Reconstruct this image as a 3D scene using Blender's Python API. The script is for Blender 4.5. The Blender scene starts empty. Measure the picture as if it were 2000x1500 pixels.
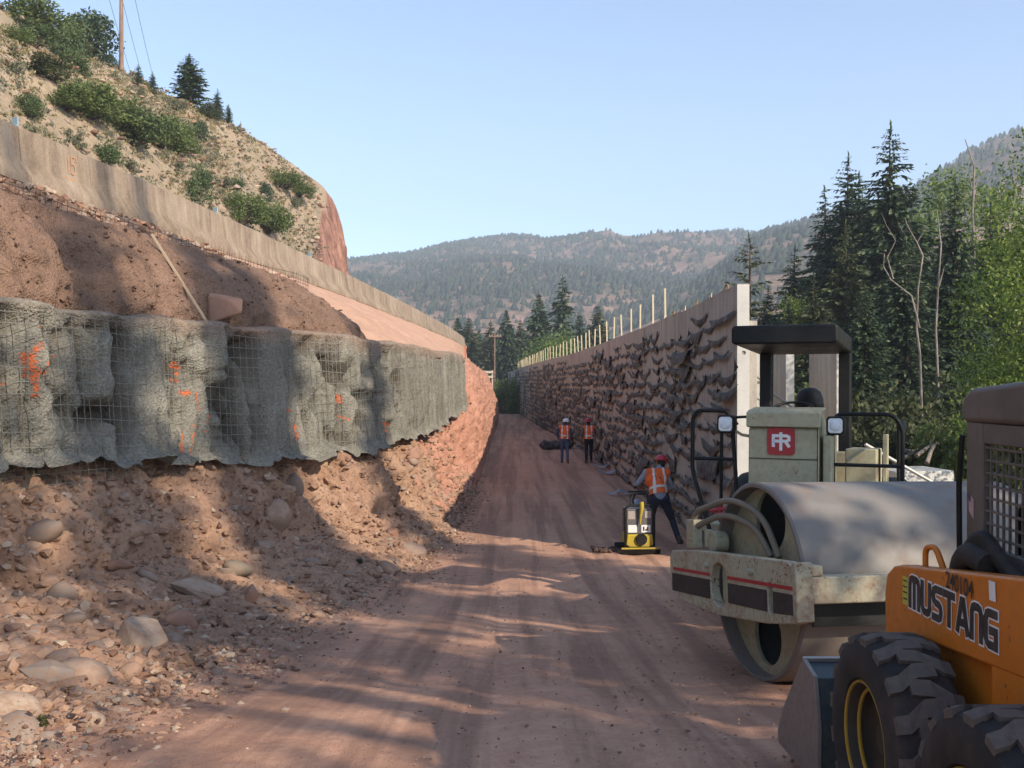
import bpy, bmesh, math, random
import numpy as np
from mathutils import Vector, Matrix, noise as mnoise
from mathutils.bvhtree import BVHTree

SC = bpy.context.scene
COL = SC.collection
R = math.radians
PI = math.pi

# ------------------------------------------------------------------ camera, sky, sun, exposure
CAM = Vector((0.0, 0.0, 1.7))
FPX = 1944.0                                   # focal length in pixels of a 2000 px wide picture
cam = bpy.data.cameras.new("camera")
cam.lens = 36.0 * FPX / 2000.0
cam.sensor_width = 36.0
cam.clip_start = 0.05
cam.clip_end = 6000.0
cam_o = bpy.data.objects.new("camera", cam)
cam_o.location = CAM
cam_o.rotation_euler = (R(90), 0, 0)
COL.objects.link(cam_o)
SC.camera = cam_o

SUN_EL = R(32.0)
SUN_AZ = math.atan2(0.72, -0.69)               # clockwise from +Y
SUN_DIR = Vector((math.sin(SUN_AZ) * math.cos(SUN_EL), math.cos(SUN_AZ) * math.cos(SUN_EL), math.sin(SUN_EL)))
world = bpy.data.worlds.new("World")
SC.world = world
world.use_nodes = True
wn = world.node_tree.nodes
wn.clear()
sky = wn.new("ShaderNodeTexSky")
sky.sky_type = 'NISHITA'
sky.sun_disc = False
sky.sun_elevation = SUN_EL
sky.sun_rotation = SUN_AZ
sky.altitude = 1900.0
sky.air_density = 1.0
sky.dust_density = 2.3
sky.ozone_density = 1.0
bg = wn.new("ShaderNodeBackground")
bg.inputs[1].default_value = 0.15
wo = wn.new("ShaderNodeOutputWorld")
world.node_tree.links.new(sky.outputs[0], bg.inputs[0])
world.node_tree.links.new(bg.outputs[0], wo.inputs[0])

sun = bpy.data.lights.new("sun", 'SUN')
sun.energy = 3.4
sun.angle = R(0.53)
sun.color = (1.0, 0.87, 0.70)
sun_o = bpy.data.objects.new("sun", sun)
sun_o.rotation_euler = SUN_DIR.to_track_quat('Z', 'Y').to_euler()
sun_o.location = (20, -20, 40)
COL.objects.link(sun_o)

SC.view_settings.view_transform = 'Standard'
SC.view_settings.look = 'None'
SC.view_settings.exposure = 1.03
SC.view_settings.gamma = 1.0
SC.view_settings.use_curve_mapping = False
SC.render.engine = 'CYCLES'
SC.cycles.use_denoising = True
SC.cycles.max_bounces = 5
SC.cycles.diffuse_bounces = 3
SC.cycles.glossy_bounces = 3
SC.cycles.transmission_bounces = 3
SC.cycles.transparent_max_bounces = 6
SC.cycles.volume_bounces = 0
SC.cycles.caustics_reflective = False
SC.cycles.caustics_refractive = False
SC.cycles.sample_clamp_indirect = 6.0

rng = np.random.default_rng(7)
random.seed(7)

# ------------------------------------------------------------------ noise (vectorised value noise)
def _hash(ix, iy, iz, seed):
    h = (ix.astype(np.int64) * 374761393 + iy.astype(np.int64) * 668265263 + iz.astype(np.int64) * 2147483647 + seed * 974711) & 0xFFFFFFFF
    h = ((h ^ (h >> 13)) * 1274126177) & 0xFFFFFFFF
    h = ((h ^ (h >> 16)) * 2246822519) & 0xFFFFFFFF
    return ((h ^ (h >> 15)) & 0xFFFF) / 32767.5 - 1.0

def vnoise(P, seed=0):
    P = np.asarray(P, dtype=np.float64)
    i = np.floor(P).astype(np.int64)
    f = P - i
    u = f * f * f * (f * (f * 6 - 15) + 10)
    r = 0
    for dx in (0, 1):
        wx = u[..., 0] if dx else 1 - u[..., 0]
        for dy in (0, 1):
            wy = u[..., 1] if dy else 1 - u[..., 1]
            for dz in (0, 1):
                wz = u[..., 2] if dz else 1 - u[..., 2]
                r = r + wx * wy * wz * _hash(i[..., 0] + dx, i[..., 1] + dy, i[..., 2] + dz, seed)
    return r

def fbm(P, octaves=4, seed=0, gain=0.5, lac=2.03):
    P = np.asarray(P, dtype=np.float64)
    a, s, tot = 1.0, 0.0, 0.0
    for k in range(octaves):
        s = s + a * vnoise(P, seed + k * 17)
        tot += a
        a *= gain
        P = P * lac + 11.3
    return s / tot

def P3(x, y, z=0.0):
    x, y, z = np.broadcast_arrays(np.asarray(x, float), np.asarray(y, float), np.asarray(z, float))
    return np.stack([x, y, z], -1)

def curve(ds, vs, smooth=1.2):
    dd = np.arange(ds[0] - 3, ds[-1] + 3, 0.1)
    vv = np.interp(dd, ds, vs)
    k = np.exp(-0.5 * (np.arange(-40, 41) * 0.1 / smooth) ** 2)
    k /= k.sum()
    vv = np.convolve(np.pad(vv, 40, mode='edge'), k, mode='valid')
    return lambda d: np.interp(d, dd, vv)

# ------------------------------------------------------------------ objects
def link(o, parent=None):
    COL.objects.link(o)
    if parent is not None:
        o.parent = parent
    return o

def tag(o, label=None, cat=None, group=None, kind=None):
    if label: o["label"] = label
    if cat: o["category"] = cat
    if group: o["group"] = group
    if kind: o["kind"] = kind
    return o

def empty(name, loc=(0, 0, 0), rot=(0, 0, 0), label=None, cat=None, group=None):
    o = bpy.data.objects.new(name, None)
    o.empty_display_size = 0.2
    o.location = loc
    o.rotation_euler = rot
    link(o)
    return tag(o, label, cat, group)

def mesh_np(name, V, F, mat=None, parent=None, smooth=True, mats=None, midx=None, attrs=None):
    V = np.ascontiguousarray(V, dtype=np.float32).reshape(-1, 3)
    F = np.ascontiguousarray(F, dtype=np.int32)
    me = bpy.data.meshes.new(name)
    me.vertices.add(len(V))
    me.vertices.foreach_set("co", V.ravel())
    n, k = F.shape
    me.loops.add(n * k)
    me.loops.foreach_set("vertex_index", F.ravel())
    me.polygons.add(n)
    me.polygons.foreach_set("loop_start", np.arange(0, n * k, k, dtype=np.int32))
    me.polygons.foreach_set("use_smooth", np.full(n, bool(smooth)))
    for m in (mats or ([mat] if mat else [])):
        me.materials.append(m)
    if midx is not None:
        me.polygons.foreach_set("material_index", np.asarray(midx, dtype=np.int32))
    me.update(calc_edges=True)
    if attrs:
        for an, vals in attrs.items():
            a = me.attributes.new(an, 'FLOAT', 'POINT')
            a.data.foreach_set("value", np.asarray(vals, dtype=np.float32).ravel())
    o = bpy.data.objects.new(name, me)
    link(o, parent)
    return o

def grid_faces(nu, nv):
    i = np.arange(nu - 1)[:, None] * nv + np.arange(nv - 1)[None, :]
    i = i.ravel()
    return np.stack([i, i + nv, i + nv + 1, i + 1], -1)

def from_mesh(name, me, parent=None, loc=(0, 0, 0), rot=(0, 0, 0), scale=(1, 1, 1)):
    o = bpy.data.objects.new(name, me)
    o.location = loc
    o.rotation_euler = rot
    o.scale = scale
    link(o, parent)
    return o

class MB:
    """collects polygons, built as ONE mesh object"""
    def __init__(s, M=None):
        s.v = []; s.f = []; s.m = []
        s.M = M or Matrix.Identity(4)
        s.cur = 0
    def add(s, vs, fs):
        b = len(s.v)
        s.v += [tuple(s.M @ Vector(p)) for p in vs]
        s.f += [tuple(i + b for i in f) for f in fs]
        s.m += [s.cur] * len(fs)
        return s
    def box(s, x0, x1, y0, y1, z0, z1):
        return s.add([(x0, y0, z0), (x1, y0, z0), (x1, y1, z0), (x0, y1, z0), (x0, y0, z1), (x1, y0, z1), (x1, y1, z1), (x0, y1, z1)],
                     [(0, 3, 2, 1), (4, 5, 6, 7), (0, 1, 5, 4), (1, 2, 6, 5), (2, 3, 7, 6), (3, 0, 4, 7)])
    def cyl(s, p0, p1, r0, r1=None, n=14, caps=True):
        r1 = r0 if r1 is None else r1
        p0, p1 = Vector(p0), Vector(p1)
        q = (p1 - p0).to_track_quat('Z', 'Y')
        vs = []
        for p, r in ((p0, r0), (p1, r1)):
            for k in range(n):
                a = 2 * PI * k / n
                vs.append(p + q @ Vector((r * math.cos(a), r * math.sin(a), 0)))
        fs = [(k, (k + 1) % n, n + (k + 1) % n, n + k) for k in range(n)]
        if caps:
            fs += [tuple(range(n - 1, -1, -1)), tuple(range(n, 2 * n))]
        return s.add(vs, fs)
    def tube(s, pts, r, n=8, closed=False):
        pts = [Vector(p) for p in pts]
        m = len(pts)
        rs = r if isinstance(r, (list, tuple)) else [r] * m
        vs = []
        up = None
        for i, p in enumerate(pts):
            a = pts[(i - 1) % m] if (closed or i > 0) else p
            b = pts[(i + 1) % m] if (closed or i < m - 1) else p
            t = (b - a)
            t = t.normalized() if t.length > 1e-9 else Vector((0, 0, 1))
            if up is None:
                up = t.orthogonal().normalized()
            up = (up - t * up.dot(t))
            up = up.normalized() if up.length > 1e-6 else t.orthogonal().normalized()
            w = t.cross(up)
            for k in range(n):
                an = 2 * PI * k / n
                vs.append(p + (up * math.cos(an) + w * math.sin(an)) * rs[i])
        fs = []
        for i in range(m if closed else m - 1):
            j = (i + 1) % m
            for k in range(n):
                k2 = (k + 1) % n
                fs.append((i * n + k, i * n + k2, j * n + k2, j * n + k))
        if not closed:
            fs += [tuple(range(n - 1, -1, -1)), tuple((m - 1) * n + k for k in range(n))]
        return s.add(vs, fs)
    def prism(s, poly, axis, a0, a1):
        """poly: 2-D outline, in (y,z) for axis x, (x,z) for y, (x,y) for z"""
        def mk(p, a):
            return (a, p[0], p[1]) if axis == 'x' else (p[0], a, p[1]) if axis == 'y' else (p[0], p[1], a)
        n = len(poly)
        vs = [mk(p, a0) for p in poly] + [mk(p, a1) for p in poly]
        fs = [(k, (k + 1) % n, n + (k + 1) % n, n + k) for k in range(n)]
        fs += [tuple(range(n - 1, -1, -1)), tuple(range(n, 2 * n))]
        return s.add(vs, fs)
    def plate(s, outer, holes, axis, a0, a1):
        """flat plate with holes cut through it"""
        bm = bmesh.new()
        loops = []
        for lp in [outer] + list(holes):
            vs = [bm.verts.new((p[0], p[1], 0)) for p in lp]
            es = [bm.edges.new((vs[k], vs[(k + 1) % len(vs)])) for k in range(len(vs))]
            loops.append(vs)
        bm.verts.index_update()
        bmesh.ops.triangle_fill(bm, use_beauty=True, use_dissolve=False, edges=bm.edges[:])
        bm.verts.index_update()
        P = [(v.co.x, v.co.y) for v in bm.verts]
        T = [tuple(v.index for v in f.verts) for f in bm.faces]
        L = [[v.index for v in lp] for lp in loops]
        bm.free()
        def mk(p, a):
            return (a, p[0], p[1]) if axis == 'x' else (p[0], a, p[1]) if axis == 'y' else (p[0], p[1], a)
        n = len(P)
        vs = [mk(p, a0) for p in P] + [mk(p, a1) for p in P]
        fs = [tuple(reversed(t)) for t in T] + [tuple(i + n for i in t) for t in T]
        for lp in L:
            for k in range(len(lp)):
                a, b = lp[k], lp[(k + 1) % len(lp)]
                fs.append((a, b, b + n, a + n))
        return s.add(vs, fs)
    def lathe(s, prof, origin=(0, 0, 0), axis=(0, 0, 1), n=24):
        """prof: (radius, height) pairs along axis"""
        q = Vector(axis).to_track_quat('Z', 'Y')
        o = Vector(origin)
        vs = []
        for r, h in prof:
            for k in range(n):
                a = 2 * PI * k / n
                vs.append(o + q @ Vector((r * math.cos(a), r * math.sin(a), h)))
        fs = []
        for i in range(len(prof) - 1):
            for k in range(n):
                k2 = (k + 1) % n
                fs.append((i * n + k, i * n + k2, (i + 1) * n + k2, (i + 1) * n + k))
        return s.add(vs, fs)
    def build(s, name, mat, parent=None, smooth=None, bevel=None, seg=2, fix=True):
        me = bpy.data.meshes.new(name)
        me.from_pydata(s.v, [], s.f)
        for m in (mat if isinstance(mat, (list, tuple)) else [mat]):
            me.materials.append(m)
        if any(s.m):
            me.polygons.foreach_set("material_index", s.m)
        if fix:
            bm = bmesh.new(); bm.from_mesh(me)
            bmesh.ops.recalc_face_normals(bm, faces=bm.faces[:])
            bm.to_mesh(me); bm.free()
        if smooth:
            me.polygons.foreach_set("use_smooth", [True] * len(me.polygons))
            me.set_sharp_from_angle(angle=R(smooth))
        me.update()
        o = bpy.data.objects.new(name, me)
        link(o, parent)
        if bevel:
            b = o.modifiers.new("bevel", 'BEVEL')
            b.width = bevel; b.segments = seg; b.limit_method = 'ANGLE'; b.angle_limit = R(40)
            if not smooth:
                me.polygons.foreach_set("use_smooth", [True] * len(me.polygons))
                me.set_sharp_from_angle(angle=R(40))
                b.harden_normals = True
        return o

def circle(cx, cy, r, n=24, a0=0.0):
    return [(cx + r * math.cos(a0 + 2 * PI * k / n), cy + r * math.sin(a0 + 2 * PI * k / n)) for k in range(n)]

def obround(cx, cy, w, h, n=8):
    """upright slot"""
    r = w / 2
    pts = []
    for k in range(n + 1):
        a = PI * k / n
        pts.append((cx + r * math.cos(a), cy + h / 2 - r + r * math.sin(a)))
    for k in range(n + 1):
        a = PI + PI * k / n
        pts.append((cx + r * math.cos(a), cy - h / 2 + r + r * math.sin(a)))
    return pts

def rrect(x0, x1, y0, y1, r, n=5):
    pts = []
    for cx, cy, a0 in ((x1 - r, y1 - r, 0), (x0 + r, y1 - r, PI / 2), (x0 + r, y0 + r, PI), (x1 - r, y0 + r, 1.5 * PI)):
        for k in range(n + 1):
            a = a0 + PI / 2 * k / n
            pts.append((cx + r * math.cos(a), cy + r * math.sin(a)))
    return pts

def bend(pts, r=0.05, n=5):
    """round the inner corners of a polyline"""
    pts = [Vector(p) for p in pts]
    out = [pts[0]]
    for i in range(1, len(pts) - 1):
        a, b, c = pts[i - 1], pts[i], pts[i + 1]
        u = (a - b); w = (c - b)
        rr = min(r, u.length * 0.45, w.length * 0.45)
        p0 = b + u.normalized() * rr; p2 = b + w.normalized() * rr
        for k in range(n + 1):
            t = k / n
            out.append(p0 * (1 - t) ** 2 + b * 2 * t * (1 - t) + p2 * t ** 2)
    out.append(pts[-1])
    return out

def ribbon(poly, w):
    """mitred flat strip round a 2-D polyline -> (verts2d, quads)"""
    P = [Vector(p) for p in poly]
    L, Rr = [], []
    for i, p in enumerate(P):
        d0 = (p - P[i - 1]).normalized() if i > 0 else None
        d1 = (P[i + 1] - p).normalized() if i < len(P) - 1 else None
        d0 = d0 or d1; d1 = d1 or d0
        n0 = Vector((-d0.y, d0.x)); n1 = Vector((-d1.y, d1.x))
        n = (n0 + n1)
        n = n.normalized() if n.length > 1e-6 else n0
        k = w / 2 / max(0.35, n.dot(n0))
        L.append(p + n * k); Rr.append(p - n * k)
    n = len(P)
    return [tuple(v) for v in L + Rr], [(i, i + 1, n + i + 1, n + i) for i in range(n - 1)]

def text_mesh(s, size=1.0):
    """flat lettering in Blender's built-in font -> verts2d, faces"""
    cu = bpy.data.curves.new("lettering", 'FONT')
    cu.body = s; cu.size = size; cu.align_x = 'LEFT'; cu.offset = size * 0.012
    o = bpy.data.objects.new("lettering", cu)
    COL.objects.link(o)
    dg = bpy.context.evaluated_depsgraph_get()
    me = bpy.data.meshes.new_from_object(o.evaluated_get(dg))
    V = [(v.co.x, v.co.y) for v in me.vertices]
    F = [tuple(p.vertices) for p in me.polygons]
    bpy.data.objects.remove(o); bpy.data.curves.remove(cu); bpy.data.meshes.remove(me)
    return V, F

def pix(px, py, d):
    """the point of the place at depth d that the photograph shows at pixel px, py"""
    return Vector(((px - 1000) / FPX * d, d, CAM.z + (750 - py) / FPX * d))

def ray(px, py, bvhs):
    dirv = Vector(((px - 1000) / FPX, 1.0, (750 - py) / FPX)).normalized()
    best = None
    for b in bvhs:
        h = b.ray_cast(CAM, dirv)
        if h[0] is not None and (best is None or h[3] < best[3]):
            best = h
    return best

# ------------------------------------------------------------------ materials
def srgb(r, g, b):
    f = lambda c: (c / 255 / 12.92) if c / 255 <= 0.04045 else ((c / 255 + 0.055) / 1.055) ** 2.4
    return (f(r), f(g), f(b), 1.0)

def c4(c):
    return tuple(c) + (1.0,) if len(c) == 3 else tuple(c)

class NT:
    def __init__(s, name):
        s.mat = bpy.data.materials.new(name)
        s.mat.use_nodes = True
        s.t = s.mat.node_tree
        s.n = s.t.nodes
        s.n.clear()
        s.out = s.n.new("ShaderNodeOutputMaterial")
    def node(s, typ, **kw):
        x = s.n.new(typ)
        for k, v in kw.items():
            if k.startswith("i_"):
                x.inputs[k[2:].replace("_", " ")].default_value = v
            else:
                setattr(x, k, v)
        return x
    def l(s, a, b):
        s.t.links.new(a, b)
    def coords(s, kind):
        if kind == 'World':
            return s.node("ShaderNodeNewGeometry").outputs["Position"]
        return s.node("ShaderNodeTexCoord").outputs[kind]
    def mapped(s, co, scale=(1, 1, 1), rot=(0, 0, 0)):
        m = s.node("ShaderNodeMapping")
        m.inputs["Scale"].default_value = scale
        m.inputs["Rotation"].default_value = rot
        s.l(co, m.inputs[0])
        return m.outputs[0]
    def noise(s, co, scale, detail=4, rough=0.55, dist=0.0):
        x = s.node("ShaderNodeTexNoise")
        x.inputs["Scale"].default_value = scale
        x.inputs["Detail"].default_value = detail
        x.inputs["Roughness"].default_value = rough
        x.inputs["Distortion"].default_value = dist
        s.l(co, x.inputs["Vector"])
        return x.outputs["Fac"]
    def voro(s, co, scale, feature='F1', rnd=1.0, out="Distance"):
        x = s.node("ShaderNodeTexVoronoi", feature=feature)
        x.inputs["Scale"].default_value = scale
        x.inputs["Randomness"].default_value = rnd
        s.l(co, x.inputs["Vector"])
        return x.outputs[out]
    def ramp(s, fac, stops, interp='LINEAR'):
        x = s.node("ShaderNodeValToRGB")
        e = x.color_ramp.elements
        x.color_ramp.interpolation = interp
        while len(e) < len(stops):
            e.new(0.5)
        for k, (p, c) in enumerate(stops):
            e[k].position = p
            e[k].color = c4(c) if not isinstance(c, (int, float)) else (c, c, c, 1)
        s.l(fac, x.inputs[0])
        return x.outputs[0]
    def mix(s, fac, a, b, mode='MIX'):
        x = s.node("ShaderNodeMix", data_type='RGBA', blend_type=mode)
        for src, slot in ((fac, 0), (a, 6), (b, 7)):
            if isinstance(src, (int, float)):
                x.inputs[slot].default_value = src if slot == 0 else (src, src, src, 1)
            elif isinstance(src, (tuple, list)):
                x.inputs[slot].default_value = c4(src)
            else:
                s.l(src, x.inputs[slot])
        return x.outputs[2]
    def math(s, op, a, b=None, clamp=False):
        x = s.node("ShaderNodeMath", operation=op, use_clamp=clamp)
        for k, v in enumerate((a, b)):
            if v is None: continue
            if isinstance(v, (int, float)): x.inputs[k].default_value = v
            else: s.l(v, x.inputs[k])
        return x.outputs[0]
    def attr(s, name):
        return s.node("ShaderNodeAttribute", attribute_name=name).outputs["Fac"]
    def sep(s, co):
        return s.l and s._sep(co)
    def _sep(s, co):
        x = s.node("ShaderNodeSeparateXYZ")
        s.l(co, x.inputs[0])
        return x.outputs
    def bump(s, h, strength=0.5, dist=0.02, normal=None):
        x = s.node("ShaderNodeBump")
        x.inputs["Strength"].default_value = strength
        x.inputs["Distance"].default_value = dist
        s.l(h, x.inputs["Height"])
        if normal is not None:
            s.l(normal, x.inputs["Normal"])
        return x.outputs[0]
    def done(s, color, rough=0.85, metal=0.0, normal=None, spec=0.35, coat=0.0):
        p = s.node("ShaderNodeBsdfPrincipled")
        def put(v, k):
            if isinstance(v, (int, float)): p.inputs[k].default_value = v
            elif isinstance(v, (tuple, list)): p.inputs[k].default_value = c4(v)
            else: s.l(v, p.inputs[k])
        put(color, "Base Color"); put(rough, "Roughness"); put(metal, "Metallic")
        p.inputs["Specular IOR Level"].default_value = spec
        if coat: p.inputs["Coat Weight"].default_value = coat
        if normal is not None: s.l(normal, p.inputs["Normal"])
        s.l(p.outputs[0], s.out.inputs[0])
        return s.mat

def paint(name, col, rough=0.45, dirt=(0.20, 0.13, 0.09), amount=0.35, scale=3.0, metal=0.0, spec=0.4, fleck=None, bump=0.06, ft=0.63):
    """painted or rubber or plastic surface with dust, small stains and slight unevenness"""
    t = NT(name)
    co = t.coords('Object')
    n1 = t.noise(co, scale, 6, 0.62)
    n2 = t.noise(co, scale * 9, 4, 0.6)
    d = t.ramp(t.mix(0.45, n1, n2), [(0.44, 0.0), (0.66, 1.0)])
    base = t.mix(t.ramp(n1, [(0.3, 0.0), (0.7, 1.0)]), tuple(c * 0.86 for c in col[:3]), tuple(min(1, c * 1.08) for c in col[:3]))
    c = t.mix(t.math('MULTIPLY', d, amount), base, dirt)
    if fleck:
        f = t.ramp(t.noise(co, scale * 14, 3, 0.7), [(ft, 0.0), (ft + 0.04, 1.0)])
        g = t.ramp(t.noise(co, scale * 1.7, 3, 0.6), [(0.45, 0.0), (0.62, 1.0)])
        c = t.mix(t.math('MULTIPLY', f, g), c, fleck)
    rg = t.math('ADD', t.math('MULTIPLY', d, 0.3), rough, clamp=True)
    return t.done(c, rg, metal, t.bump(n2, bump, 0.01), spec)

def leafmat(name, cols, trans=0.35, rough=0.6):
    """foliage: colour varies leaf by leaf, some light passes through"""
    t = NT(name)
    ri = t.node("ShaderNodeNewGeometry").outputs["Random Per Island"]
    n = len(cols)
    c = t.ramp(ri, [((k + 0.5) / n, col) for k, col in enumerate(cols)])
    p = t.node("ShaderNodeBsdfPrincipled")
    t.l(c, p.inputs["Base Color"])
    p.inputs["Roughness"].default_value = rough
    p.inputs["Specular IOR Level"].default_value = 0.25
    tr = t.node("ShaderNodeBsdfTranslucent")
    t.l(c, tr.inputs["Color"])
    mx = t.node("ShaderNodeMixShader")
    mx.inputs[0].default_value = trans
    t.l(p.outputs[0], mx.inputs[1]); t.l(tr.outputs[0], mx.inputs[2])
    t.l(mx.outputs[0], t.out.inputs[0])
    return t.mat

def barkmat(name, a, b, scale=6.0):
    t = NT(name)
    co = t.mapped(t.coords('Object'), (1, 1, 0.25))
    n = t.noise(co, scale, 6, 0.65)
    return t.done(t.ramp(n, [(0.35, a), (0.65, b)]), 0.9, 0, t.bump(n, 0.6, 0.03), 0.2)

# ================================================================== THE SETTING
G = curve([-20, 0, 4, 5, 6, 7.7, 9.5, 12, 16, 20, 30, 60, 140, 200],
          [0.02, 0.0, -0.03, -0.12, -0.29, -0.57, -0.77, -1.0, -1.2, -1.33, -1.4, -1.4, -1.15, -1.0], 0.5)
FOOTX = curve([-8, 4, 6, 8.4, 11, 13, 15.3, 20, 60, 74, 84, 95, 150],
              [-2.7, -2.15, -2.1, -2.05, -1.8, -1.45, -1.12, -1.02, -1.08, -1.05, -1.9, -4.5, -8.0], 0.9)
SHOTX = curve([-8, 3, 6, 8, 10, 12.5, 15, 18.4, 23, 30, 45, 60, 74, 84, 95],
              [-6.0, -5.7, -5.55, -5.4, -5.2, -4.8, -3.9, -2.85, -2.1, -1.5, -1.5, -1.52, -1.45, -2.4, -5.0], 1.0)
SHOTB = curve([-8, 10, 12.7, 15, 18.4, 22, 26, 30], [0.9, 0.9, 0.75, 0.54, 0.47, 0.51, 0.7, 1.05], 0.8)
TOPZ = curve([-8, 30, 45, 60, 70, 78, 88], [2.55, 2.5, 2.35, 2.25, 1.5, 0.3, -1.0], 2.0)
LIFTX = curve([-8, 3, 8, 10, 12, 14, 17, 19.5, 24, 30, 45, 60, 74, 84, 95],
              [-7.6, -7.2, -6.8, -6.4, -6.05, -5.5, -4.85, -4.3, -3.9, -3.5, -3.2, -3.0, -2.9, -3.2, -5.4], 1.0)
LIFTZ = curve([-8, 8, 12, 14, 17, 19.5, 24, 30, 45, 60, 74, 84, 95],
              [4.1, 4.05, 3.98, 3.85, 3.8, 3.75, 3.6, 3.6, 3.6, 3.55, 3.2, 2.4, 0.0], 1.0)
BARX = curve([-8, 3, 10, 14.8, 17, 25, 36.7, 50, 68, 83, 100],
             [-8.8, -8.4, -7.8, -7.5, -7.15, -6.5, -5.7, -5.0, -4.25, -4.0, -5.2], 1.5)
ROADZ = 4.7

# ---------------------------------------------------------------- soils
def soil(name, stops, big=0.35, fine=14.0, speck=(0.55, 0.42, 0.32), rough=0.95, bump=0.55, bdist=0.03, pebble=22.0, streak=None, tracks=False):
    t = NT(name)
    co = t.coords('World')
    n1 = t.noise(co, big, 7, 0.6)
    n2 = t.noise(co, fine, 5, 0.7)
    n3 = t.noise(co, fine * 0.18, 5, 0.65, 0.4)
    f = t.mix(0.35, t.mix(0.45, n1, n3), n2)
    c = t.ramp(f, stops)
    if streak:
        s = t.noise(t.mapped(co, streak), 1.0, 5, 0.6)
        c = t.mix(t.ramp(s, [(0.42, 0.0), (0.62, 0.55)]), c, tuple(x * 0.62 for x in stops[0][1][:3]))
    if tracks:
        w = t.noise(t.mapped(co, (3.2, 0.10, 1.0)), 1.0, 4, 0.6, 0.3)
        c = t.mix(t.ramp(w, [(0.44, 0.0), (0.6, 0.6)]), c, (0.19, 0.105, 0.075))
    v = t.voro(co, pebble)
    vm = t.ramp(v, [(0.0, 1.0), (0.30, 0.0)])
    pick = t.ramp(t.noise(co, pebble * 0.5, 2, 0.5), [(0.56, 0.0), (0.63, 0.8)])
    pm = t.math('MULTIPLY', vm, pick)
    c = t.mix(t.math('MULTIPLY', pm, 0.6), c, speck)
    h = t.mix(0.5, t.mix(0.5, n2, n3), vm)
    return t.done(c, rough, 0, t.bump(h, bump, bdist), 0.2)

M_ROAD = soil("road_dirt", [(0.30, (0.27, 0.142, 0.094)), (0.5, (0.46, 0.258, 0.170)), (0.70, (0.58, 0.37, 0.25))], 0.35, 18.0, (0.40, 0.28, 0.22), bump=0.6, bdist=0.025, pebble=42.0, tracks=True)
M_BANK = soil("bank_earth", [(0.32, (0.115, 0.066, 0.045)), (0.5, (0.285, 0.172, 0.114)), (0.68, (0.42, 0.285, 0.195))], 0.6, 16.0, (0.50, 0.38, 0.27), bump=0.9, bdist=0.05, pebble=16.0)
M_BANKRED = soil("bank_red_rock", [(0.28, (0.25, 0.118, 0.082)), (0.5, (0.40, 0.205, 0.142)), (0.74, (0.52, 0.31, 0.22))], 0.5, 9.0, (0.56, 0.42, 0.34), bump=0.9, bdist=0.08, pebble=6.0)
M_SLOPE = soil("slope_earth", [(0.28, (0.30, 0.17, 0.118)), (0.5, (0.42, 0.26, 0.18)), (0.74, (0.50, 0.33, 0.24))], 0.5, 20.0, (0.46, 0.34, 0.26), bump=0.6, bdist=0.03, pebble=18.0)
M_SHOULDER = soil("shoulder_rubble", [(0.30, (0.075, 0.048, 0.036)), (0.5, (0.18, 0.115, 0.083)), (0.70, (0.29, 0.195, 0.145))], 0.8, 14.0, (0.36, 0.28, 0.22), bump=1.0, bdist=0.05, pebble=13.0)
M_GROUND = soil("river_ground", [(0.28, (0.11, 0.085, 0.055)), (0.5, (0.20, 0.155, 0.105)), (0.74, (0.30, 0.25, 0.18))], 0.25, 6.0, (0.4, 0.36, 0.3), pebble=9.0)

def asphalt():
    t = NT("asphalt")
    co = t.coords('World')
    n = t.noise(co, 40, 4, 0.7)
    return t.done(t.ramp(n, [(0.3, (0.035, 0.034, 0.033)), (0.7, (0.075, 0.073, 0.07))]), 0.9, 0, t.bump(n, 0.4, 0.01), 0.3)
M_ASPHALT = asphalt()

# ---------------------------------------------------------------- ground sheet, river
def ground_z(x, y):
    base = np.full(np.broadcast(x, y).shape, -1.7)
    rv = 19.0 + 3.0 * np.sin(y * 0.03)
    right = -0.95 - 0.9 * np.exp(-((x - rv) / 5.0) ** 2) + np.clip((x - rv - 6) * 0.06, 0, 2.5)
    mix = np.clip((x - 3.9) / 1.2, 0, 1)
    near = np.clip((12 - y) / 10, 0, 1)
    right = right + near * 0.65 * np.clip(1 - (x - 4) / 12, 0, 1)
    z = base * (1 - mix) + right * mix
    z = np.where(y > 160, np.maximum(z, -1.3), z)
    return z

def make_ground():
    xs = np.unique(np.concatenate([np.linspace(-2600, -60, 24), np.linspace(-60, 3, 22), np.linspace(3, 40, 75), np.linspace(40, 140, 24), np.linspace(140, 2600, 24)]))
    ys = np.unique(np.concatenate([np.linspace(-400, -20, 12), np.linspace(-20, 70, 120), np.linspace(70, 240, 40), np.linspace(240, 4200, 30)]))
    X, Y = np.meshgrid(xs, ys, indexing='ij')
    Z = ground_z(X, Y)
    w = np.clip((X - 4) / 2, 0, 1)
    Z = Z + w * (0.22 * fbm(P3(X * 0.35, Y * 0.35), 4, 3) + 0.05 * fbm(P3(X * 2, Y * 2), 2, 5))
    o = mesh_np("ground", P3(X, Y, Z), grid_faces(len(xs), len(ys)), M_GROUND)
    tag(o, kind="structure")
    return o
ground = make_ground()

def water():
    t = NT("river_water")
    co = t.coords('World')
    n = t.noise(t.mapped(co, (1.6, 0.7, 1)), 1.4, 5, 0.6)
    return t.done(t.ramp(n, [(0.4, (0.02, 0.025, 0.02)), (0.7, (0.05, 0.055, 0.045))]), 0.09, 0, t.bump(n, 0.35, 0.06), 0.5)
ys = np.linspace(-60, 260, 90)
rv = 19.0 + 3.0 * np.sin(ys * 0.03)
V = np.stack([P3(rv - 4.4, ys, -1.5), P3(rv + 4.8, ys, -1.5)], 1).reshape(-1, 3)
river = mesh_np("river", V, grid_faces(90, 2), water())
tag(river, kind="structure")

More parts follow.
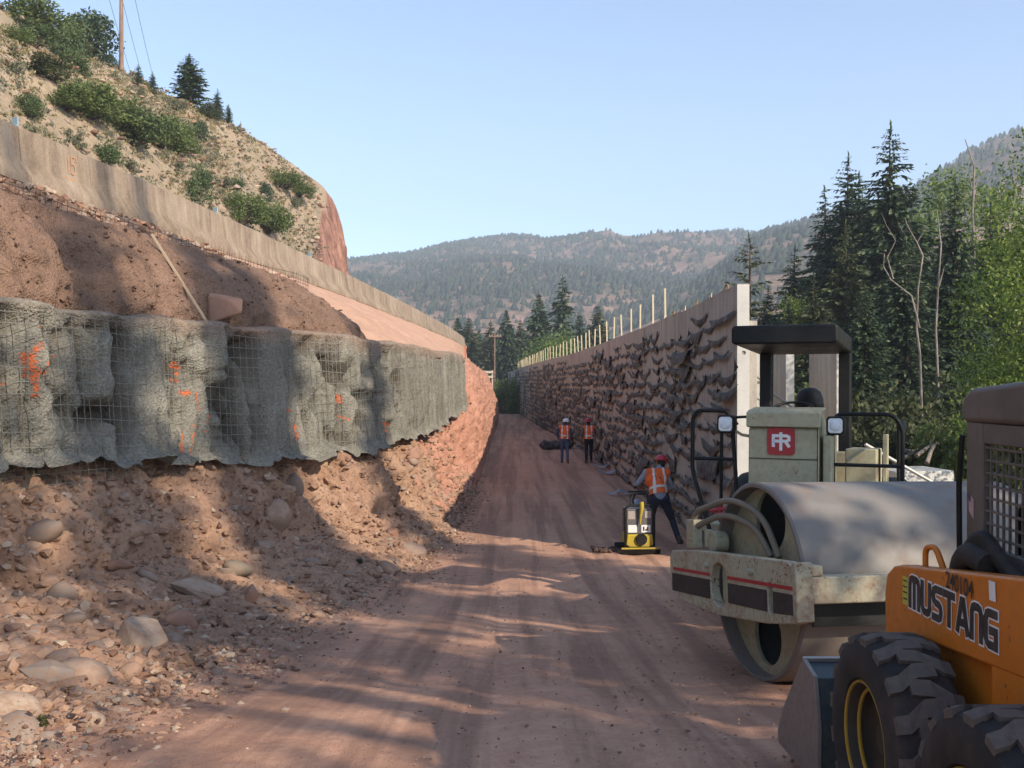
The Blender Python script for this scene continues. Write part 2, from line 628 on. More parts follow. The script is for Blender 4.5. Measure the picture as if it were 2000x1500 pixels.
# ---------------------------------------------------------------- the haul road in the cut
def make_road():
    ys = np.unique(np.concatenate([np.arange(-14, 2, 0.25), np.arange(2, 12, 0.035), np.arange(12, 30, 0.12), np.arange(30, 160, 0.8)]))
    t = np.linspace(0, 1, 150)
    Y = ys[:, None] + 0 * t[None]
    x0 = FOOTX(ys) - 0.9
    x1 = np.where(ys < 14.5, 5.4, np.interp(ys, [14.5, 16], [5.4, 4.6])) - np.clip(ys - 60, 0, 90) * 0.035
    X = x0[:, None] * (1 - t) + x1[:, None] * t
    Z = G(Y)
    Z = Z + 0.030 * fbm(P3(X * 0.9, Y * 0.5), 4, 21) + 0.010 * fbm(P3(X * 6, Y * 6), 3, 22) + 0.0055 * fbm(P3(X * 17, Y * 17), 2, 23)
    # shallow wheel ruts
    for c, a in ((-0.35, 0.032), (1.15, 0.036), (0.45, 0.016), (1.9, 0.03)):
        Z = Z - a * np.exp(-((X - c - 0.25 * np.sin(Y * 0.12)) / 0.16) ** 2) * (0.6 + 0.4 * fbm(P3(X, Y * 0.6), 2, 24))
    # crumbs of soil in the ruts and loose berm at the foot of the bank
    lump = np.clip(fbm(P3(X * 9, Y * 9), 3, 25) - 0.25, 0, 1)
    Z = Z + 0.05 * lump * np.clip(1 - (X - FOOTX(Y) - 0.05) / 0.55, 0, 1)
    o = mesh_np("dirt_road", P3(X, Y, Z), grid_faces(len(ys), len(t)), M_ROAD)
    tag(o, kind="structure")
    return o
road = make_road()

# ---------------------------------------------------------------- raw bank under the shotcrete
def bank_point(d, v):
    """d along the cut, v from the foot (0) to the top edge (1)"""
    d = np.asarray(d, float); v = np.asarray(v, float)
    k = np.clip((d - 27.5) / 4.0, 0, 1)
    k = k * k * (3 - 2 * k)
    xf, zf = FOOTX(d) - 0.02, G(d) - 0.10
    xt = (SHOTX(d) - 0.62 - 0.30 * np.clip((14 - d) / 3, 0, 1)) * (1 - k) + (SHOTX(d) - 0.05) * k
    zt = (SHOTB(np.clip(d, -8, 30)) + 0.40) * (1 - k) + TOPZ(d) * k
    px = 1.0 + 0.0 * v
    pz = 2.1 * (1 - k) + 1.0 * k
    va = np.clip(v / 0.48, 0, 1); vb = np.clip((v - 0.48) / 0.52, 0, 1)
    a = (1 - k) * (0.64 * va + 0.36 * vb ** 1.3) + k * v ** 0.8
    vt = np.clip(v / 0.48, 0, 1); vs_ = np.clip((v - 0.48) / 0.52, 0, 1)
    b = (1 - k) * (0.27 * vt ** 1.05 + 0.73 * vs_ ** 0.9) + k * v
    X = xf + (xt - xf) * a
    Z = zf + (zt - zf) * b
    # buttresses and gullies, strongest in the middle of the face
    env = np.sin(np.clip(v, 0, 1) * PI) ** 0.7
    q = P3(d * 0.55, v * 1.4, 0)
    gul = fbm(q, 3, 31)
    rid = 1 - np.abs(fbm(P3(d * 1.1, v * 1.1, 3), 3, 33)) * 2
    fine = fbm(P3(d * 3.0, v * 9, 5), 4, 35)
    amp = (0.34 * (1 - k) + 0.20 * k)
    rib = 1 - 2.2 * np.abs(fbm(P3(d * 1.25 + v * 1.6, v * 0.55, 9), 3, 38))
    low = np.clip((v - 0.12) / 0.3, 0, 1)
    off = env * (amp * gul + 0.10 * rid + 0.13 * fine * (1 + 0.6 * k)) + low * np.clip(1.12 - v, 0, 1) ** 0.5 * (0.34 * (1 - 0.5 * k) * rib + 0.10 * fbm(P3(d * 4.5, v * 7, 11), 3, 39)) + 0.04 * fbm(P3(d * 9, v * 24, 7), 3, 36) * np.clip(v * 8, 0, 1)
    X = X + off * 0.80
    Z = Z + off * 0.35
    # overhanging scarp right below the shotcrete lip
    return X, d + 0.0 * v + off * -0.25, Z

def make_bank():
    ds = np.unique(np.concatenate([np.arange(-8, 3, 0.3), np.arange(3, 20, 0.045), np.arange(20, 34, 0.07), np.arange(34, 84, 0.22)]))
    vs = np.linspace(0, 1, 96)
    D, Vv = np.meshgrid(ds, vs, indexing='ij')
    X, Y, Z = bank_point(D, Vv)
    fine = 0.030 * fbm(P3(X * 11, Y * 11, Z * 11), 3, 41) + 0.105 * (1 - 2 * np.abs(fbm(P3(X * 3.4, Y * 3.4, Z * 3.4), 4, 42))) * np.clip(Vv * 6, 0, 1)
    X = X + fine
    Z = Z + 0.5 * fine
    red = np.clip((D - 17) / 9, 0, 1) + 0.25 * fbm(P3(D * 0.8, Vv * 4), 3, 43)
    F = grid_faces(len(ds), len(vs))
    fr = red.ravel()[F].mean(1)
    o = mesh_np("bank_slope", P3(X, Y, Z), F, mats=[M_BANK, M_BANKRED], midx=(fr > 0.55).astype(int))
    tag(o, kind="structure")
    return o
bank = make_bank()

# ---------------------------------------------------------------- slope between the bench and the highway
def make_slope():
    ds = np.unique(np.concatenate([np.arange(-8, 40, 0.15), np.arange(40, 96, 0.4)]))
    prof = []
    for d in ds:
        xs, tz = float(SHOTX(d)), float(TOPZ(d))
        xu, zu, xb = float(LIFTX(d)), float(LIFTZ(d)), float(BARX(d))
        rz = ROADZ if d < 80 else ROADZ - (d - 80) * 0.38
        q = min(1.0, max(0.0, (d - 27) / 4.0))
        prof.append([(xs - 0.62 + 0.64 * q, tz - 0.45), (xs - 0.5 + 0.36 * q, tz - 0.04), (xs - 0.48 + 0.12 * q, tz + 0.0), (xu - 0.10, zu - 0.12), (xu - 0.45, zu + 0.10), (xb + 0.34, max(rz - 0.08, zu + 0.02)), (xb - 0.7, rz + 0.02), (xb - 0.9, rz - 0.6)])
    prof = np.array(prof)                                  # ds, 8, 2
    seg = [4, 4, 22, 8, 20, 8, 2]
    cols = []
    for k, n in enumerate(seg):
        for q in range(n):
            t = q / n
            cols.append(prof[:, k] * (1 - t) + prof[:, k + 1] * t)
    cols.append(prof[:, -1])
    A = np.stack(cols, 1)
    D = ds[:, None] + np.zeros(A.shape[1])[None]
    X, Z = A[..., 0], A[..., 1]
    w = np.clip((np.arange(A.shape[1]) - 3) / 6.0, 0, 1) * np.clip((60 - np.arange(A.shape[1])) / 14.0, 0, 1)
    n = 0.16 * fbm(P3(D * 0.7, Z * 1.2, X * 0.5), 4, 51) + 0.05 * fbm(P3(D * 5, Z * 5, X * 5), 3, 52)
    X = X + w * n
    Z = Z + w * n * 0.6
    o = mesh_np("upper_slope", P3(X, D, Z), grid_faces(len(ds), A.shape[1]), mats=[M_SHOULDER, M_SLOPE], midx=((D + 2.5 * fbm(P3(D * 0.6, Z * 2, X), 3, 57))[:-1, :-1].ravel() > 20.8).astype(int))
    tag(o, kind="structure")
    return o
slope = make_slope()

# highway above the cut
ds = np.concatenate([np.arange(-30, 80, 2.0), np.arange(80, 131, 2.0)])
rz = np.where(ds < 80, ROADZ, ROADZ - (ds - 80) * 0.02)
xb = BARX(np.clip(ds, -8, 100)) - 0.62
V = np.stack([P3(xb, ds, rz + 0.024), P3(xb - 8.5, ds, rz + 0.03)], 1).reshape(-1, 3)
highway = mesh_np("highway", V, grid_faces(len(ds), 2), M_ASPHALT)
tag(highway, kind="structure")
mb = MB()
for s0, s1, w in ((0.5, 0.62, 0), (8.1, 8.22, 0)):
    pass
V = np.stack([P3(xb - 0.55, ds, rz + 0.0285), P3(xb - 0.67, ds, rz + 0.0285)], 1).reshape(-1, 3)
edge = mesh_np("edge_line", V, grid_faces(len(ds), 2), paint("road_line_paint", (0.72, 0.72, 0.68), 0.7, amount=0.5), parent=highway)

# ---------------------------------------------------------------- hillside
RIDGE_PX = [(-900, -260, 50), (-500, -150, 54), (-200, -65, 57), (0, 18, 60), (120, 92, 63), (237, 138, 67), (330, 190, 70), (400, 218, 72.5), (460, 245, 75), (530, 290, 79),
            (600, 340, 84), (632, 366, 86.5), (654, 395, 88), (668, 440, 88.6), (675, 480, 88.8), (679, 530, 88.6), (684, 600, 88.2), (690, 700, 88)]
FOOT_H = [(-22, -40), (-18, -18), (-16, -4), (-15.5, 8), (-15, 20), (-14.6, 30), (-14.2, 40), (-13.9, 46), (-13.7, 52), (-13.6, 60), (-13.7, 69), (-14.0, 75), (-14.2, 80), (-14.4, 83), (-14.5, 85), (-14.5, 86.5), (-14.4, 87.4), (-14.3, 88)]

def hill_material():
    t = NT("hillside_earth")
    co = t.coords('World')
    n1 = t.noise(co, 0.16, 6, 0.6)
    n2 = t.noise(co, 2.4, 6, 0.7)
    n3 = t.noise(co, 9.0, 4, 0.7)
    c = t.ramp(t.mix(0.4, t.mix(0.5, n1, n2), n3), [(0.32, (0.17, 0.125, 0.082)), (0.46, (0.32, 0.24, 0.165)), (0.58, (0.42, 0.32, 0.225)), (0.76, (0.52, 0.40, 0.30))])
    # dry grass tinge
    g = t.ramp(t.noise(co, 0.55, 6, 0.72), [(0.48, 0.0), (0.64, 0.5)])
    c = t.mix(g, c, (0.19, 0.185, 0.115))
    # stones
    v = t.voro(co, 2.6)
    st = t.math('MULTIPLY', t.ramp(v, [(0.05, 1.0), (0.3, 0.0)]), t.ramp(t.noise(co, 1.1, 3, 0.6), [(0.55, 0.0), (0.66, 1.0)]))
    c = t.mix(t.math('MULTIPLY', st, 0.7), c, (0.52, 0.42, 0.33))
    # red cliff at the nose
    cl = t.attr("cliff")
    sk = t.noise(t.mapped(co, (0.9, 0.9, 0.16), (0.35, 0.0, 0.25)), 1.3, 7, 0.68, 0.6)
    cc = t.ramp(sk, [(0.3, (0.075, 0.05, 0.04)), (0.44, (0.22, 0.115, 0.085)), (0.6, (0.38, 0.20, 0.145)), (0.76, (0.50, 0.33, 0.25))])
    cm = t.ramp(t.math('ADD', cl, t.math('MULTIPLY', t.math('SUBTRACT', n1, 0.5), 0.9)), [(0.42, 0.0), (0.6, 1.0)])
    c = t.mix(cm, c, cc)
    h = t.mix(0.5, t.mix(0.5, n2, n3), t.mix(cm, st, sk))
    return t.done(c, 0.95, 0, t.bump(h, 0.9, 0.35), 0.15)

def make_hill():
    rp = np.array([tuple(pix(*r)) for r in RIDGE_PX])
    fp = np.array([(x, y, ROADZ - 0.1) for x, y in FOOT_H])
    n = len(rp)
    s = np.linspace(0, n - 1, 300)
    cat = lambda A: np.stack([np.interp(s, np.arange(n), A[:, k]) for k in range(3)], -1)
    def sm(A):
        k = np.exp(-0.5 * (np.arange(-9, 10) / 4.0) ** 2); k /= k.sum()
        B = A.copy()
        for c in range(3):
            B[:, c] = np.convolve(np.pad(A[:, c], 9, mode='edge'), k, mode='valid')
        return B
    rp, fp = sm(cat(rp)), sm(cat(fp))
    T = np.linspace(0, 1, 150)
    Vv = []
    cliff = []
    cl_s = np.clip((s - 10.3) / 1.6, 0, 1)
    for t in T:
        p = fp * (1 - t) + rp * t
        p[:, 2] += np.sin(t * PI) * 1.3 * (1 - cl_s)                    # gently convex
        env = min(1.0, (1 - t) * 9) * min(1.0, t * 6)
        nn = fbm(P3(p[:, 0] * 0.09, p[:, 1] * 0.09, p[:, 2] * 0.12), 4, 61)
        n2 = fbm(P3(p[:, 0] * 0.9, p[:, 1] * 0.9, p[:, 2] * 0.9), 4, 62)
        ridged = 1 - 2 * np.abs(fbm(P3(p[:, 0] * 0.35 + p[:, 2] * 0.12, p[:, 1] * 0.35, p[:, 2] * 0.05), 4, 63))
        p[:, 2] += env * (1.0 * nn + 0.13 * n2)
        p[:, 0] += env * cl_s * (0.5 * ridged + 0.25 * n2)
        p[:, 1] -= env * cl_s * (0.7 * ridged + 0.3 * n2)
        p[:, 2] += (0.12 * n2) * (t >= 0.99)
        Vv.append(p)
        cliff.append(np.clip((s - (10.6 - 1.9 * (1 - t) ** 1.2)) / 1.3, 0, 1))
    # far side falls away behind the crest
    for k in range(1, 14):
        p = rp.copy()
        p[:, 0] -= k * 2.6 * (0.4 + 0.6 * (1 - cl_s))
        p[:, 1] += k * 2.2
        p[:, 2] -= 0.10 * k * k + 0.05 * k
        Vv.append(p); cliff.append(cl_s)
    A = np.stack(Vv, 1)
    o = mesh_np("hillside", A, grid_faces(A.shape[0], A.shape[1]), hill_material(), attrs={"cliff": np.stack(cliff, 1)})
    tag(o, kind="structure")
    return o, A, cl_s
hill, HILL, HILL_CL = make_hill()

# ---------------------------------------------------------------- far mountains
def mountain_material(name, red):
    t = NT(name)
    co = t.coords('World')
    n1 = t.noise(co, 0.012, 7, 0.62)
    n2 = t.noise(co, 0.06, 6, 0.7)
    f = t.mix(0.5, n1, n2)
    c = t.ramp(f, [(0.36, (0.075, 0.075, 0.048)), (0.45, (0.13, 0.105, 0.07)), (0.54, red), (0.68, (0.40, 0.24, 0.175))])
    return t.done(c, 0.95, 0, t.bump(n2, 0.7, 6.0), 0.1)

def make_mountain(name, ridge, y_far, y_near, red, seed, amp, trees, tree_h):
    px = np.array([r[0] for r in ridge], float)
    py = np.array([r[1] for r in ridge], float)
    P = np.linspace(px[0], px[-1], 260)
    zr = (750 - np.interp(P, px, py)) / FPX * y_far + CAM.z
    u = (P - 1000) / FPX
    T = np.linspace(0, 1, 90)
    Y = y_near + (y_far - y_near) * T
    X = u[:, None] * (y_far * (0.25 + 0.75 * T))[None]
    Yg = Y[None] + 0 * X
    env = np.sin(T * PI)[None] ** 0.6
    rid = 1 - 2 * np.abs(fbm(P3(X * 0.006 + 0.003 * Yg, Yg * 0.0015, 0), 5, seed))
    Z = zr[:, None] * (T ** 0.85)[None] * (1.0 + 0 * X) + env * amp * rid + env * amp * 0.5 * fbm(P3(X * 0.012, Yg * 0.012), 4, seed + 3)
    Z = Z - (1 - T)[None] * 6
    # rounded back
    Xb, Yb, Zb = [X], [Yg], [Z]
    for k in range(1, 5):
        Xb.append(X[:, -1:] * 1.0); Yb.append(Yg[:, -1:] + k * 40.0); Zb.append(Z[:, -1:] - 3.0 * k * k - 2)
    X = np.concatenate(Xb, 1); Yg = np.concatenate(Yb, 1); Z = np.concatenate(Zb, 1)
    o = mesh_np(name, P3(X, Yg, Z), grid_faces(X.shape[0], X.shape[1]), mountain_material(name + "_earth", red))
    tag(o, kind="structure")
    # scattered woodland
    r = np.random.default_rng(seed)
    i = r.uniform(0, X.shape[0] - 1.01, trees)
    j = 90 * r.uniform(0.04, 1.0, trees) - 1.01
    j = np.clip(j, 0, 90)
    i0, j0 = i.astype(int), j.astype(int)
    fi, fj = i - i0, j - j0
    lerp = lambda A: (A[i0, j0] * (1 - fi) + A[i0 + 1, j0] * fi) * (1 - fj) + (A[i0, j0 + 1] * (1 - fi) + A[i0 + 1, j0 + 1] * fi) * fj
    C = P3(lerp(X), lerp(Yg), lerp(Z) - 0.6)
    dens = 0.75 * fbm(P3(C[:, 0] * 0.016, C[:, 1] * 0.010, C[:, 2] * 0.016), 4, seed + 9) + 0.30 * r.normal(size=trees) - 0.15
    C = C[dens > 0.0]
    m = len(C)
    h = tree_h * r.uniform(0.5, 1.25, m)
    w = h * r.uniform(0.28, 0.52, m)
    a0 = r.uniform(0, 2 * PI, m)
    vs = []
    for k in range(4):
        a = a0 + k * PI / 2
        vs.append(np.stack([C[:, 0] + w * np.cos(a), C[:, 1] + w * np.sin(a), C[:, 2] + h * 0.12], -1))
    for k in range(4):
        a = a0 + k * PI / 2 + 0.6
        vs.append(np.stack([C[:, 0] + 0.62 * w * np.cos(a), C[:, 1] + 0.62 * w * np.sin(a), C[:, 2] + h * 0.62], -1))
    vs.append(np.stack([C[:, 0], C[:, 1], C[:, 2] + h], -1))
    Vv = np.stack(vs, 1).reshape(-1, 3)
    f = []
    for k in range(4):
        q = (k + 1) % 4
        f += [(k, q, 4 + q), (k, 4 + q, 4 + k), (4 + k, 4 + q, 8)]
    F = (np.array(f)[None] + (np.arange(m) * 9)[:, None, None]).reshape(-1, 3)
    w_ = mesh_np("woodland", Vv, F, M_FARWOOD, smooth=True)
    return o, w_

M_FARWOOD = leafmat("far_woodland_green", [(0.018, 0.028, 0.018), (0.03, 0.042, 0.024), (0.045, 0.06, 0.03), (0.035, 0.042, 0.028)], 0.0)
RIDGE_FAR = [(380, 560), (560, 530), (677, 513), (700, 509), (800, 500), (830, 492), (870, 481), (920, 474), (960, 470), (1000, 465), (1030, 470), (1065, 476), (1100, 470), (1150, 461), (1190, 458), (1215, 464), (1250, 468), (1290, 462),
             (1340, 459), (1400, 458), (1440, 456), (1490, 462), (1560, 480), (1700, 520)]
mtn1, wood1 = make_mountain("far_mountain", RIDGE_FAR, 1450, 420, (0.27, 0.17, 0.12), 71, 16.0, 34000, 5.2)
tag(wood1, "dark scattered pine woodland covering the far mountain across the valley", "woodland", kind="stuff")
RIDGE_R = [(1180, 660), (1300, 590), (1380, 545), (1440, 500), (1470, 470), (1500, 456), (1545, 444), (1590, 431), (1650, 416), (1720, 398), (1800, 362), (1850, 328), (1900, 295), (1950, 272), (2000, 256), (2080, 232), (2300, 190), (2700, 150), (3300, 140)]
mtn2, wood2 = make_mountain("right_mountain", RIDGE_R, 950, 260, (0.30, 0.19, 0.13), 83, 10.0, 16000, 5.2)
tag(wood2, "dark scattered pine woodland on the mountainside above the riverside spruces", "woodland", kind="stuff")

# ---------------------------------------------------------------- air
mb = MB().box(-1350, 1350, -160, 1720, -14, 330)
hz = NT("haze_air")
pv = hz.node("ShaderNodeVolumePrincipled")
pv.inputs["Color"].default_value = (0.80, 0.90, 1.0, 1)
pv.inputs["Density"].default_value = 0.00055
pv.inputs["Anisotropy"].default_value = 0.0
hz.l(pv.outputs[0], hz.out.inputs["Volume"])
haze = mb.build("haze", hz.mat, fix=True)
tag(haze, kind="stuff")
haze.display_type = 'BOUNDS'

# ================================================================== THE CUT: SHOTCRETE, BARRIER, STONES
def shotcrete_material(name, stops, paint_col=(0.62, 0.125, 0.03), dust=(0.33, 0.20, 0.14), dust_amt=0.5):
    t = NT(name)
    co = t.coords('World')
    n1 = t.noise(co, 0.8, 6, 0.65)
    n2 = t.noise(co, 26.0, 5, 0.75)
    n3 = t.noise(t.mapped(co, (3.0, 3.0, 0.5)), 2.0, 5, 0.6)
    c = t.ramp(t.mix(0.5, t.mix(0.5, n1, n3), n2), stops)
    z = t._sep(t.coords('World'))[2]
    d = t.math('MULTIPLY', t.attr("dust"), dust_amt)
    c = t.mix(d, c, dust)
    c = t.mix(t.math('MULTIPLY', t.attr("hollow"), t.ramp(n2, [(0.35, 0.5), (0.6, 1.0)])), c, (0.062, 0.048, 0.036))  # troughs darkened: bare earth, with the recess shade in the colour
    p = t.attr("paint")
    pm = t.ramp(t.math('MULTIPLY', p, t.ramp(n2, [(0.35, 0.1), (0.58, 1.0)])), [(0.3, 0.0), (0.7, 0.9)])
    c = t.mix(pm, c, paint_col)
    v = t.voro(co, 38.0)
    h = t.mix(0.55, n2, v)
    return t.done(c, 0.95, 0, t.bump(h, 1.0, 0.035), 0.15)

# spray paint strokes, as seen on the face (pixels), with half-width in metres
SPRAY = [([(78, 640), (74, 690), (68, 735), (66, 775)], .035), ([(103, 695), (90, 722), (68, 748)], .03), ([(40, 690), (52, 720), (62, 745)], .03), ([(58, 690), (64, 740)], .03), ([(0, 747), (22, 747)], .02),
         ([(330, 715), (352, 718)], .035), ([(342, 712), (340, 750)], .03), ([(350, 768), (382, 768)], .05), ([(385, 765), (387, 800)], .025), ([(408, 810), (403, 850)], .035), ([(355, 845), (358, 885)], .04), ([(382, 825), (372, 900), (370, 955)], .03),
         ([(558, 803), (572, 800)], .035), ([(572, 830), (580, 855)], .05), ([(662, 770), (664, 790)], .03), ([(682, 820), (684, 845)], .035), ([(665, 815), (680, 818)], .02), ([(745, 825), (760, 830)], .04), ([(752, 828), (756, 850)], .03)]

def lower_base(D, v, lip):
    """smooth face of the lower lift, v = 0 at the top edge, 1 at the bottom"""
    zt = TOPZ(D) + 0.02
    zb = SHOTB(np.clip(D, -8, 30)) + lip
    Z = zt + (zb - zt) * v
    X = SHOTX(D) + 0.10 * v
    return X, Z

def make_lower_shotcrete():
    root = empty("shotcrete_wall", (-4.0, 15.0, 0.5), label="grey shotcrete wall with wire mesh and orange spray marks above the cobble bank", cat="shotcrete wall")
    O = np.array(root.location)
    ds = np.arange(2.0, 30.9, 0.045)
    nv = 74
    vv = np.linspace(-0.12, 1.0, nv)
    D, Vv = np.meshgrid(ds, vv, indexing='ij')
    lip = (0.09 * fbm(P3(ds * 1.3, 0 * ds), 3, 101) + 0.12 * fbm(P3(ds * 4.5, 0 * ds), 3, 102))[:, None]
    X, Z = lower_base(D, np.clip(Vv, 0, 1), lip)
    # vertical sagging folds, like cloth poured over the mesh
    fold = fbm(P3(D * 3.4, Vv * 0.45, 0), 3, 103)
    fold2 = 1 - 2 * np.abs(fbm(P3(D * 2.8 + 0.25 * fbm(P3(D, Vv * 3), 2, 110), Vv * 0.5, 4), 2, 104))
    rough = fbm(P3(D * 7, Z * 7, 2), 4, 105)
    far = np.clip((D - 17) / 8, 0, 1)
    amp = 0.17 * (1 - 0.6 * far)
    off = amp * fold + 0.12 * (1 - 0.5 * far) * np.clip(fold2, -0.3, 1) + 0.038 * rough
    off = off + far * 0.05 * np.sin(D * 11.0 + 2 * fbm(P3(D, Vv), 2, 108))
    # hollows where the spray did not cover the mesh
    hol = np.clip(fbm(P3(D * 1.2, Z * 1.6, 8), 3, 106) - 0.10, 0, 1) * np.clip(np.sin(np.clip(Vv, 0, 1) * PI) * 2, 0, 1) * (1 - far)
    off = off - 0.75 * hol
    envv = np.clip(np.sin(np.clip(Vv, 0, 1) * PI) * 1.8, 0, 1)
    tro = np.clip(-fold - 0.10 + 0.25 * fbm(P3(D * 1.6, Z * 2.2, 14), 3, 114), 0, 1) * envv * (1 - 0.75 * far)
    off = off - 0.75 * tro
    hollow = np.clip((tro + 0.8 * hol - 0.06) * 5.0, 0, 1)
    # curled lip at the bottom
    b = np.clip((Vv - 0.93) / 0.07, 0, 1)
    off = off + b * b * (0.16 + 0.22 * fbm(P3(ds * 2.0, 0 * ds), 2, 107)[:, None]) * (1 - 0.6 * far)
    X = X + off
    # rounded top turning back onto the bench
    tt = np.clip(-Vv / 0.12, 0, 1)
    X = X - tt * 0.42
    Z = Z + 0.05 * np.sin(tt * PI) + 0.06 * fbm(P3(D * 1.6, Vv * 2), 3, 109) * (Vv < 0.08)
    Y = D + 0.02 * rough
    shot_pts = P3(X, Y, Z)
    # spray paint -> per vertex amount
    PX = 1000 + FPX * X / Y
    PY = 750 - FPX * (Z - CAM.z) / Y
    pa = np.zeros(X.shape)
    for pts, w in SPRAY:
        pts = np.array(pts, float)
        tt2 = np.linspace(0, len(pts) - 1, 26)
        sx, sy = np.interp(tt2, np.arange(len(pts)), pts[:, 0]), np.interp(tt2, np.arange(len(pts)), pts[:, 1])
        for a_, b_ in zip(sx, sy):
            k = np.argmin((PX - a_) ** 2 + (PY - b_) ** 2)
            q = shot_pts.reshape(-1, 3)[k]
            dist = np.sqrt(((shot_pts - q) ** 2).sum(-1))
            pa = np.maximum(pa, np.clip(1.2 - dist / (w * 1.25), 0, 1))
    dust = np.clip(0.9 - Vv * 7 + 0.5 * fbm(P3(D * 1.2, Vv * 4), 3, 111), 0, 1) * np.clip((D - 9) / 6, 0.35, 1)
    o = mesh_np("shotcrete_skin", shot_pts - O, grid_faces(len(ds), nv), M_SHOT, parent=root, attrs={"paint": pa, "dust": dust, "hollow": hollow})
    tag(o, kind="stuff")
    del o["kind"]
    # welded wire mesh, following the mean face; it shows in the hollows
    mbw = MB()
    def wx(d, v):
        x, z = lower_base(np.array(d), np.array(v), 0.0)
        f = 0.17 * (1 - 0.6 * np.clip((d - 17) / 8, 0, 1)) * fbm(P3(np.array(d) * 3.4, np.array(v) * 0.45, 0), 2, 103) * 0.72
        return float(x) + max(float(f), -0.03) + 0.040, float(z)
    step = 0.152
    d = 2.5
    r0 = random.Random(3)
    while d < 30.4:
        vmax = 1.06 + 0.12 * r0.random() if (9.6 < d < 12.6) else 0.97
        pts = []
        for k in range(13):
            v = 0.05 + (vmax - 0.05) * k / 12
            x, z = wx(d, min(v, 1.2))
            pts.append((x - O[0], d - O[1], z - O[2]))
        mbw.tube(pts, 0.0040, 4)
        d += step
    for k in range(14):
        v0 = 0.06 + k * 0.0835
        pts = []
        dd = 2.4
        stop = 30.5 if v0 < 0.97 else 12.6
        if v0 >= 0.97: dd = 9.6
        while dd < stop:
            x, z = wx(dd, v0 + 0.014 * math.sin(dd * 0.9 + k))
            pts.append((x - O[0] + 0.004, dd - O[1], z - O[2]))
            dd += 0.2
        mbw.tube(pts, 0.0040, 4)
    w = mbw.build("wire_mesh", M_WIRE, root, smooth=60, fix=False)
    w["kind"] = "stuff"
    return root, shot_pts

M_WIRE = paint("galvanised_wire", (0.25, 0.245, 0.21), 0.6, (0.12, 0.09, 0.07), 0.6, 4.0, 0.1)
M_RUSTWIRE = paint("rusty_wire", (0.075, 0.05, 0.038), 0.8, (0.10, 0.06, 0.04), 0.5, 4.0, 0.2)
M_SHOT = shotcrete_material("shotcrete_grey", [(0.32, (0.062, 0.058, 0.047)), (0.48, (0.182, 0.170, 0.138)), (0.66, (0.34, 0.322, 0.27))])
M_SHOT2 = shotcrete_material("shotcrete_dusty_brown", [(0.32, (0.085, 0.052, 0.038)), (0.5, (0.20, 0.125, 0.088)), (0.68, (0.31, 0.20, 0.145))], dust_amt=0.0)
shot1, SHOTPTS = make_lower_shotcrete()

def make_upper_shotcrete():
    root = empty("shotcrete_wall", (-5.2, 15.0, 2.6), label="upper brown dust-covered shotcrete face below the concrete barriers", cat="shotcrete wall")
    O = np.array(root.location)
    ds = np.arange(2.0, 20.9, 0.06)
    nv = 60
    vv = np.linspace(0, 1, nv)
    D, Vv = np.meshgrid(ds, vv, indexing='ij')
    end = np.clip((20.95 - ds) / 2.0, 0, 1) ** 0.5
    x0, z0 = SHOTX(ds) - 0.34, TOPZ(ds) - 0.02
    x1, z1 = LIFTX(ds) + 0.06, LIFTZ(ds)
    z1 = z0 + (z1 - z0) * (0.45 + 0.55 * end)
    bulge = np.sin(Vv * PI) * 0.10
    X = x0[:, None] + (x1 - x0)[:, None] * Vv ** 1.25 + bulge
    Z = z0[:, None] + (z1 - z0)[:, None] * Vv
    fold = fbm(P3(D * 1.0, Vv * 0.4, 20), 3, 121)
    rid = 1 - 2 * np.abs(fbm(P3(D * 1.15, Vv * 0.3, 23), 2, 122))
    rough = fbm(P3(D * 6, Z * 6, 21), 4, 123)
    X = X + np.sin(np.clip(Vv, 0.02, 1) * PI * 0.94) * (0.20 * fold + 0.15 * rid) + 0.075 * rough + 0.09 * (1 - 2 * np.abs(fbm(P3(D * 3.2, Z * 2.2, 29), 3, 127))) * np.clip(Vv * 8, 0, 1)
    X = X - (1 - end)[:, None] * 0.25
    Z = Z + 0.03 * rough * (Vv > 0.9)
    o = mesh_np("shotcrete_skin", P3(X, D, Z) - O, grid_faces(len(ds), nv), M_SHOT2, parent=root, attrs={"paint": 0 * X, "dust": 0 * X, "hollow": 0 * X})
    mbw = MB()
    r0 = random.Random(5)
    def base(d):
        return float(LIFTX(d)) + 0.10 + 0.05 * math.sin(d * 1.7), float(LIFTZ(d)) + 0.02 * math.sin(d * 2.3)
    d = 3.0
    while d < 20.3:
        x, z = base(d)
        hgt = 0.15 + 0.07 * r0.random()
        lean = 0.05 * r0.random() - 0.02
        mbw.tube([(x - O[0], d - O[1], z - 0.14 - O[2]), (x + lean - O[0], d + 0.02 * r0.random() - O[1], z + hgt * 0.7 - O[2])], 0.0034, 4)
        d += 0.105
    for lv in (-0.06, 0.10):
        pts = []
        d = 3.0
        while d < 20.3:
            x, z = base(d)
            pts.append((x + 0.012 + 0.012 * math.sin(d * 3 + lv * 30) - O[0], d - O[1], z + lv * 0.8 + 0.02 * math.sin(d * 1.3 + lv * 20) - O[2]))
            d += 0.2
        mbw.tube(pts, 0.0048, 4)
    w = mbw.build("wire_mesh", M_RUSTWIRE, root, smooth=60, fix=False)
    w["kind"] = "stuff"
    w["label"] = "rusty wire mesh edge sticking out along the top"
    return root
shot2 = make_upper_shotcrete()

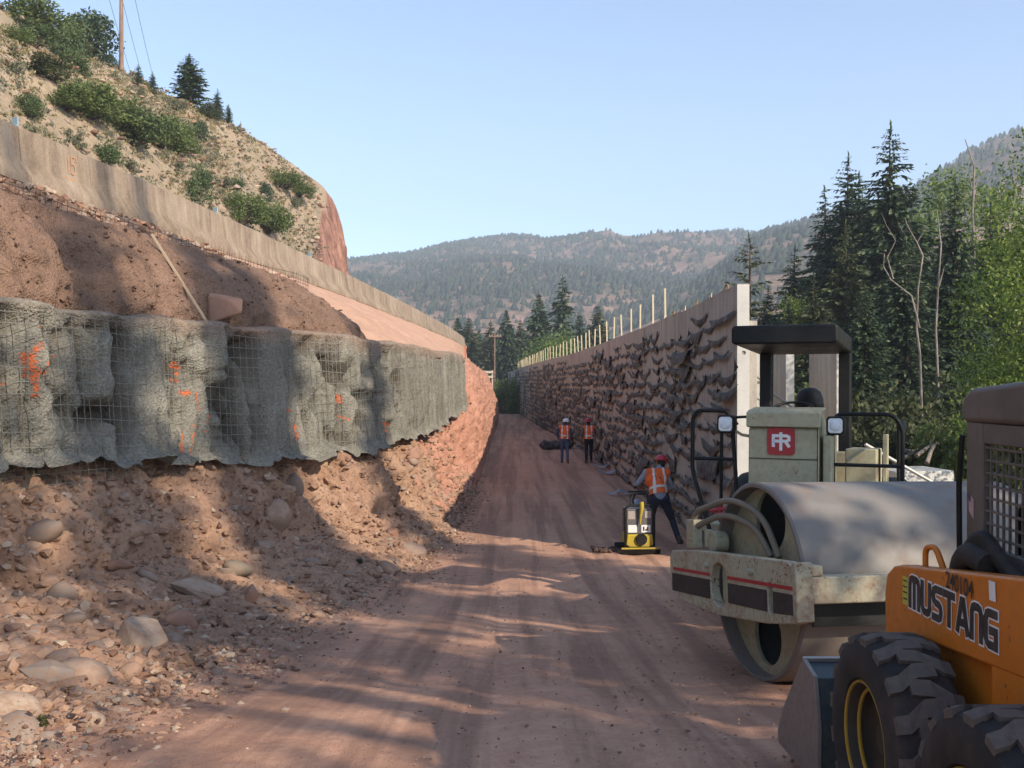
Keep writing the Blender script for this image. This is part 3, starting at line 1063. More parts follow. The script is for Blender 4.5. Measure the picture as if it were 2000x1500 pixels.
# ---------------------------------------------------------------- concrete barriers
def concrete(name, stops, scale=1.2, streak=1.0, bump=0.35):
    t = NT(name)
    co = t.coords('World')
    n1 = t.noise(co, scale, 6, 0.6)
    n2 = t.noise(co, 30.0, 4, 0.7)
    s = t.noise(t.mapped(co, (2.6, 2.6, 0.22)), 2.0, 5, 0.62)
    f = t.mix(0.30, t.mix(0.5 * streak, n1, s), n2)
    c = t.ramp(f, stops)
    pit = t.ramp(t.voro(co, 55.0), [(0.05, 0.5), (0.14, 1.0)])
    pm = t.ramp(t.noise(co, 9.0, 2, 0.5), [(0.5, 0.0), (0.62, 1.0)])
    c = t.mix(t.math('MULTIPLY', pm, 0.5), c, t.mix(1.0, c, pit, 'MULTIPLY'))
    return t.done(c, 0.9, 0, t.bump(n2, bump, 0.012), 0.2)
M_BARRIER = concrete("barrier_concrete", [(0.36, (0.125, 0.092, 0.066)), (0.5, (0.27, 0.205, 0.148)), (0.64, (0.39, 0.315, 0.235))])
M_SPRAYMARK = paint("faded_spray_paint", (0.52, 0.25, 0.12), 0.8, (0.35, 0.28, 0.2), 0.6, 8.0)

def barrier_profile():
    # half of the safety shape facing the cut (x towards the cut), then the highway side
    return [(0.30, -0.06), (0.30, 0.075), (0.135, 0.33), (0.085, 0.815), (0.06, 0.85), (-0.06, 0.85), (-0.085, 0.815), (-0.135, 0.33), (-0.30, 0.075), (-0.30, -0.06)]

# segment ends along the road
SEG = [3.4, 7.2, 11.0, 14.85, 18.65, 22.3, 26.2, 30.0, 33.8, 37.6, 41.4, 45.2, 49.0, 52.8, 56.6, 60.4, 64.2, 68.0, 71.8, 75.6, 79.4, 83.2]
ORD = ["second", "third", "fourth", "fifth", "sixth", "seventh", "eighth", "ninth", "tenth", "eleventh", "twelfth", "thirteenth", "fourteenth", "fifteenth", "sixteenth", "seventeenth", "eighteenth"]
barriers = []
for k in range(len(SEG) - 1):
    a, b = SEG[k] + 0.012, SEG[k + 1] - 0.012
    pa = Vector((float(BARX(a)), a, ROADZ)); pb = Vector((float(BARX(b)), b, ROADZ))
    mid = (pa + pb) / 2
    L = (pb - pa).length
    ang = math.atan2(-(pb - pa).x, (pb - pa).y)
    mbx = MB()
    n = 14
    prof = barrier_profile()
    vs, fs = [], []
    m = len(prof)
    rr = random.Random(100 + k)
    for i in range(n + 1):
        y = -L / 2 + L * i / n
        inset = 0.03 if i in (0, n) else 0.0
        for (x, z) in prof:
            nz = mnoise.noise(Vector((x * 3, y * 1.5 + k * 9, z * 3))) * 0.012
            vs.append((x * (1 - inset) + nz, y, z - (0.02 * inset if z > 0.8 else 0) + nz * 0.5))
    for i in range(n):
        for j in range(m):
            j2 = (j + 1) % m
            fs.append((i * m + j, i * m + j2, (i + 1) * m + j2, (i + 1) * m + j))
    fs += [tuple(range(m)), tuple(n * m + j for j in reversed(range(m)))]
    mbx.add(vs, fs)
    roll = R(rr.uniform(-1.2, 1.2))
    if k == 3:
        lab = "concrete barrier segment with faded orange number sprayed on it"
    elif k == 2:
        lab = "concrete barrier segment at the left picture edge, beside the open joint"
    elif k < 2:
        lab = "concrete barrier segment on the highway edge outside the picture, %s from the numbered one" % ("next" if k == 1 else "farther")
    else:
        lab = "concrete barrier segment, %s along from the orange-numbered one" % (["next"] + ORD)[k - 4]
    o = mbx.build("concrete_barrier", M_BARRIER, smooth=35, bevel=0.012)
    o.location = mid
    o.rotation_euler = (0, roll, ang)
    tag(o, lab, "barrier", "concrete barriers along the highway edge")
    barriers.append((o, mid, ang, L))
    if k == 3:
        # sprayed number, 15'
        mk = MB()
        strokes = [[(-0.11, 0.40), (-0.105, 0.70)], [(0.10, 0.70), (0.0, 0.70), (-0.01, 0.58), (0.06, 0.585), (0.10, 0.53), (0.09, 0.45), (0.03, 0.415), (-0.03, 0.43)], [(0.16, 0.72), (0.15, 0.64)], [(-0.2, 0.33), (-0.05, 0.315), (0.08, 0.335)]]
        for q, st in enumerate(strokes):
            P, F = ribbon(st, 0.024)
            # the face leans: x falls from 0.135 at z .33 to 0.085 at .815
            vs2 = [(0.135 - (z - 0.33) * 0.103 + 0.011 + 0.0006 * q, -y - 0.05 - 0.35, z) for (y, z) in [(-p[0], p[1]) for p in P]]
            vs2 = [(v[0], (P[i][0]) - 0.55, v[2]) for i, v in enumerate(vs2)]
            mk.add(vs2, F)
        mk.build("painted_number", M_SPRAYMARK, o, fix=False)

# reflector plates on the barrier tops
M_REFL = paint("reflector_grey", (0.30, 0.40, 0.44), 0.5, amount=0.3)
for d, lab in ((14.9, "small grey reflector plate on the barrier at the left picture edge"), (22.5, "small grey reflector plate on the barrier beside the green shrub"), (30.2, "small grey reflector plate on the barrier below the cliff nose"),
               (45.4, "small pale reflector plate on the sunlit middle barriers"), (56.8, "small pale reflector plate on the far sunlit barriers"), (68.2, "small pale reflector plate near the far end of the barriers")):
    m = MB()
    m.box(-0.012, 0.012, -0.06, 0.06, 0.0, 0.14)
    m.box(-0.03, 0.03, -0.05, 0.05, -0.004, 0.016)
    o = m.build("reflector_plate", M_REFL, bevel=0.004)
    o.location = (float(BARX(d)), d, ROADZ + 0.852)
    o.rotation_euler = (0, 0, R(65))
    tag(o, lab, "reflector", "reflector plates on the barriers")

# ---------------------------------------------------------------- stones
def stone_material(name, a, b, c):
    t = NT(name)
    co = t.coords('Object')
    ri = t.node("ShaderNodeObjectInfo").outputs["Random"]
    n = t.noise(co, 2.5, 6, 0.65)
    n2 = t.noise(co, 22, 3, 0.7)
    base = t.ramp(ri, [(0.1, a), (0.5, b), (0.9, c)])
    col = t.mix(t.ramp(n, [(0.35, 0.0), (0.62, 0.8)]), base, (0.27, 0.165, 0.11))
    return t.done(col, 0.85, 0, t.bump(t.mix(0.4, n, n2), 0.35, 0.05), 0.25)
M_COBBLE = stone_material("river_cobble", (0.30, 0.20, 0.145), (0.38, 0.265, 0.19), (0.27, 0.225, 0.19))
M_STONE_RED = stone_material("red_sandstone", (0.28, 0.14, 0.10), (0.36, 0.20, 0.145), (0.33, 0.18, 0.13))
M_STONE_GREY = stone_material("grey_stone", (0.19, 0.165, 0.145), (0.24, 0.205, 0.175), (0.21, 0.18, 0.155))
M_STONE_GREEN = stone_material("greenish_stone", (0.20, 0.195, 0.13), (0.22, 0.21, 0.145), (0.21, 0.20, 0.15))
M_STONE_PALE = stone_material("pale_stone", (0.40, 0.31, 0.235), (0.43, 0.335, 0.25), (0.38, 0.295, 0.225))

def rock_mesh(name, seed, kind, mat, sub=2):
    bm = bmesh.new()
    if kind == 'round':
        bmesh.ops.create_icosphere(bm, subdivisions=sub, radius=1.0)
        for v in bm.verts:
            n = mnoise.noise(v.co * 0.9 + Vector((seed * 7.1, 0, 0))) * 0.26 + mnoise.noise(v.co * 2.1 + Vector((0, seed * 3.3, 0))) * 0.07
            v.co *= (1 + n)
    else:
        r = random.Random(seed)
        for _ in range(13):
            p = Vector((r.uniform(-1, 1), r.uniform(-1, 1), r.uniform(-1, 1)))
            p = p.normalized() * r.uniform(0.8, 1.1)
            bm.verts.new(p)
        bmesh.ops.convex_hull(bm, input=bm.verts[:])
        bmesh.ops.delete(bm, geom=[v for v in bm.verts if not v.link_faces], context='VERTS')
        bmesh.ops.bevel(bm, geom=bm.edges[:], offset=0.05, segments=1, affect='EDGES')
    me = bpy.data.meshes.new(name)
    bm.to_mesh(me); bm.free()
    me.materials.append(mat)
    me.polygons.foreach_set("use_smooth", [kind == 'round'] * len(me.polygons))
    return me

ROUND = [rock_mesh("cobble", s, 'round', M_COBBLE if s % 4 else M_STONE_GREY) for s in range(1, 9)]
SHARD = [rock_mesh("shard", s, 'sharp', M_STONE_RED if s % 2 else M_COBBLE) for s in range(1, 7)]

def bvh_of(o):
    me = o.data
    return BVHTree.FromPolygons([o.matrix_world @ v.co for v in me.vertices], [tuple(p.vertices) for p in me.polygons])
BANK_BVH = bvh_of(bank)
ROAD_BVH = bvh_of(road)
HILL_BVH = bvh_of(hill)
SLOPE_BVH = bvh_of(slope)

# 290 stones one can tell apart, pieces of the bank
rs = random.Random(11)
count = 0
tries = 0
while count < 290 and tries < 4000:
    tries += 1
    d = 4.8 + 19 * rs.random() ** 1.9
    v = 0.02 + 0.80 * rs.random() ** 1.3
    x, y, z = (float(q) for q in bank_point(d, v))
    p = Vector((x, y, z))
    if abs(x / y) > 0.53:
        continue
    u = rs.random()
    size = 0.026 + 0.05 * rs.random() + (0.085 * rs.random() if u > 0.75 else 0) + (0.07 if u > 0.97 else 0)
    if d > 14: size *= 1.2
    me = rs.choice(ROUND) if rs.random() < (0.72 if d < 16 else 0.35) else rs.choice(SHARD)
    h = BANK_BVH.find_nearest(p)
    q = h[0] + h[1] * (size * rs.uniform(-0.35, 0.22)) if h[0] else p
    o = from_mesh("cobble" if me in ROUND else "shard", me, bank, q, (rs.uniform(-.6, .6), rs.uniform(-.6, .6), rs.uniform(0, 6.3)), (size * rs.uniform(1.0, 1.6), size, size * rs.uniform(0.55, 0.85)))
    count += 1

# named stones lying free or standing out
def big_stone(px, py, w, kind, mat, label, bv, rot=(0, 0, 0), sc=(1.2, 1.0, 0.7), seed=1, sink=0.25, name="boulder", deep=0.0):
    h = ray(px, py, bv)
    me = rock_mesh(name, seed, kind, mat, 3)
    s = w / 2 * 1.18
    o = from_mesh(name, me, None, h[0] + Vector((0, 0.0, s * sc[2] * (1 - 2 * sink))) * 0.5 + h[1] * s * (0.18 - deep * 2), rot, (s * sc[0], s * sc[1], s * sc[2]))
    return tag(o, label, "rock", "loose rocks along the cut")
BK = [BANK_BVH, ROAD_BVH]
big_stone(535, 1018, 0.44, 'round', M_COBBLE, "large smooth pinkish boulder bulging from the bank below the shotcrete", BK, (0.2, 0.3, 0.4), (1.0, 0.95, 1.05), 21, deep=0.30)
big_stone(577, 955, 0.36, 'round', M_STONE_GREY, "blue-grey rounded boulder hanging right under the shotcrete edge", BK, (0.1, 0.2, 0.3), (0.85, 0.8, 1.2), 22, deep=0.30)
big_stone(388, 1160, 0.42, 'sharp', M_STONE_PALE, "flat pale slab tilted over a dark gap at the bank foot", BK, (0.25, 0.35, 0.5), (1.5, 1.0, 0.42), 23, name="slab")
big_stone(462, 1122, 0.25, 'round', M_STONE_GREEN, "smooth greenish cobble above the tilted slab", BK, (0, 0.2, 0.1), (1.2, 0.9, 0.75), 24, name="cobble")
big_stone(282, 1262, 0.42, 'sharp', M_STONE_PALE, "large cream-coloured broken boulder at the foot of the bank", BK, (0.3, 0.2, 1.2), (1.2, 0.95, 0.85), 25)
big_stone(356, 1228, 0.24, 'round', M_STONE_RED, "wedge-shaped brown rock beside the cream-coloured boulder", BK, (0.3, 0.5, 0.8), (1.25, 0.8, 0.8), 26)
big_stone(22, 1398, 0.20, 'round', M_STONE_PALE, "large egg-shaped cobble in the bottom left corner", BK, (0.0, 0.2, 0.0), (1.35, 1.0, 0.85), 27, name="cobble")
big_stone(182, 1414, 0.115, 'round', M_STONE_PALE, "small pale egg-shaped cobble on the dirt by the road edge", BK, (0.1, 0.2, 0.5), (1.15, 1.0, 0.8), 28, name="cobble")
big_stone(95, 1325, 0.26, 'sharp', M_STONE_GREY, "dark angular flat rock above the bottom left cobbles", BK, (0.2, 0.3, 0.2), (1.3, 0.9, 0.55), 29)
big_stone(252, 1324, 0.145, 'round', M_COBBLE, "round brown cobble below the cream-coloured boulder", BK, (0.1, 0.0, 0.5), (1.05, 1.0, 0.9), 30, name="cobble")
big_stone(488, 1170, 0.22, 'sharp', M_STONE_RED, "upright reddish angular rock beside the tilted slab", BK, (0.2, 0.1, 0.7), (0.9, 0.8, 1.0), 31)
big_stone(125, 1165, 0.20, 'round', M_STONE_GREY, "grey rounded cobble set in the bank near the left picture edge", BK, (0.1, 0.2, 0.7), (1.1, 0.9, 0.9), 32, name="cobble")
big_stone(232, 1110, 0.24, 'sharp', M_STONE_RED, "reddish wedge rock half buried in the sunny bank", BK, (0.1, 0.2, 0.2), (1.3, 0.9, 0.5), 33)

# boulder and stones on the bench
def bench_stone(px, d, w, kind, mat, label, rot, sc, seed, dx=0.0):
    x = (px - 1000) / FPX * d
    me = rock_mesh("boulder", seed, kind, mat, 3)
    s = w / 2
    z = float(TOPZ(d)) + 0.02
    o = from_mesh("boulder", me, None, (x + dx, d, z + s * sc[2] * 0.75), rot, (s * sc[0], s * sc[1], s * sc[2]))
    tag(o, label, "rock", "rocks on the bench above the grey shotcrete")
bench_stone(428, 14.72, 0.66, 'sharp', M_STONE_RED, "big red angular boulder sitting on the shotcrete bench", (0.3, 0.1, 0.5), (1.05, 0.9, 0.95), 4, 0.06)
bench_stone(541, 16.2, 0.20, 'round', M_STONE_RED, "small round reddish stone on the bench, away from the big boulder", (0, 0, 0), (1, 1, .85), 42)
bench_stone(339, 13.6, 0.09, 'round', M_STONE_GREY, "small dark stone on the bench beside the leaning lath", (0, 0, 0), (1.2, 1, .8), 43)
bench_stone(325, 13.5, 0.07, 'round', M_STONE_RED, "tiny reddish stone on the bench, one of two by the lath", (0, 0, 0), (1, 1, .8), 44)

# leaning wooden lath
M_LATH = paint("weathered_lath", (0.42, 0.33, 0.23), 0.8, (0.25, 0.18, 0.12), 0.5, 5.0)
p0 = Vector(((396 - 1000) / FPX * 14.2, 14.2, float(TOPZ(14.2)) + 0.02)); p1 = pix(285, 458, 14.25)
m = MB()
ax = (p1 - p0)
q = ax.to_track_quat('Z', 'X').to_matrix().to_4x4()
m.M = q
m.box(-0.017, 0.017, -0.010, 0.010, 0, ax.length)
o = m.build("wooden_lath", M_LATH, bevel=0.003)
o.location = p0 + Vector((0.10, -0.05, 0))
tag(o, "weathered wooden lath leaning against the brown shotcrete face", "lath")

# loose gravel: too many and too small to pick apart
def pebbles(name, n, sampler, smin, smax, mat, label, parent=None, seed=1, power=2.2):
    r = np.random.default_rng(seed)
    C, N = sampler(r, n)
    base = []
    for s in range(6):
        bm = bmesh.new()
        bmesh.ops.create_icosphere(bm, subdivisions=1, radius=1.0)
        Vv = np.array([v.co[:] for v in bm.verts]); F = np.array([[v.index for v in f.verts] for f in bm.faces])
        bm.free()
        Vv = Vv * (1 + 0.28 * np.random.default_rng(s).normal(size=(len(Vv), 1)))
        base.append((Vv, F))
    Vs, Fs = [], []
    nb = 0
    idx = r.integers(0, 6, len(C))
    for s in range(6):
        sel = np.where(idx == s)[0]
        if not len(sel): continue
        Vv, F = base[s]
        m_ = len(sel)
        sz = smin + (smax - smin) * r.random(m_) ** power
        sc = np.stack([sz * r.uniform(0.9, 1.7, m_), sz * r.uniform(0.8, 1.1, m_), sz * r.uniform(0.5, 0.9, m_)], -1)
        a = r.uniform(0, 2 * PI, m_)
        P = Vv[None] * sc[:, None]
        ca, sa = np.cos(a)[:, None], np.sin(a)[:, None]
        Q = np.stack([P[..., 0] * ca - P[..., 1] * sa, P[..., 0] * sa + P[..., 1] * ca, P[..., 2]], -1) + (C[sel] + N[sel] * (sz * 0.25)[:, None])[:, None]
        Vs.append(Q.reshape(-1, 3)); Fs.append((F[None] + (np.arange(m_) * len(Vv))[:, None, None]).reshape(-1, 3) + nb)
        nb += m_ * len(Vv)
    o = mesh_np(name, np.concatenate(Vs), np.concatenate(Fs), mat, smooth=False, parent=parent)
    if parent is None:
        tag(o, label, "gravel")
    o["kind"] = "stuff"
    return o

def gravel_mat():
    t = NT("mixed_gravel")
    ri = t.node("ShaderNodeNewGeometry").outputs["Random Per Island"]
    c = t.ramp(ri, [(0.05, (0.15, 0.085, 0.060)), (0.3, (0.27, 0.16, 0.108)), (0.55, (0.34, 0.215, 0.145)), (0.78, (0.24, 0.185, 0.15)), (0.97, (0.42, 0.32, 0.235))])
    return t.done(c, 0.9, 0, None, 0.2)
M_GRAVEL = gravel_mat()

def on_bank(r, n):
    d = 4.6 + 24 * r.random(n) ** 1.45
    v = 0.01 + 0.93 * r.random(n) ** 1.05
    X, Y, Z = bank_point(d, v)
    C = P3(X, Y, Z)
    out = np.array([[h[0][0], h[0][1], h[0][2]] for h in (BANK_BVH.find_nearest(Vector(c)) for c in C)])
    return out, np.tile(np.array([[0.6, -0.2, 0.75]]), (n, 1))
pebbles("gravel", 9000, on_bank, 0.009, 0.060, M_GRAVEL, "loose pebbles and crumbled stones covering the raw earth bank", seed=2)

def on_foot(r, n):
    d = 4.4 + 30 * r.random(n) ** 1.7
    x = FOOTX(d) + r.normal(-0.05, 0.22, n)
    C = P3(x, d, G(d) + 0.005)
    C[:, 2] += np.clip(FOOTX(d) - x, 0, 1) * 0.30
    return C, np.tile(np.array([[0, 0, 1.0]]), (n, 1))
pebbles("gravel", 5200, on_foot, 0.004, 0.028, M_GRAVEL, "strip of small gravel along the left edge of the dirt road", seed=3, power=5)

def on_road(r, n):
    d = 4.3 + 14 * r.random(n) ** 1.3
    x = r.uniform(-2.0, 3.4, n)
    C = P3(x, d, G(d) + 0.004)
    return C, np.tile(np.array([[0, 0, 0.4]]), (n, 1))
pebbles("gravel", 3000, on_road, 0.003, 0.013, M_GRAVEL, "tiny stones scattered over the dirt road surface", seed=4, power=3)

def on_lift(r, n):
    d = r.uniform(7.5, 21, n); v = r.uniform(0.0, 1.0, n)
    x0, x1 = LIFTX(d) - 0.35, BARX(d) + 0.4
    X = x0 + (x1 - x0) * v
    Z = LIFTZ(d) + (ROADZ - LIFTZ(d)) * v
    out = np.array([list(SLOPE_BVH.find_nearest(Vector((a, b, c)))[0]) for a, b, c in zip(X, d, Z)])
    return out, np.tile(np.array([[0.3, -0.1, 0.5]]), (n, 1))
pebbles("rubble", 2400, on_lift, 0.010, 0.085, M_GRAVEL, "dark rubble lying on the shoulder under the concrete barriers", seed=12, power=4)

# crumbs of the same earth, too small and too many to count
def on_upper_face(r, n):
    sk = [c for c in shot2.children if c.name.startswith("shotcrete_skin")][0]
    me = sk.data
    Vv = np.empty(len(me.vertices) * 3); me.vertices.foreach_get("co", Vv); Vv = Vv.reshape(-1, 3) + np.array(shot2.location)
    k = r.integers(0, len(Vv), n)
    sel = fbm(Vv[k] * 1.3, 3, 131) + 0.35 * r.normal(size=n) > -0.1
    C = Vv[k][sel] + r.normal(0, 0.02, (int(sel.sum()), 3)) * np.array([0.2, 1, 1])
    return C, np.tile(np.array([[0.5, -0.1, 0.0]]), (len(C), 1))
pebbles("soil_crumbs", 3600, on_upper_face, 0.006, 0.036, M_SHOT2, "crumbly clods stuck to the brown upper face", seed=14, power=3)
pebbles("soil_crumbs", 6500, on_bank, 0.012, 0.075, M_BANK, "crumbly clods of earth over the raw bank", seed=15, power=3)

# ================================================================== PRECAST RETAINING WALL
WALLX = curve([16, 21, 25.6, 33, 40, 52, 69, 95, 125, 150, 160], [3.60, 3.70, 3.72, 3.62, 3.5, 3.2, 2.14, 0.95, 0.0, -1.0, -1.5], 1.5)
WTOP = 3.30
M_PANEL = concrete("panel_concrete", [(0.34, (0.20, 0.175, 0.15)), (0.5, (0.37, 0.335, 0.292)), (0.66, (0.50, 0.46, 0.405))], 0.7, 1.2)
M_PANEL_SUNLIT = concrete("panel_concrete_sunlit", [(0.30, (0.40, 0.385, 0.35)), (0.5, (0.52, 0.505, 0.465)), (0.7, (0.60, 0.585, 0.545))], 1.5, 0.5)  # panel concrete lightened, sunlight put into the colour

def fabric():
    t = NT("black_geotextile")
    co = t.coords('World')
    n = t.noise(co, 5.0, 5, 0.65)
    c = t.ramp(n, [(0.35, (0.022, 0.022, 0.021)), (0.52, (0.065, 0.061, 0.056)), (0.70, (0.19, 0.165, 0.14))])
    return t.done(c, 0.75, 0, t.bump(t.noise(co, 60, 3, 0.7), 0.4, 0.01), 0.3)
M_FABRIC = fabric()
M_LIFT = paint("lifting_hook_steel", (0.42, 0.36, 0.28), 0.5, amount=0.4, metal=0.5)
M_HOOKRUST = paint("hook_rust", (0.30, 0.17, 0.07), 0.8, amount=0.4)

wall = empty("retaining_wall", (float(WALLX(16)), 16.0, float(G(16))), label="long precast concrete retaining wall with rows of torn black fabric", cat="retaining wall")
WO = Vector(wall.location)
edges = [16.0]
while edges[-1] < 152:
    edges.append(edges[-1] + 2.93)
for k in range(len(edges) - 1):
    a, b = edges[k] + (0.0 if k == 0 else 0.007), edges[k + 1] - 0.007
    pa = Vector((float(WALLX(a)), a, 0)); pb = Vector((float(WALLX(b)), b, 0))
    ang = math.atan2(-(pb - pa).x, (pb - pa).y)
    L = (pb - pa).length
    rr = random.Random(k)
    zb = float(G((a + b) / 2)) - 0.25
    m = MB()
    m.box(0.0, 0.20, 0.0, L, zb, WTOP + rr.uniform(-0.015, 0.015))
    if k < 14:     # cast rib on the back of the panel
        m.box(0.202, 0.62, L * 0.44, L * 0.56, zb, WTOP - 0.5)
    o = m.build("panel", M_PANEL, wall, bevel=0.012 if k < 12 else None)
    o.location = pa - WO + Vector((rr.uniform(-0.012, 0.012), 0, 0))
    o.rotation_euler = (0, 0, ang)
    if k == 0:
        o["label"] = "end panel with its pale sunlit edge facing the camera"
# end edge of the first panel, sunlight painted in as paler concrete
m = MB()
m.plate([(0.004, float(G(16)) - 0.24), (0.196, float(G(16)) - 0.24), (0.196, WTOP - 0.006), (0.004, WTOP - 0.006)], [circle(0.11, 2.20, 0.035, 10)], 'y', -0.022, -0.002)
o = m.build("sunlit_end_edge", M_PANEL_SUNLIT, wall)
o.location = (0, 0, -WO.z)

for k in range(6):
    d = 16.6 + k * 1.5
    x = float(WALLX(d))
    m = MB()
    m.tube(bend([(x - 0.03, d - 0.07, WTOP - 0.05), (x - 0.03, d - 0.05, WTOP + 0.05), (x - 0.02, d + 0.13, WTOP + 0.055), (x - 0.03, d + 0.15, WTOP - 0.05)], 0.03), 0.012, 6)
    o = m.build("lifting_hook", M_LIFT if k % 2 else M_HOOKRUST, wall, smooth=60)
    o.location = -WO

# ---------------------------------------------------------------- torn geotextile tails
def flap_mesh(seed, mat):
    """a torn tail of fabric pinned at its ends, sagging between, with a pulled-up corner here and there"""
    r = random.Random(seed)
    big = seed % 8 == 0
    nx, ny = 11, 4
    L = r.uniform(1.4, 2.3)
    w = r.uniform(0.24, 0.34) if big else r.uniform(0.09, 0.17)
    sag = r.uniform(0.05, 0.13)
    tip = r.choice((-9.0, -9.0, -9.0, 0.0, 1.0, r.uniform(0.3, 0.7)))
    tiph = r.uniform(0.05, 0.16)
    ph = r.uniform(0, 6)
    vs = []
    for i in range(nx):
        s = i / (nx - 1)
        pk = max(0.0, 1 - abs(s - tip) / 0.18)
        reach = w * (0.45 + 0.55 * math.sin(s * PI) + 0.25 * math.sin(s * 13 + ph) * 0.5) * r.uniform(0.85, 1.15)
        for j in range(ny):
            t = j / (ny - 1)
            out = 0.008 + reach * (0.32 * t - 0.06 * t * t) + 0.02 * pk * t + 0.02 * math.sin(t * PI) * (1 + math.sin(s * 9 + ph))
            z = -sag * math.sin(s * PI) - reach * (0.35 * t + 0.65 * t * t) * (1 - pk) + pk * tiph * t ** 1.3
            z += 0.012 * math.sin(s * 17 + ph) * t
            vs.append(((s - 0.5) * L, out, z))
    me = bpy.data.meshes.new("fabric_flap")
    fs = [tuple(int(q) for q in f) for f in grid_faces(nx, ny)]
    me.from_pydata(vs, [], fs)
    me.materials.append(mat)
    me.polygons.foreach_set("use_smooth", [True] * len(fs))
    return me
FLAPS = [flap_mesh(s, M_FABRIC) for s in range(24)]

def wall_frame(d):
    t = Vector((float(WALLX(d + 0.3)) - float(WALLX(d - 0.3)), 0.6, 0)).normalized()
    return Vector((float(WALLX(d)), d, 0)), math.atan2(-t.x, t.y)

rows = 15
rf = random.Random(17)
nflap = 0
dcol = 16.8
while nflap < 297:
    for r_ in range(rows):
        if nflap >= 297: break
        z = float(G(dcol)) + 0.18 + r_ * 0.30 + rf.uniform(-0.03, 0.03)
        if z > WTOP - 0.50 and rf.random() < 0.55: continue
        if rf.random() < 0.10: continue
        d = dcol + rf.uniform(-0.15, 0.15) + 0.45 * math.sin(r_ * 2.4 + 1.0)
        if d < 16.75: d = 16.75
        p, a = wall_frame(d)
        sc = rf.uniform(0.75, 1.2)
        lx = sc * rf.uniform(0.8, 1.15)
        o = from_mesh("fabric_flap", rf.choice(FLAPS), wall, p + Vector((-0.014, 0, z)) - WO, (rf.uniform(-0.2, 0.2), rf.uniform(-0.05, 0.05), a + PI / 2), (lx if rf.random() < 0.5 else -lx, sc, sc * rf.uniform(0.8, 1.15)))
        nflap += 1
    dcol += 1.30
FLAP_END = dcol
# the rest of the tails, too far off to pick apart
Vs, Fs, nb = [], [], 0
d = FLAP_END - 0.5
while d < 150:
    step = 1.15 if d < 80 else 1.7
    for r_ in range(rows):
        z = float(G(d)) + 0.18 + r_ * 0.30 + rf.uniform(-0.03, 0.03)
        if z > WTOP - 0.50 and rf.random() < 0.55: continue
        if rf.random() < 0.08: continue
        me = rf.choice(FLAPS)
        p, a = wall_frame(d + rf.uniform(-0.6, 0.6))
        sc = rf.uniform(0.75, 1.2)
        Mx = Matrix.Translation(p + Vector((-0.014, 0, z)) - WO) @ Matrix.Rotation(a + PI / 2, 4, 'Z') @ Matrix.Diagonal((sc * rf.choice((-1, 1)), sc, sc, 1))
        Vs += [tuple(Mx @ v.co) for v in me.vertices]
        Fs += [tuple(i + nb for i in f.vertices) for f in me.polygons]
        nb += len(me.vertices)
    d += step
fl = mesh_np("fabric_flaps", np.array(Vs), np.array(Fs), M_FABRIC, parent=wall)
fl["kind"] = "stuff"

# thin wire loops showing between the tails on the bare panels
M_REBAR = paint("rebar_dark", (0.05, 0.04, 0.035), 0.8, amount=0.4)
m = MB()
for d, z in ((18.0, 1.75), (18.5, 1.72), (20.6, 1.35), (17.2, 1.2), (22.4, 1.9), (19.7, 2.3)):
    p, a = wall_frame(d)
    for dz in (0, 0.07):
        m.tube([(p.x - 0.02, d - 0.2, z + dz), (p.x - 0.03, d + 0.2, z + dz + 0.01)], 0.006, 5)
    for dy in (-0.12, 0.1):
        m.tube([(p.x - 0.035, d + dy, z - 0.05), (p.x - 0.03, d + dy, z + 0.13)], 0.006, 5)
o = m.build("wire_ties", M_REBAR, wall, smooth=60, fix=False)
o.location = -WO
o["kind"] = "stuff"

# ---------------------------------------------------------------- wooden stakes on the wall top
M_STAKE = paint("pale_pine_stake", (0.58, 0.49, 0.33), 0.7, (0.4, 0.32, 0.2), 0.35, 6.0)
rk = random.Random(9)
d = 25.6
n = 0
_T = ["", "", "twenty", "thirty", "forty", "fifty"]
_U = ["", "first", "second", "third", "fourth", "fifth", "sixth", "seventh", "eighth", "ninth", "tenth", "eleventh", "twelfth", "thirteenth", "fourteenth", "fifteenth", "sixteenth", "seventeenth", "eighteenth", "nineteenth"]
def ordinal(k):
    if k < 20: return _U[k]
    return _T[k // 10] + "-" + _U[k % 10] if k % 10 else _T[k // 10][:-1] + "ieth"
SPECIAL = {0: "tallest pale wooden stake, the one nearest the open end of the wall top", 1: "pale wooden stake on the wall top, next after the tallest one", 2: "pale wooden stake on the wall top, third counting from the wall end", 3: "pale wooden stake on the wall top, fourth counting from the wall end"}
while d < 112:
    m = MB()
    h = rk.uniform(0.80, 0.90) if n else 0.86
    m.box(-0.023, 0.023, -0.014, 0.014, -0.15, h)
    o = m.build("wooden_stake", M_STAKE)
    p, a = wall_frame(d)
    o.location = (p.x + 0.235, d, WTOP)
    o.rotation_euler = (R(rk.uniform(-2, 2)), R(rk.uniform(-2.5, 2.5)), a)
    tag(o, SPECIAL.get(n, "pale wooden stake on the wall top, the %s counting away from the open wall end" % ordinal(n + 1)), "stake", "wooden stakes along the wall top")
    d += rk.uniform(2.0, 2.6) if n < 9 else rk.uniform(1.5, 2.1)
    n += 1

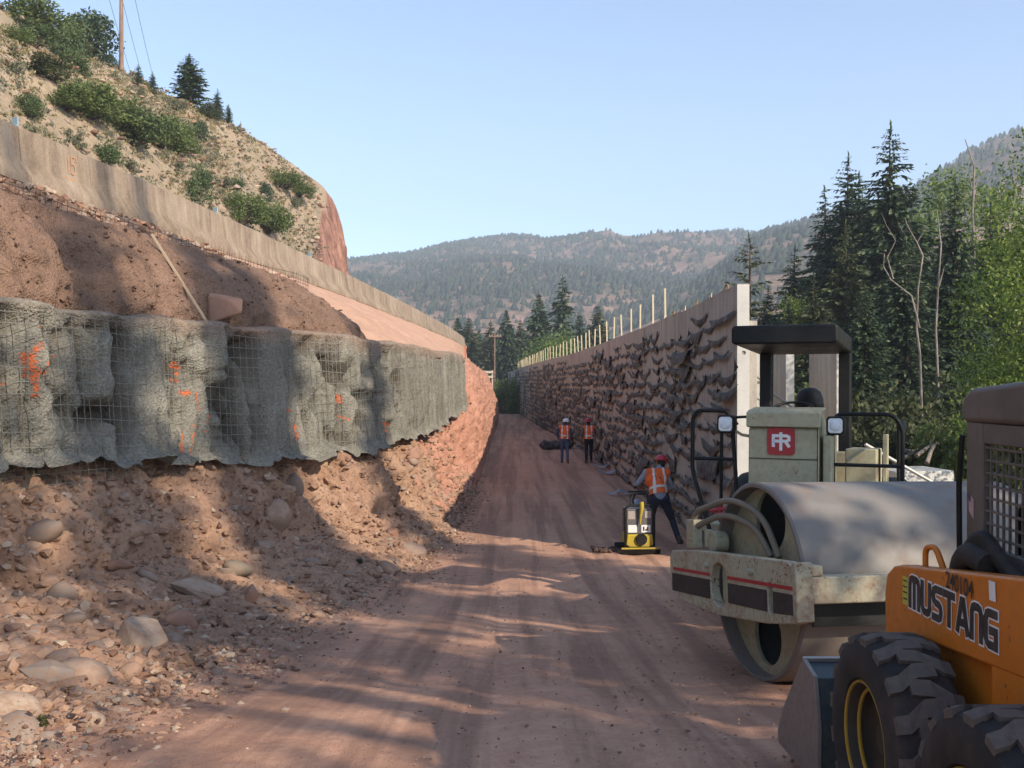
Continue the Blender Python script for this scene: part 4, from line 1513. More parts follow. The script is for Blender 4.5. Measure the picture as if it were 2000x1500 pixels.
# ---------------------------------------------------------------- loose panels standing behind the roller, with pipe braces
def loose_panel(x, d, depth, top, thick, label):
    zb = float(ground_z(np.array(x), np.array(d))) - 0.15
    r = empty("concrete_panel", (x, d, zb), label=label, cat="concrete panel", group="loose precast panels behind the roller")  # free-standing precast wall panel
    m = MB().box(-thick, 0.0, 0.0, depth, 0, top - zb)
    m.build("slab", M_PANEL, r, bevel=0.012)
    m = MB().box(-thick + 0.004, -0.004, -0.02, -0.002, 0.0, top - zb - 0.006)
    m.build("sunlit_end_edge", M_PANEL_SUNLIT, r)  # sunlit edge, painted paler than its slab
loose_panel(6.22, 25.0, 0.5, 2.55, 0.19, "pale concrete panel standing closest behind the wall end, under the canopy's left side")
loose_panel(7.12, 27.0, 0.5, 2.58, 0.16, "narrow pale concrete panel standing just right of the canopy's left post")
loose_panel(6.52, 23.0, 1.3, 2.47, 0.20, "concrete panel standing behind the middle of the canopy, narrow shaded side showing")
loose_panel(6.42, 19.1, 1.75, 2.42, 0.20, "widest loose concrete panel, standing behind the roller canopy's right post")

M_BRACE = paint("galvanised_brace", (0.45, 0.45, 0.42), 0.45, amount=0.3, metal=0.5)
def brace(p0, p1, label, r=0.03):
    p0, p1 = Vector(p0), Vector(p1)
    o = empty("pipe_brace", p1, label=label, cat="brace", group="pipe braces holding the panels")
    m = MB(); m.cyl(p0 - p1, Vector((0, 0, 0)), r, n=10); m.build("pipe", M_BRACE, o, smooth=40)
    m = MB(); m.box(-0.09, 0.09, -0.09, 0.09, -0.05, 0.01); m.build("foot_plate", M_BRACE, o, bevel=0.006)
brace(pix(1500, 762, 21), pix(1640, 862, 21.5), "upper pipe brace slanting behind the roller's steering wheel", 0.028)
brace(pix(1462, 722, 19), pix(1490, 745, 19.6), "short pipe brace beside the wall end, high up", 0.022)
brace(pix(1462, 768, 19), pix(1560, 822, 19.6), "double pipe brace beside the wall end, low down", 0.026)
brace(pix(1690, 868, 16.4), pix(1828, 946, 16.5), "long pale pipe brace slanting behind the right handrail", 0.030)
# sunlit fresh soil behind the roller, retained by the loose panels

# ================================================================== TREES AND SHRUBS
M_BARK = barkmat("conifer_bark", (0.045, 0.032, 0.024), (0.13, 0.095, 0.07))
M_BARK2 = barkmat("poplar_bark", (0.14, 0.125, 0.10), (0.33, 0.30, 0.25))
M_DEADWOOD = barkmat("bleached_wood", (0.12, 0.10, 0.085), (0.30, 0.26, 0.22), 9)
M_SPRUCE = leafmat("spruce_needles", [(0.022, 0.041, 0.023), (0.041, 0.068, 0.036), (0.070, 0.103, 0.051), (0.049, 0.078, 0.043), (0.119, 0.149, 0.070)], 0.15)
M_SPRUCE2 = leafmat("spruce_needles_olive", [(0.043, 0.059, 0.026), (0.084, 0.101, 0.041), (0.142, 0.159, 0.065), (0.061, 0.076, 0.032)], 0.15)
M_JUNIPER = leafmat("juniper_green", [(0.054, 0.083, 0.033), (0.087, 0.126, 0.048), (0.135, 0.177, 0.066), (0.068, 0.099, 0.039)], 0.15)
M_LEAF = leafmat("poplar_leaves", [(0.095, 0.150, 0.028), (0.15, 0.215, 0.042), (0.22, 0.29, 0.065), (0.30, 0.36, 0.095), (0.11, 0.17, 0.032), (0.06, 0.10, 0.02)], 0.45, 0.5)
M_OAK = leafmat("scrub_oak_leaves", [(0.078, 0.109, 0.034), (0.124, 0.167, 0.050), (0.186, 0.232, 0.071), (0.101, 0.136, 0.043)], 0.3)
M_SAGE = leafmat("sagebrush", [(0.13, 0.135, 0.085), (0.18, 0.18, 0.115), (0.10, 0.115, 0.06), (0.15, 0.14, 0.09)], 0.15)
M_DRYLEAF = leafmat("undergrowth_leaves", [(0.029, 0.041, 0.016), (0.054, 0.067, 0.024), (0.114, 0.118, 0.043), (0.041, 0.053, 0.020)], 0.25)
M_WILLOW = leafmat("willow_leaves", [(0.111, 0.169, 0.039), (0.156, 0.221, 0.055), (0.208, 0.273, 0.078), (0.130, 0.195, 0.046)], 0.45)

def quads(C, A, B):
    """C centres, A half-length vectors, B half-width vectors -> verts (4n,3)"""
    # a leaf-like rhomb: narrow at both ends
    return np.stack([C - A, C + B * 1.0 - A * 0.05, C + A, C - B * 1.0 - A * 0.05], 1).reshape(-1, 3)

def quad_obj(name, V, mat, parent=None):
    n = len(V) // 4
    return mesh_np(name, V, np.arange(4 * n).reshape(n, 4), mat, parent, smooth=False)

def conifer_data(h, r, seed, clear=0.04, taper=0.85, droop=0.25, gaps=0.06, step=0.26, spray=0.40, nb=9):
    g = np.random.default_rng(seed)
    C, A, B = [], [], []
    limbs = []
    z = clear * h + 0.1
    while z < h * 0.985:
        t = z / h
        L0 = r * (1 - t) ** taper + 0.07
        spr = spray * (0.48 + 0.52 * min(1.0, (1 - t) * 3.5))
        k = nb if t < 0.8 else 5
        for b in range(k):
            if g.random() < gaps: continue
            az = g.uniform(0, 2 * PI)
            L = L0 * g.uniform(0.62, 1.12) * (1 + 0.22 * math.sin(az * 2 + seed))
            zz = z + g.uniform(-0.12, 0.12)
            up = 0.50 * t - 0.12 + g.uniform(-0.1, 0.1)
            dx, dy = math.cos(az), math.sin(az)
            m = max(3, int(L / (spr * 0.42)))
            s = np.linspace(0.12, 1.0, m)
            px = dx * L * s; py = dy * L * s
            pz = zz + L * s * up - droop * L * s * s
            limbs.append(((0, 0, zz), (px[-1] * 0.8, py[-1] * 0.8, zz + L * 0.8 * up - droop * L * 0.64)))
            for side in (-1, 1, 0, 2):
                if side in (0, 2) and m > 5:
                    sel = np.arange(0, m, 1)
                else:
                    sel = np.arange(m)
                n = len(sel)
                ang = az + side * g.uniform(0.6, 1.0, n) if side in (-1, 1) else az + g.normal(0, 0.25, n)
                ln = spr * g.uniform(0.65, 1.15, n) * (1.0 if side in (0, 2) else (1.15 - 0.75 * s[sel])) * min(1.0, 0.35 + L)
                tilt = g.uniform(-0.35, 0.12, n) if side != 2 else g.uniform(-1.1, -0.5, n)
                d = np.stack([np.cos(ang) * np.cos(tilt), np.sin(ang) * np.cos(tilt), np.sin(tilt)], -1)
                base = np.stack([px[sel], py[sel], pz[sel]], -1)
                roll = g.normal(0, 0.7, n)
                sidev = np.stack([-np.sin(ang), np.cos(ang), np.zeros(n)], -1) * np.cos(roll)[:, None] + np.stack([np.zeros(n), np.zeros(n), np.ones(n)], -1) * np.sin(roll)[:, None]
                C.append(base + d * (ln * 0.5)[:, None]); A.append(d * (ln * 0.5)[:, None]); B.append(sidev * (ln * 0.22)[:, None])
        z += step * g.uniform(0.75, 1.2) * (1.15 - 0.55 * t)
    # pointed leader
    q = 14
    zz = h * (1 - 0.035 * np.linspace(1.0, -0.25, q))
    C.append(np.stack([g.normal(0, 0.01, q), g.normal(0, 0.01, q), zz], -1))
    an = g.uniform(0, 2 * PI, q)
    A.append(np.stack([0.05 * np.cos(an), 0.05 * np.sin(an), np.full(q, 0.16)], -1) * (h / 16)); B.append(np.stack([-np.sin(an), np.cos(an), 0 * an], -1) * 0.035 * (h / 16))
    C, A, B = np.concatenate(C), np.concatenate(A), np.concatenate(B)
    return quads(C, A, B), limbs

def trunk_mb(h, r0, lean=0.0, n=8, limbs=None, lr=0.018):
    m = MB()
    pts, rs_ = [], []
    for k in range(9):
        t = k / 8
        pts.append((lean * t * t * h + 0.04 * math.sin(5 * t), 0.03 * math.sin(4 * t), -0.3 + (h + 0.3) * t))
        rs_.append(r0 * (1 - t) ** 0.9 + 0.012)
    m.tube(pts, rs_, n)
    for a, b in (limbs or []):
        m.tube([a, b], [lr, lr * 0.3], 4)
    return m

CON = {}
def conifer_kit(key, h, r, seed, mat, limbs_shown=0, **kw):
    V, limbs = conifer_data(h, r, seed, **kw)
    crown = quad_obj("crown", V, mat)
    tr = trunk_mb(h * 0.97, h * 0.013 + 0.03, limbs=limbs[::max(1, len(limbs) // limbs_shown)] if limbs_shown else None).build("trunk", M_BARK, smooth=60)
    CON[key] = (crown.data, tr.data, h)
    bpy.data.objects.remove(crown); bpy.data.objects.remove(tr)

def place_tree(name, key, x, y, z, h, label, cat, group=None, width=1.0, rz=0.0, kit=None):
    cr, tr, h0 = (kit or CON)[key]
    s = h / h0
    o = empty(name, (x, y, z), (0, 0, rz), label, cat, group)
    from_mesh("crown", cr, o, scale=(s * width, s * width, s))
    from_mesh("trunk", tr, o, scale=(s * width, s * width, s))
    return o

conifer_kit('full', 16, 3.2, 201, M_SPRUCE, limbs_shown=60, gaps=0.03, droop=0.22)
conifer_kit('full2', 16, 2.9, 202, M_SPRUCE, limbs_shown=60, gaps=0.04, droop=0.16, taper=0.8)
conifer_kit('olive', 15, 2.8, 203, M_SPRUCE2, limbs_shown=50, gaps=0.08, droop=0.2)
conifer_kit('slim', 14, 1.5, 204, M_SPRUCE, limbs_shown=50, gaps=0.08, droop=0.22, taper=0.75)
conifer_kit('cone', 14, 2.3, 205, M_SPRUCE2, gaps=0.02, droop=0.05, taper=0.9, step=0.26)
conifer_kit('ragged', 15, 2.0, 206, M_SPRUCE, limbs_shown=90, gaps=0.42, droop=0.30, taper=0.7, nb=5, step=0.42)
conifer_kit('thin', 10, 1.25, 207, M_SPRUCE2, limbs_shown=120, gaps=0.55, droop=0.02, taper=0.55, nb=5, step=0.36)
conifer_kit('far1', 15, 2.6, 221, M_SPRUCE, gaps=0.0, droop=0.2, taper=0.85, step=0.34, spray=0.85, nb=9)
conifer_kit('far2', 15, 2.0, 222, M_SPRUCE2, gaps=0.03, droop=0.15, taper=0.8, step=0.34, spray=0.8, nb=8)
conifer_kit('far3', 15, 2.4, 223, M_SPRUCE, gaps=0.25, droop=0.35, taper=0.75, step=0.5, spray=0.8, nb=7)
conifer_kit('young', 5, 1.35, 208, M_SPRUCE, gaps=0.06, droop=0.08, taper=0.9, step=0.16, spray=0.24)
conifer_kit('hillfir', 5, 1.15, 209, M_JUNIPER, limbs_shown=30, gaps=0.10, droop=0.05, taper=0.75, step=0.18, spray=0.26)

def broad_data(h, r, seed, leaf, n, lobes=16, zmin=0.28, flat=0.8, lo=0.22, hi=0.46):
    g = np.random.default_rng(seed)
    # lobes round a leaning skeleton, uneven in size
    cz = g.uniform(zmin, 0.93, lobes)
    prof = np.sin(np.clip((cz - zmin + 0.08) / (1.06 - zmin), 0, 1) * PI) ** 0.7
    rr = r * prof * g.uniform(0.25, 0.95, lobes)
    az = g.uniform(0, 2 * PI, lobes)
    L = np.stack([rr * np.cos(az), rr * np.sin(az), cz * h], -1)
    size = r * g.uniform(lo, hi, lobes)
    w = size ** 2.2; w /= w.sum()
    k = g.choice(lobes, n, p=w)
    d = g.normal(size=(n, 3)); d /= np.linalg.norm(d, axis=1)[:, None]
    rad = g.random(n) ** 0.42
    P = L[k] + d * (rad * size[k])[:, None] * np.array([1, 1, flat])
    # twig clumping
    cl = g.integers(0, max(1, n // 9), n)
    off = g.normal(0, leaf * 1.6, (max(1, n // 9), 3))
    P = P + off[cl] * 0.8
    a = g.normal(size=(n, 3)); a[:, 2] -= 0.5; a /= np.linalg.norm(a, axis=1)[:, None]
    b = np.cross(a, g.normal(size=(n, 3))); b /= np.linalg.norm(b, axis=1)[:, None] + 1e-9
    ln = leaf * g.uniform(0.7, 1.35, n)
    V = quads(P, a * (ln * 0.5)[:, None], b * (ln * 0.24)[:, None])
    return V, L, size

def limbs_mb(h, L, r0, seed, twigs=0.5, base=None):
    g = random.Random(seed)
    m = MB()
    top = h * 0.62
    trunk = [Vector((0.12 * math.sin(3 * t + seed) * h * 0.06, 0.1 * math.cos(2 * t + seed) * h * 0.05, -0.3 + (top + 0.3) * t)) for t in [k / 7 for k in range(8)]]
    m.tube(trunk, [r0 * (1 - 0.7 * k / 7) for k in range(8)], 8)
    for q in L:
        q = Vector(q)
        zt = max(0.12 * h, min(top * 0.97, q.z * g.uniform(0.45, 0.75)))
        t = (zt + 0.3) / (top + 0.3)
        i = min(6, int(t * 7))
        st = trunk[i].lerp(trunk[i + 1], t * 7 - i)
        mid = st.lerp(q, 0.5) + Vector((g.uniform(-.2, .2), g.uniform(-.2, .2), 0.12 * h * g.random())) * 0.6
        m.tube([st, st.lerp(mid, 0.6), mid, mid.lerp(q, 0.6), q], [r0 * 0.36, r0 * 0.28, r0 * 0.2, r0 * 0.13, r0 * 0.04], 5)
    return m

BRO = {}
def broad_kit(key, h, r, seed, leaf, n, mat, bark=None, **kw):
    V, L, size = broad_data(h, r, seed, leaf, n, **kw)
    crown = quad_obj("crown", V, mat)
    tr = limbs_mb(h, L, h * 0.014 + 0.04, seed).build("trunk", bark or M_BARK2, smooth=60)
    BRO[key] = (crown.data, tr.data, h)
    bpy.data.objects.remove(crown); bpy.data.objects.remove(tr)
broad_kit('near', 9.5, 3.4, 301, 0.095, 42000, M_LEAF, lobes=34, zmin=0.12)
broad_kit('mid', 10, 3.0, 302, 0.17, 11000, M_LEAF, lobes=26, zmin=0.15)
broad_kit('sparse', 14, 2.2, 303, 0.18, 5200, M_LEAF, lobes=24, zmin=0.30)
broad_kit('willow', 8, 3.6, 304, 0.24, 9000, M_WILLOW, lobes=24, zmin=0.15, flat=0.9)
broad_kit('shade', 15, 4.8, 305, 0.26, 1550, M_LEAF, lobes=17, zmin=0.30, lo=0.12, hi=0.30)
broad_kit('shade2', 14, 4.2, 306, 0.26, 1350, M_LEAF, lobes=15, zmin=0.34, lo=0.12, hi=0.30)

def shrub_data(w, h, seed, leaf, n, lobes=9):
    g = np.random.default_rng(seed)
    az = g.uniform(0, 2 * PI, lobes)
    rr = w * 0.5 * np.sqrt(g.random(lobes)) * 0.8
    L = np.stack([rr * np.cos(az), rr * np.sin(az), h * g.uniform(0.10, 0.72, lobes) * (1 - 0.45 * (rr / (w * 0.5)) ** 2)], -1)
    size = np.minimum(w, h) * g.uniform(0.2, 0.36, lobes)
    k = g.integers(0, lobes, n)
    d = g.normal(size=(n, 3)); d /= np.linalg.norm(d, axis=1)[:, None]
    P = L[k] + d * (g.random(n) ** 0.4 * size[k])[:, None]
    P[:, 2] = np.maximum(P[:, 2], 0.02)
    a = g.normal(size=(n, 3)); a[:, 2] += 0.5; a /= np.linalg.norm(a, axis=1)[:, None]
    b = np.cross(a, g.normal(size=(n, 3))); b /= np.linalg.norm(b, axis=1)[:, None] + 1e-9
    ln = leaf * g.uniform(0.6, 1.3, n)
    return quads(P, a * (ln * 0.5)[:, None], b * (ln * 0.27)[:, None]), L

SHR = {}
def shrub_kit(key, w, h, seed, leaf, n, mat, lobes=9):
    V, L = shrub_data(w, h, seed, leaf, n, lobes)
    fo = quad_obj("foliage", V, mat)
    m = MB()
    for q in L:
        m.tube([(q[0] * 0.1, q[1] * 0.1, -0.1), (q[0] * 0.55, q[1] * 0.55, q[2] * 0.55), tuple(q)], [0.03 * h + 0.01, 0.02 * h, 0.006], 4)
    st = m.build("stems", M_BARK, smooth=60)
    SHR[key] = (fo.data, st.data, w, h)
    bpy.data.objects.remove(fo); bpy.data.objects.remove(st)
for q in range(3):
    shrub_kit('oak%d' % q, 2.4, 1.7, 400 + q, 0.115, 5200, M_OAK, 18)
    shrub_kit('jun%d' % q, 1.6, 1.8, 410 + q, 0.10, 3800, M_JUNIPER, 14)
    shrub_kit('dry%d' % q, 2.6, 2.0, 420 + q, 0.17, 2400, M_DRYLEAF, 11)
    shrub_kit('sage%d' % q, 1.3, 0.75, 430 + q, 0.10, 1100, M_SAGE, 9)
shrub_kit('dark', 1.7, 1.9, 440, 0.12, 2600, M_SPRUCE, 11)

def place_shrub(name, key, p, w, h, label, cat="shrub", group=None, rz=0.0):
    fo, st, w0, h0 = SHR[key]
    o = empty(name, p, (0, 0, rz), label, cat, group)
    for me, nm in ((fo, "foliage"), (st, "stems")):
        from_mesh(nm, me, o, scale=(w / w0, w / w0, h / h0))
    return o

# ---------------------------------------------------------------- vegetation of the hillside (base pixel, width/height in pixels)
GH = "shrubs and trees on the dry hillside"
def hill_pt(px, py):
    h = ray(px, py, [HILL_BVH])
    return h[0] if h else None
HILLVEG = [
    # key, px, base py, width px, height px, name, label
    ('oak0', 60, 60, 120, 62, "scrub_oak", "tall scrub oak clump in the top left corner of the hillside"),
    ('jun0', 62, 88, 70, 48, "juniper_shrub", "olive juniper bush below the top left scrub oaks"),
    ('oak2', 30, 82, 46, 34, "scrub_oak", "small dark scrub oak at the left picture edge under the corner clump"),
    ('dark', 168, 112, 100, 98, "juniper_tree", "dark rounded juniper on the skyline left of the power pole"),
    ('jun1', 128, 120, 56, 84, "juniper_tree", "upright green juniper just left of the dark skyline juniper"),
    ('jun2', 148, 140, 46, 66, "juniper_tree", "lighter conical juniper in front of the dark skyline juniper"),
    ('dry0', 62, 138, 100, 42, "hillside_shrub", "grey-green low shrub patch left of the conical juniper"),
    ('dry1', 112, 146, 70, 36, "hillside_shrub", "spreading grey-green shrub at the foot of the conical juniper"),
    ('dark', 214, 128, 30, 26, "juniper_shrub", "small dark bush right beside the power pole's foot"),
    ('sage0', 36, 146, 52, 30, "sagebrush_clump", "pale sagebrush clump near the left edge, lowest of the upper bushes"),
    ('jun0', 52, 224, 56, 50, "juniper_shrub", "isolated round juniper above the left end of the barriers"),
    ('oak0', 128, 212, 90, 52, "scrub_oak", "left end of the long green scrub oak thicket"),
    ('oak1', 172, 226, 96, 66, "scrub_oak", "broad scrub oak, second from the left in the long thicket"),
    ('oak2', 222, 246, 90, 58, "scrub_oak", "middle scrub oak of the long thicket"),
    ('jun1', 258, 284, 100, 84, "scrub_oak", "darkest dense bush in the middle of the long thicket"),
    ('oak0', 312, 286, 80, 68, "scrub_oak", "rounded scrub oak right of the darkest thicket bush"),
    ('oak1', 352, 292, 58, 50, "scrub_oak", "lowest right end bush of the long thicket"),
    ('dark', 388, 276, 32, 46, "juniper_tree", "small dark juniper standing alone right of the thicket"),
    ('jun2', 206, 316, 54, 52, "juniper_shrub", "bright green round juniper just above the numbered barrier"),
    ('jun0', 386, 396, 42, 80, "pine_sapling", "narrow upright green pine sapling behind the barriers"),
    ('jun1', 458, 372, 34, 30, "juniper_shrub", "small round juniper halfway between the sapling and the cliff"),
    ('oak2', 470, 432, 76, 58, "scrub_oak", "green scrub oak left half of the thicket below the cliff"),
    ('oak0', 520, 450, 78, 60, "scrub_oak", "green scrub oak right half of the thicket below the cliff"),
    ('dark', 520, 392, 30, 42, "juniper_tree", "small dark juniper rising behind the thicket below the cliff"),
    ('oak1', 545, 362, 62, 30, "hillside_shrub", "flat green shrub near the top of the cliff nose"),
    ('oak2', 582, 382, 50, 26, "hillside_shrub", "flat green shrub at the very edge of the cliff nose"),
    ('sage1', 140, 272, 40, 24, "sagebrush_clump", "pale sagebrush clump left of the bright green round juniper"),
    ('sage2', 150, 288, 30, 20, "sagebrush_clump", "small sagebrush tuft close above the barrier, left of the round juniper"),
    ('sage0', 264, 186, 30, 24, "sagebrush_clump", "pale sagebrush above the middle of the long thicket"),
    ('sage1', 345, 214, 36, 26, "sagebrush_clump", "sagebrush clump under the tall skyline fir"),
    ('dry2', 405, 232, 44, 34, "hillside_shrub", "grey-green shrub under the right skyline firs"),
    ('sage2', 345, 330, 30, 18, "sagebrush_clump", "low sagebrush left of the narrow pine sapling"),
    ('sage0', 432, 362, 36, 22, "sagebrush_clump", "low sagebrush right of the narrow pine sapling"),
    ('sage1', 575, 402, 30, 24, "sagebrush_clump", "grey sagebrush clump on the cliff nose"),
    ('sage2', 250, 330, 40, 22, "sagebrush_clump", "low grey sagebrush just right of the bright green round juniper"),
]
rh = random.Random(77)
for key, px, py, wp, hp, nm, lab in HILLVEG:
    p = hill_pt(px, py)
    if p is None:
        p = hill_pt(px, py + 14)
    if p is None: continue
    k = p.y / FPX
    place_shrub(nm, key, p - Vector((0, 0, 0.08)), wp * k * (1.45 if key.startswith('oak') else 1.25), hp * k * 1.18, lab, "tree" if nm.endswith("tree") or nm.endswith("sapling") else "shrub", GH, rh.uniform(0, 6))
for key, px, py, hp, lab, wd in (('hillfir', 370, 206, 104, "tall dark green fir on the skyline right of the power pole", 2.1), ('hillfir', 270, 168, 46, "small dark fir nearest the power pole on the skyline", 1.15),
                                 ('young', 298, 182, 46, "small dark fir second from the power pole on the skyline", 1.0), ('young', 425, 232, 62, "pointed fir right of the tall skyline fir", 0.95),
                                 ('hillfir', 446, 242, 42, "short fir at the right end of the skyline group", 1.3), ('thin', 470, 252, 20, "tiny bare sapling at the end of the skyline trees", 0.9)):
    p = hill_pt(px, py) or hill_pt(px, py + 10) or hill_pt(px, py + 25)
    if p is None: continue
    place_tree("fir_tree", key, p.x, p.y, p.z - 0.1, hp * p.y / FPX, lab, "tree", GH, wd, rh.uniform(0, 6))

# low sage, bunch grass and stones: ground cover
def tufts(n, seed, mat, name, label, size, leaf):
    g = np.random.default_rng(seed)
    V = []
    A = HILL
    i = np.where(g.random(n) < 0.45, g.integers(30, 130, n), g.integers(20, int(np.argmax(HILL_CL > 0.05)), n)); j = g.integers(2, 146, n)
    C = A[i, j] + g.normal(0, 0.25, (n, 3)) * np.array([1, 1, 0])
    d = fbm(P3(C[:, 0] * 0.25, C[:, 1] * 0.25, C[:, 2] * 0.25), 3, seed)
    C = C[d > -0.12]
    n = len(C)
    per = 16
    s = size * g.uniform(0.35, 1.3, n)
    P = C[:, None] + g.normal(0, 0.45, (n, per, 3)) * s[:, None, None] * np.array([1, 1, 0.25]) + np.array([0, 0, 0.25]) * s[:, None, None]
    a = g.normal(size=(n * per, 3)); a[:, 2] = np.abs(a[:, 2]) + 0.6; a /= np.linalg.norm(a, axis=1)[:, None]
    b = np.cross(a, g.normal(size=(n * per, 3))); b /= np.linalg.norm(b, axis=1)[:, None] + 1e-9
    ln = leaf * g.uniform(0.6, 1.4, n * per)
    o = quad_obj(name, quads(P.reshape(-1, 3), a * (ln * 0.5)[:, None], b * (ln * 0.2)[:, None]), mat)
    tag(o, label, "ground cover", kind="stuff")
tufts(5600, 501, M_SAGE, "sagebrush_cover", "low grey sagebrush tufts scattered over the dry hillside", 0.30, 0.16)
M_DRYGRASS = leafmat("dry_grass", [(0.30, 0.24, 0.12), (0.38, 0.30, 0.16), (0.24, 0.21, 0.10), (0.20, 0.19, 0.09)], 0.25)
tufts(5200, 502, M_DRYGRASS, "dry_grass", "dry yellowish bunch grass scattered over the hillside", 0.20, 0.15)
def on_hill(r, n):
    i = r.integers(20, int(np.argmax(HILL_CL > 0.25)), n); j = r.integers(2, 149, n)
    return HILL[i, j] + r.normal(0, 0.3, (n, 3)) * np.array([1, 1, 0]) , np.tile(np.array([[0, 0, 0.5]]), (n, 1))
pebbles("hillside_stones", 3600, on_hill, 0.02, 0.22, M_GRAVEL, "pale stones lying scattered over the dry hillside", seed=8, power=4)
# survey stake on the hillside
p = hill_pt(324, 296)
m = MB().box(-0.05, 0.05, -0.03, 0.03, -0.2, 0.62)
o = m.build("survey_stake", M_STAKE)
o.location = p
tag(o, "single pale survey stake on the hillside below the scrub oak thicket", "stake")

# ---------------------------------------------------------------- utility poles
M_POLE = barkmat("pole_wood", (0.16, 0.10, 0.075), (0.30, 0.20, 0.15), 5)
M_WIREDARK = paint("power_line", (0.12, 0.13, 0.15), 0.6, amount=0.1)
M_INSUL = paint("insulator", (0.35, 0.30, 0.27), 0.3, amount=0.2)
def utility_pole(p, h, rad, label, rz, arms=1, arm=1.9):
    o = empty("utility_pole", p, (0, 0, rz), label, "utility pole")
    m = MB(); m.cyl((0, 0, -0.5), (0, 0, h), rad, rad * 0.72, 12); m.build("pole", M_POLE, o, smooth=40)
    for k in range(arms):
        z = h - 0.35 - k * 1.0
        m = MB(); m.box(-arm / 2, arm / 2, -rad - 0.10, -rad * 0.6, z, z + 0.12); m.build("crossarm", M_POLE, o, bevel=0.01)
        for x in (-arm / 2 + 0.1, -arm * 0.22, arm * 0.22, arm / 2 - 0.1):
            m = MB(); m.cyl((x, -rad - 0.05, z + 0.12), (x, -rad - 0.05, z + 0.30), 0.05, 0.03, 8); m.build("insulator", M_INSUL, o, smooth=40)
    return o
p = hill_pt(237, 140) or hill_pt(237, 150)
pole1 = utility_pole(p, 5.2, 0.15, "tall wooden power pole rising from the hillside skyline", R(20))
top = p + Vector((0, 0, 5.0))
for k, (ox, lab) in enumerate(((-0.8, "lowest power line running down from the hillside pole"), (0.0, "middle power line running down from the hillside pole"), (0.8, "highest power line running down from the hillside pole"))):
    a = top + Vector((ox * 0.94, ox * 0.34 - 0.2, 0.05))
    b = pix(345 + 12 * k, 250, 150) + Vector((0, 0, -6))
    m = MB()
    pts = [a.lerp(b, t) - Vector((0, 0, 3.0 * 4 * t * (1 - t))) for t in [q / 20 for q in range(21)]]
    m.tube([q - a for q in pts], 0.016, 4)
    o = m.build("power_line", M_WIREDARK, smooth=60)
    o.location = a
    tag(o, lab, "power line", "power lines from the hillside pole")
utility_pole(Vector((pix(966, 700, 108).x, 108, -1.4)), pix(966, 652, 108).z + 1.4, 0.10, "wooden utility pole in front of the spruces at the end of the cut", 0.2, 1, 1.4)

# ---------------------------------------------------------------- conifers behind the far end of the wall
GF = "conifers beyond the far end of the cut"
for key, px, py, d, lab, wd in (
    ('far1', 893, 617, 150, "leftmost spruce beyond the cut, partly hidden by the slope", 1.2), ('far2', 915, 618, 152, "narrow spruce second from the slope beyond the cut", 1.4), ('far1', 936, 642, 158, "short spruce left of the far utility pole", 1.2),
    ('far2', 958, 626, 154, "narrow spruce directly behind the far utility pole", 1.3), ('far1', 988, 602, 145, "pointed spruce just right of the far utility pole", 1.05), ('far2', 1016, 622, 150, "slim spruce between the pointed spruce and the dense cone", 1.2),
    ('far1', 1052, 570, 130, "dense cone-shaped conifer behind the pale willow", 1.0), ('far3', 1099, 538, 122, "tallest ragged spruce rising above the stakes", 1.15), ('far1', 1132, 612, 126, "spruce at the right foot of the tallest ragged one", 1.1),
    ('far2', 1168, 594, 140, "separate spruce standing further right behind the stakes", 1.5), ('far1', 1150, 630, 150, "low spruce left of the separate one behind the stakes", 1.0), ('far1', 905, 655, 165, "back row spruce seen between the leftmost two", 1.3),
    ('far1', 972, 655, 168, "back row spruce low behind the far utility pole", 1.3), ('far1', 1030, 650, 160, "back row spruce low behind the slim one", 1.3), ('far1', 1072, 640, 160, "back row spruce between dense cone and ragged spruce", 1.2), ('far1', 880, 650, 160, "back row spruce at the slope edge", 1.3), ('far1', 1000, 668, 140, "front spruce low at the bend of the far road", 1.3)):
    p = pix(px, py, d)
    place_tree("spruce_tree", key, p.x, d, -1.3, p.z + 1.3, lab, "tree", GF, wd, rh.uniform(0, 6))
p = pix(1088, 640, 104)
place_tree("willow_tree", 'willow', p.x - 0.5, 104, -1.3, p.z + 1.3, "pale yellow-green willow behind the row of stakes", "tree", None, 1.15, 1.0, BRO)
place_tree("willow_tree", 'willow', p.x - 3.2, 108, -1.3, 5.2, "smaller green willow left of the pale one", "tree", None, 1.0, 2.0, BRO)
for px, d, w, h, lab in ((985, 100, 3.2, 4.6, "dark green bush at the bend by the far utility pole"), (1025, 112, 4.0, 5.2, "dark bush between far pole and willows"), (1050, 118, 4.0, 4.5, "dark bush left behind the smaller willow")):
    place_shrub("riverside_bush", 'oak0', Vector(((px - 1000) / FPX * d, d, -1.3)), w, h, lab)

# ---------------------------------------------------------------- riverside trees on the right
GR = "riverside trees right of the wall"
def rt(key, px, py, d, lab, wd=1.0, name="spruce_tree", kit=None, zb=None):
    p = pix(px, py, d)
    z = float(ground_z(np.array(p.x), np.array(float(d)))) - 0.1
    place_tree(name, key, p.x, d, z, p.z - z, lab, "tree", GR, wd * (1.0 if kit else 1.18), rh.uniform(0, 6), kit)
rt('full', 1740, 243, 55, "tallest riverside spruce, top standing clear against the sky", 1.05)
rt('full2', 1657, 303, 58, "second tallest riverside spruce, left of the tallest", 1.1)
rt('slim', 1610, 368, 60, "narrow dark spruce at the left flank of the tall pair", 1.15)
rt('slim', 1678, 340, 60, "slender spruce squeezed between the tall pair", 1.0)
rt('thin', 1463, 460, 48, "thin half-bare spruce rising behind the wall end", 1.1)
rt('olive', 1553, 478, 62, "olive-green spruce left of the tall pair", 1.1)
rt('olive', 1652, 430, 50, "yellowish olive spruce in front of the tall pair", 1.0)
rt('olive', 1590, 540, 46, "short olive spruce above the roller canopy", 1.15)
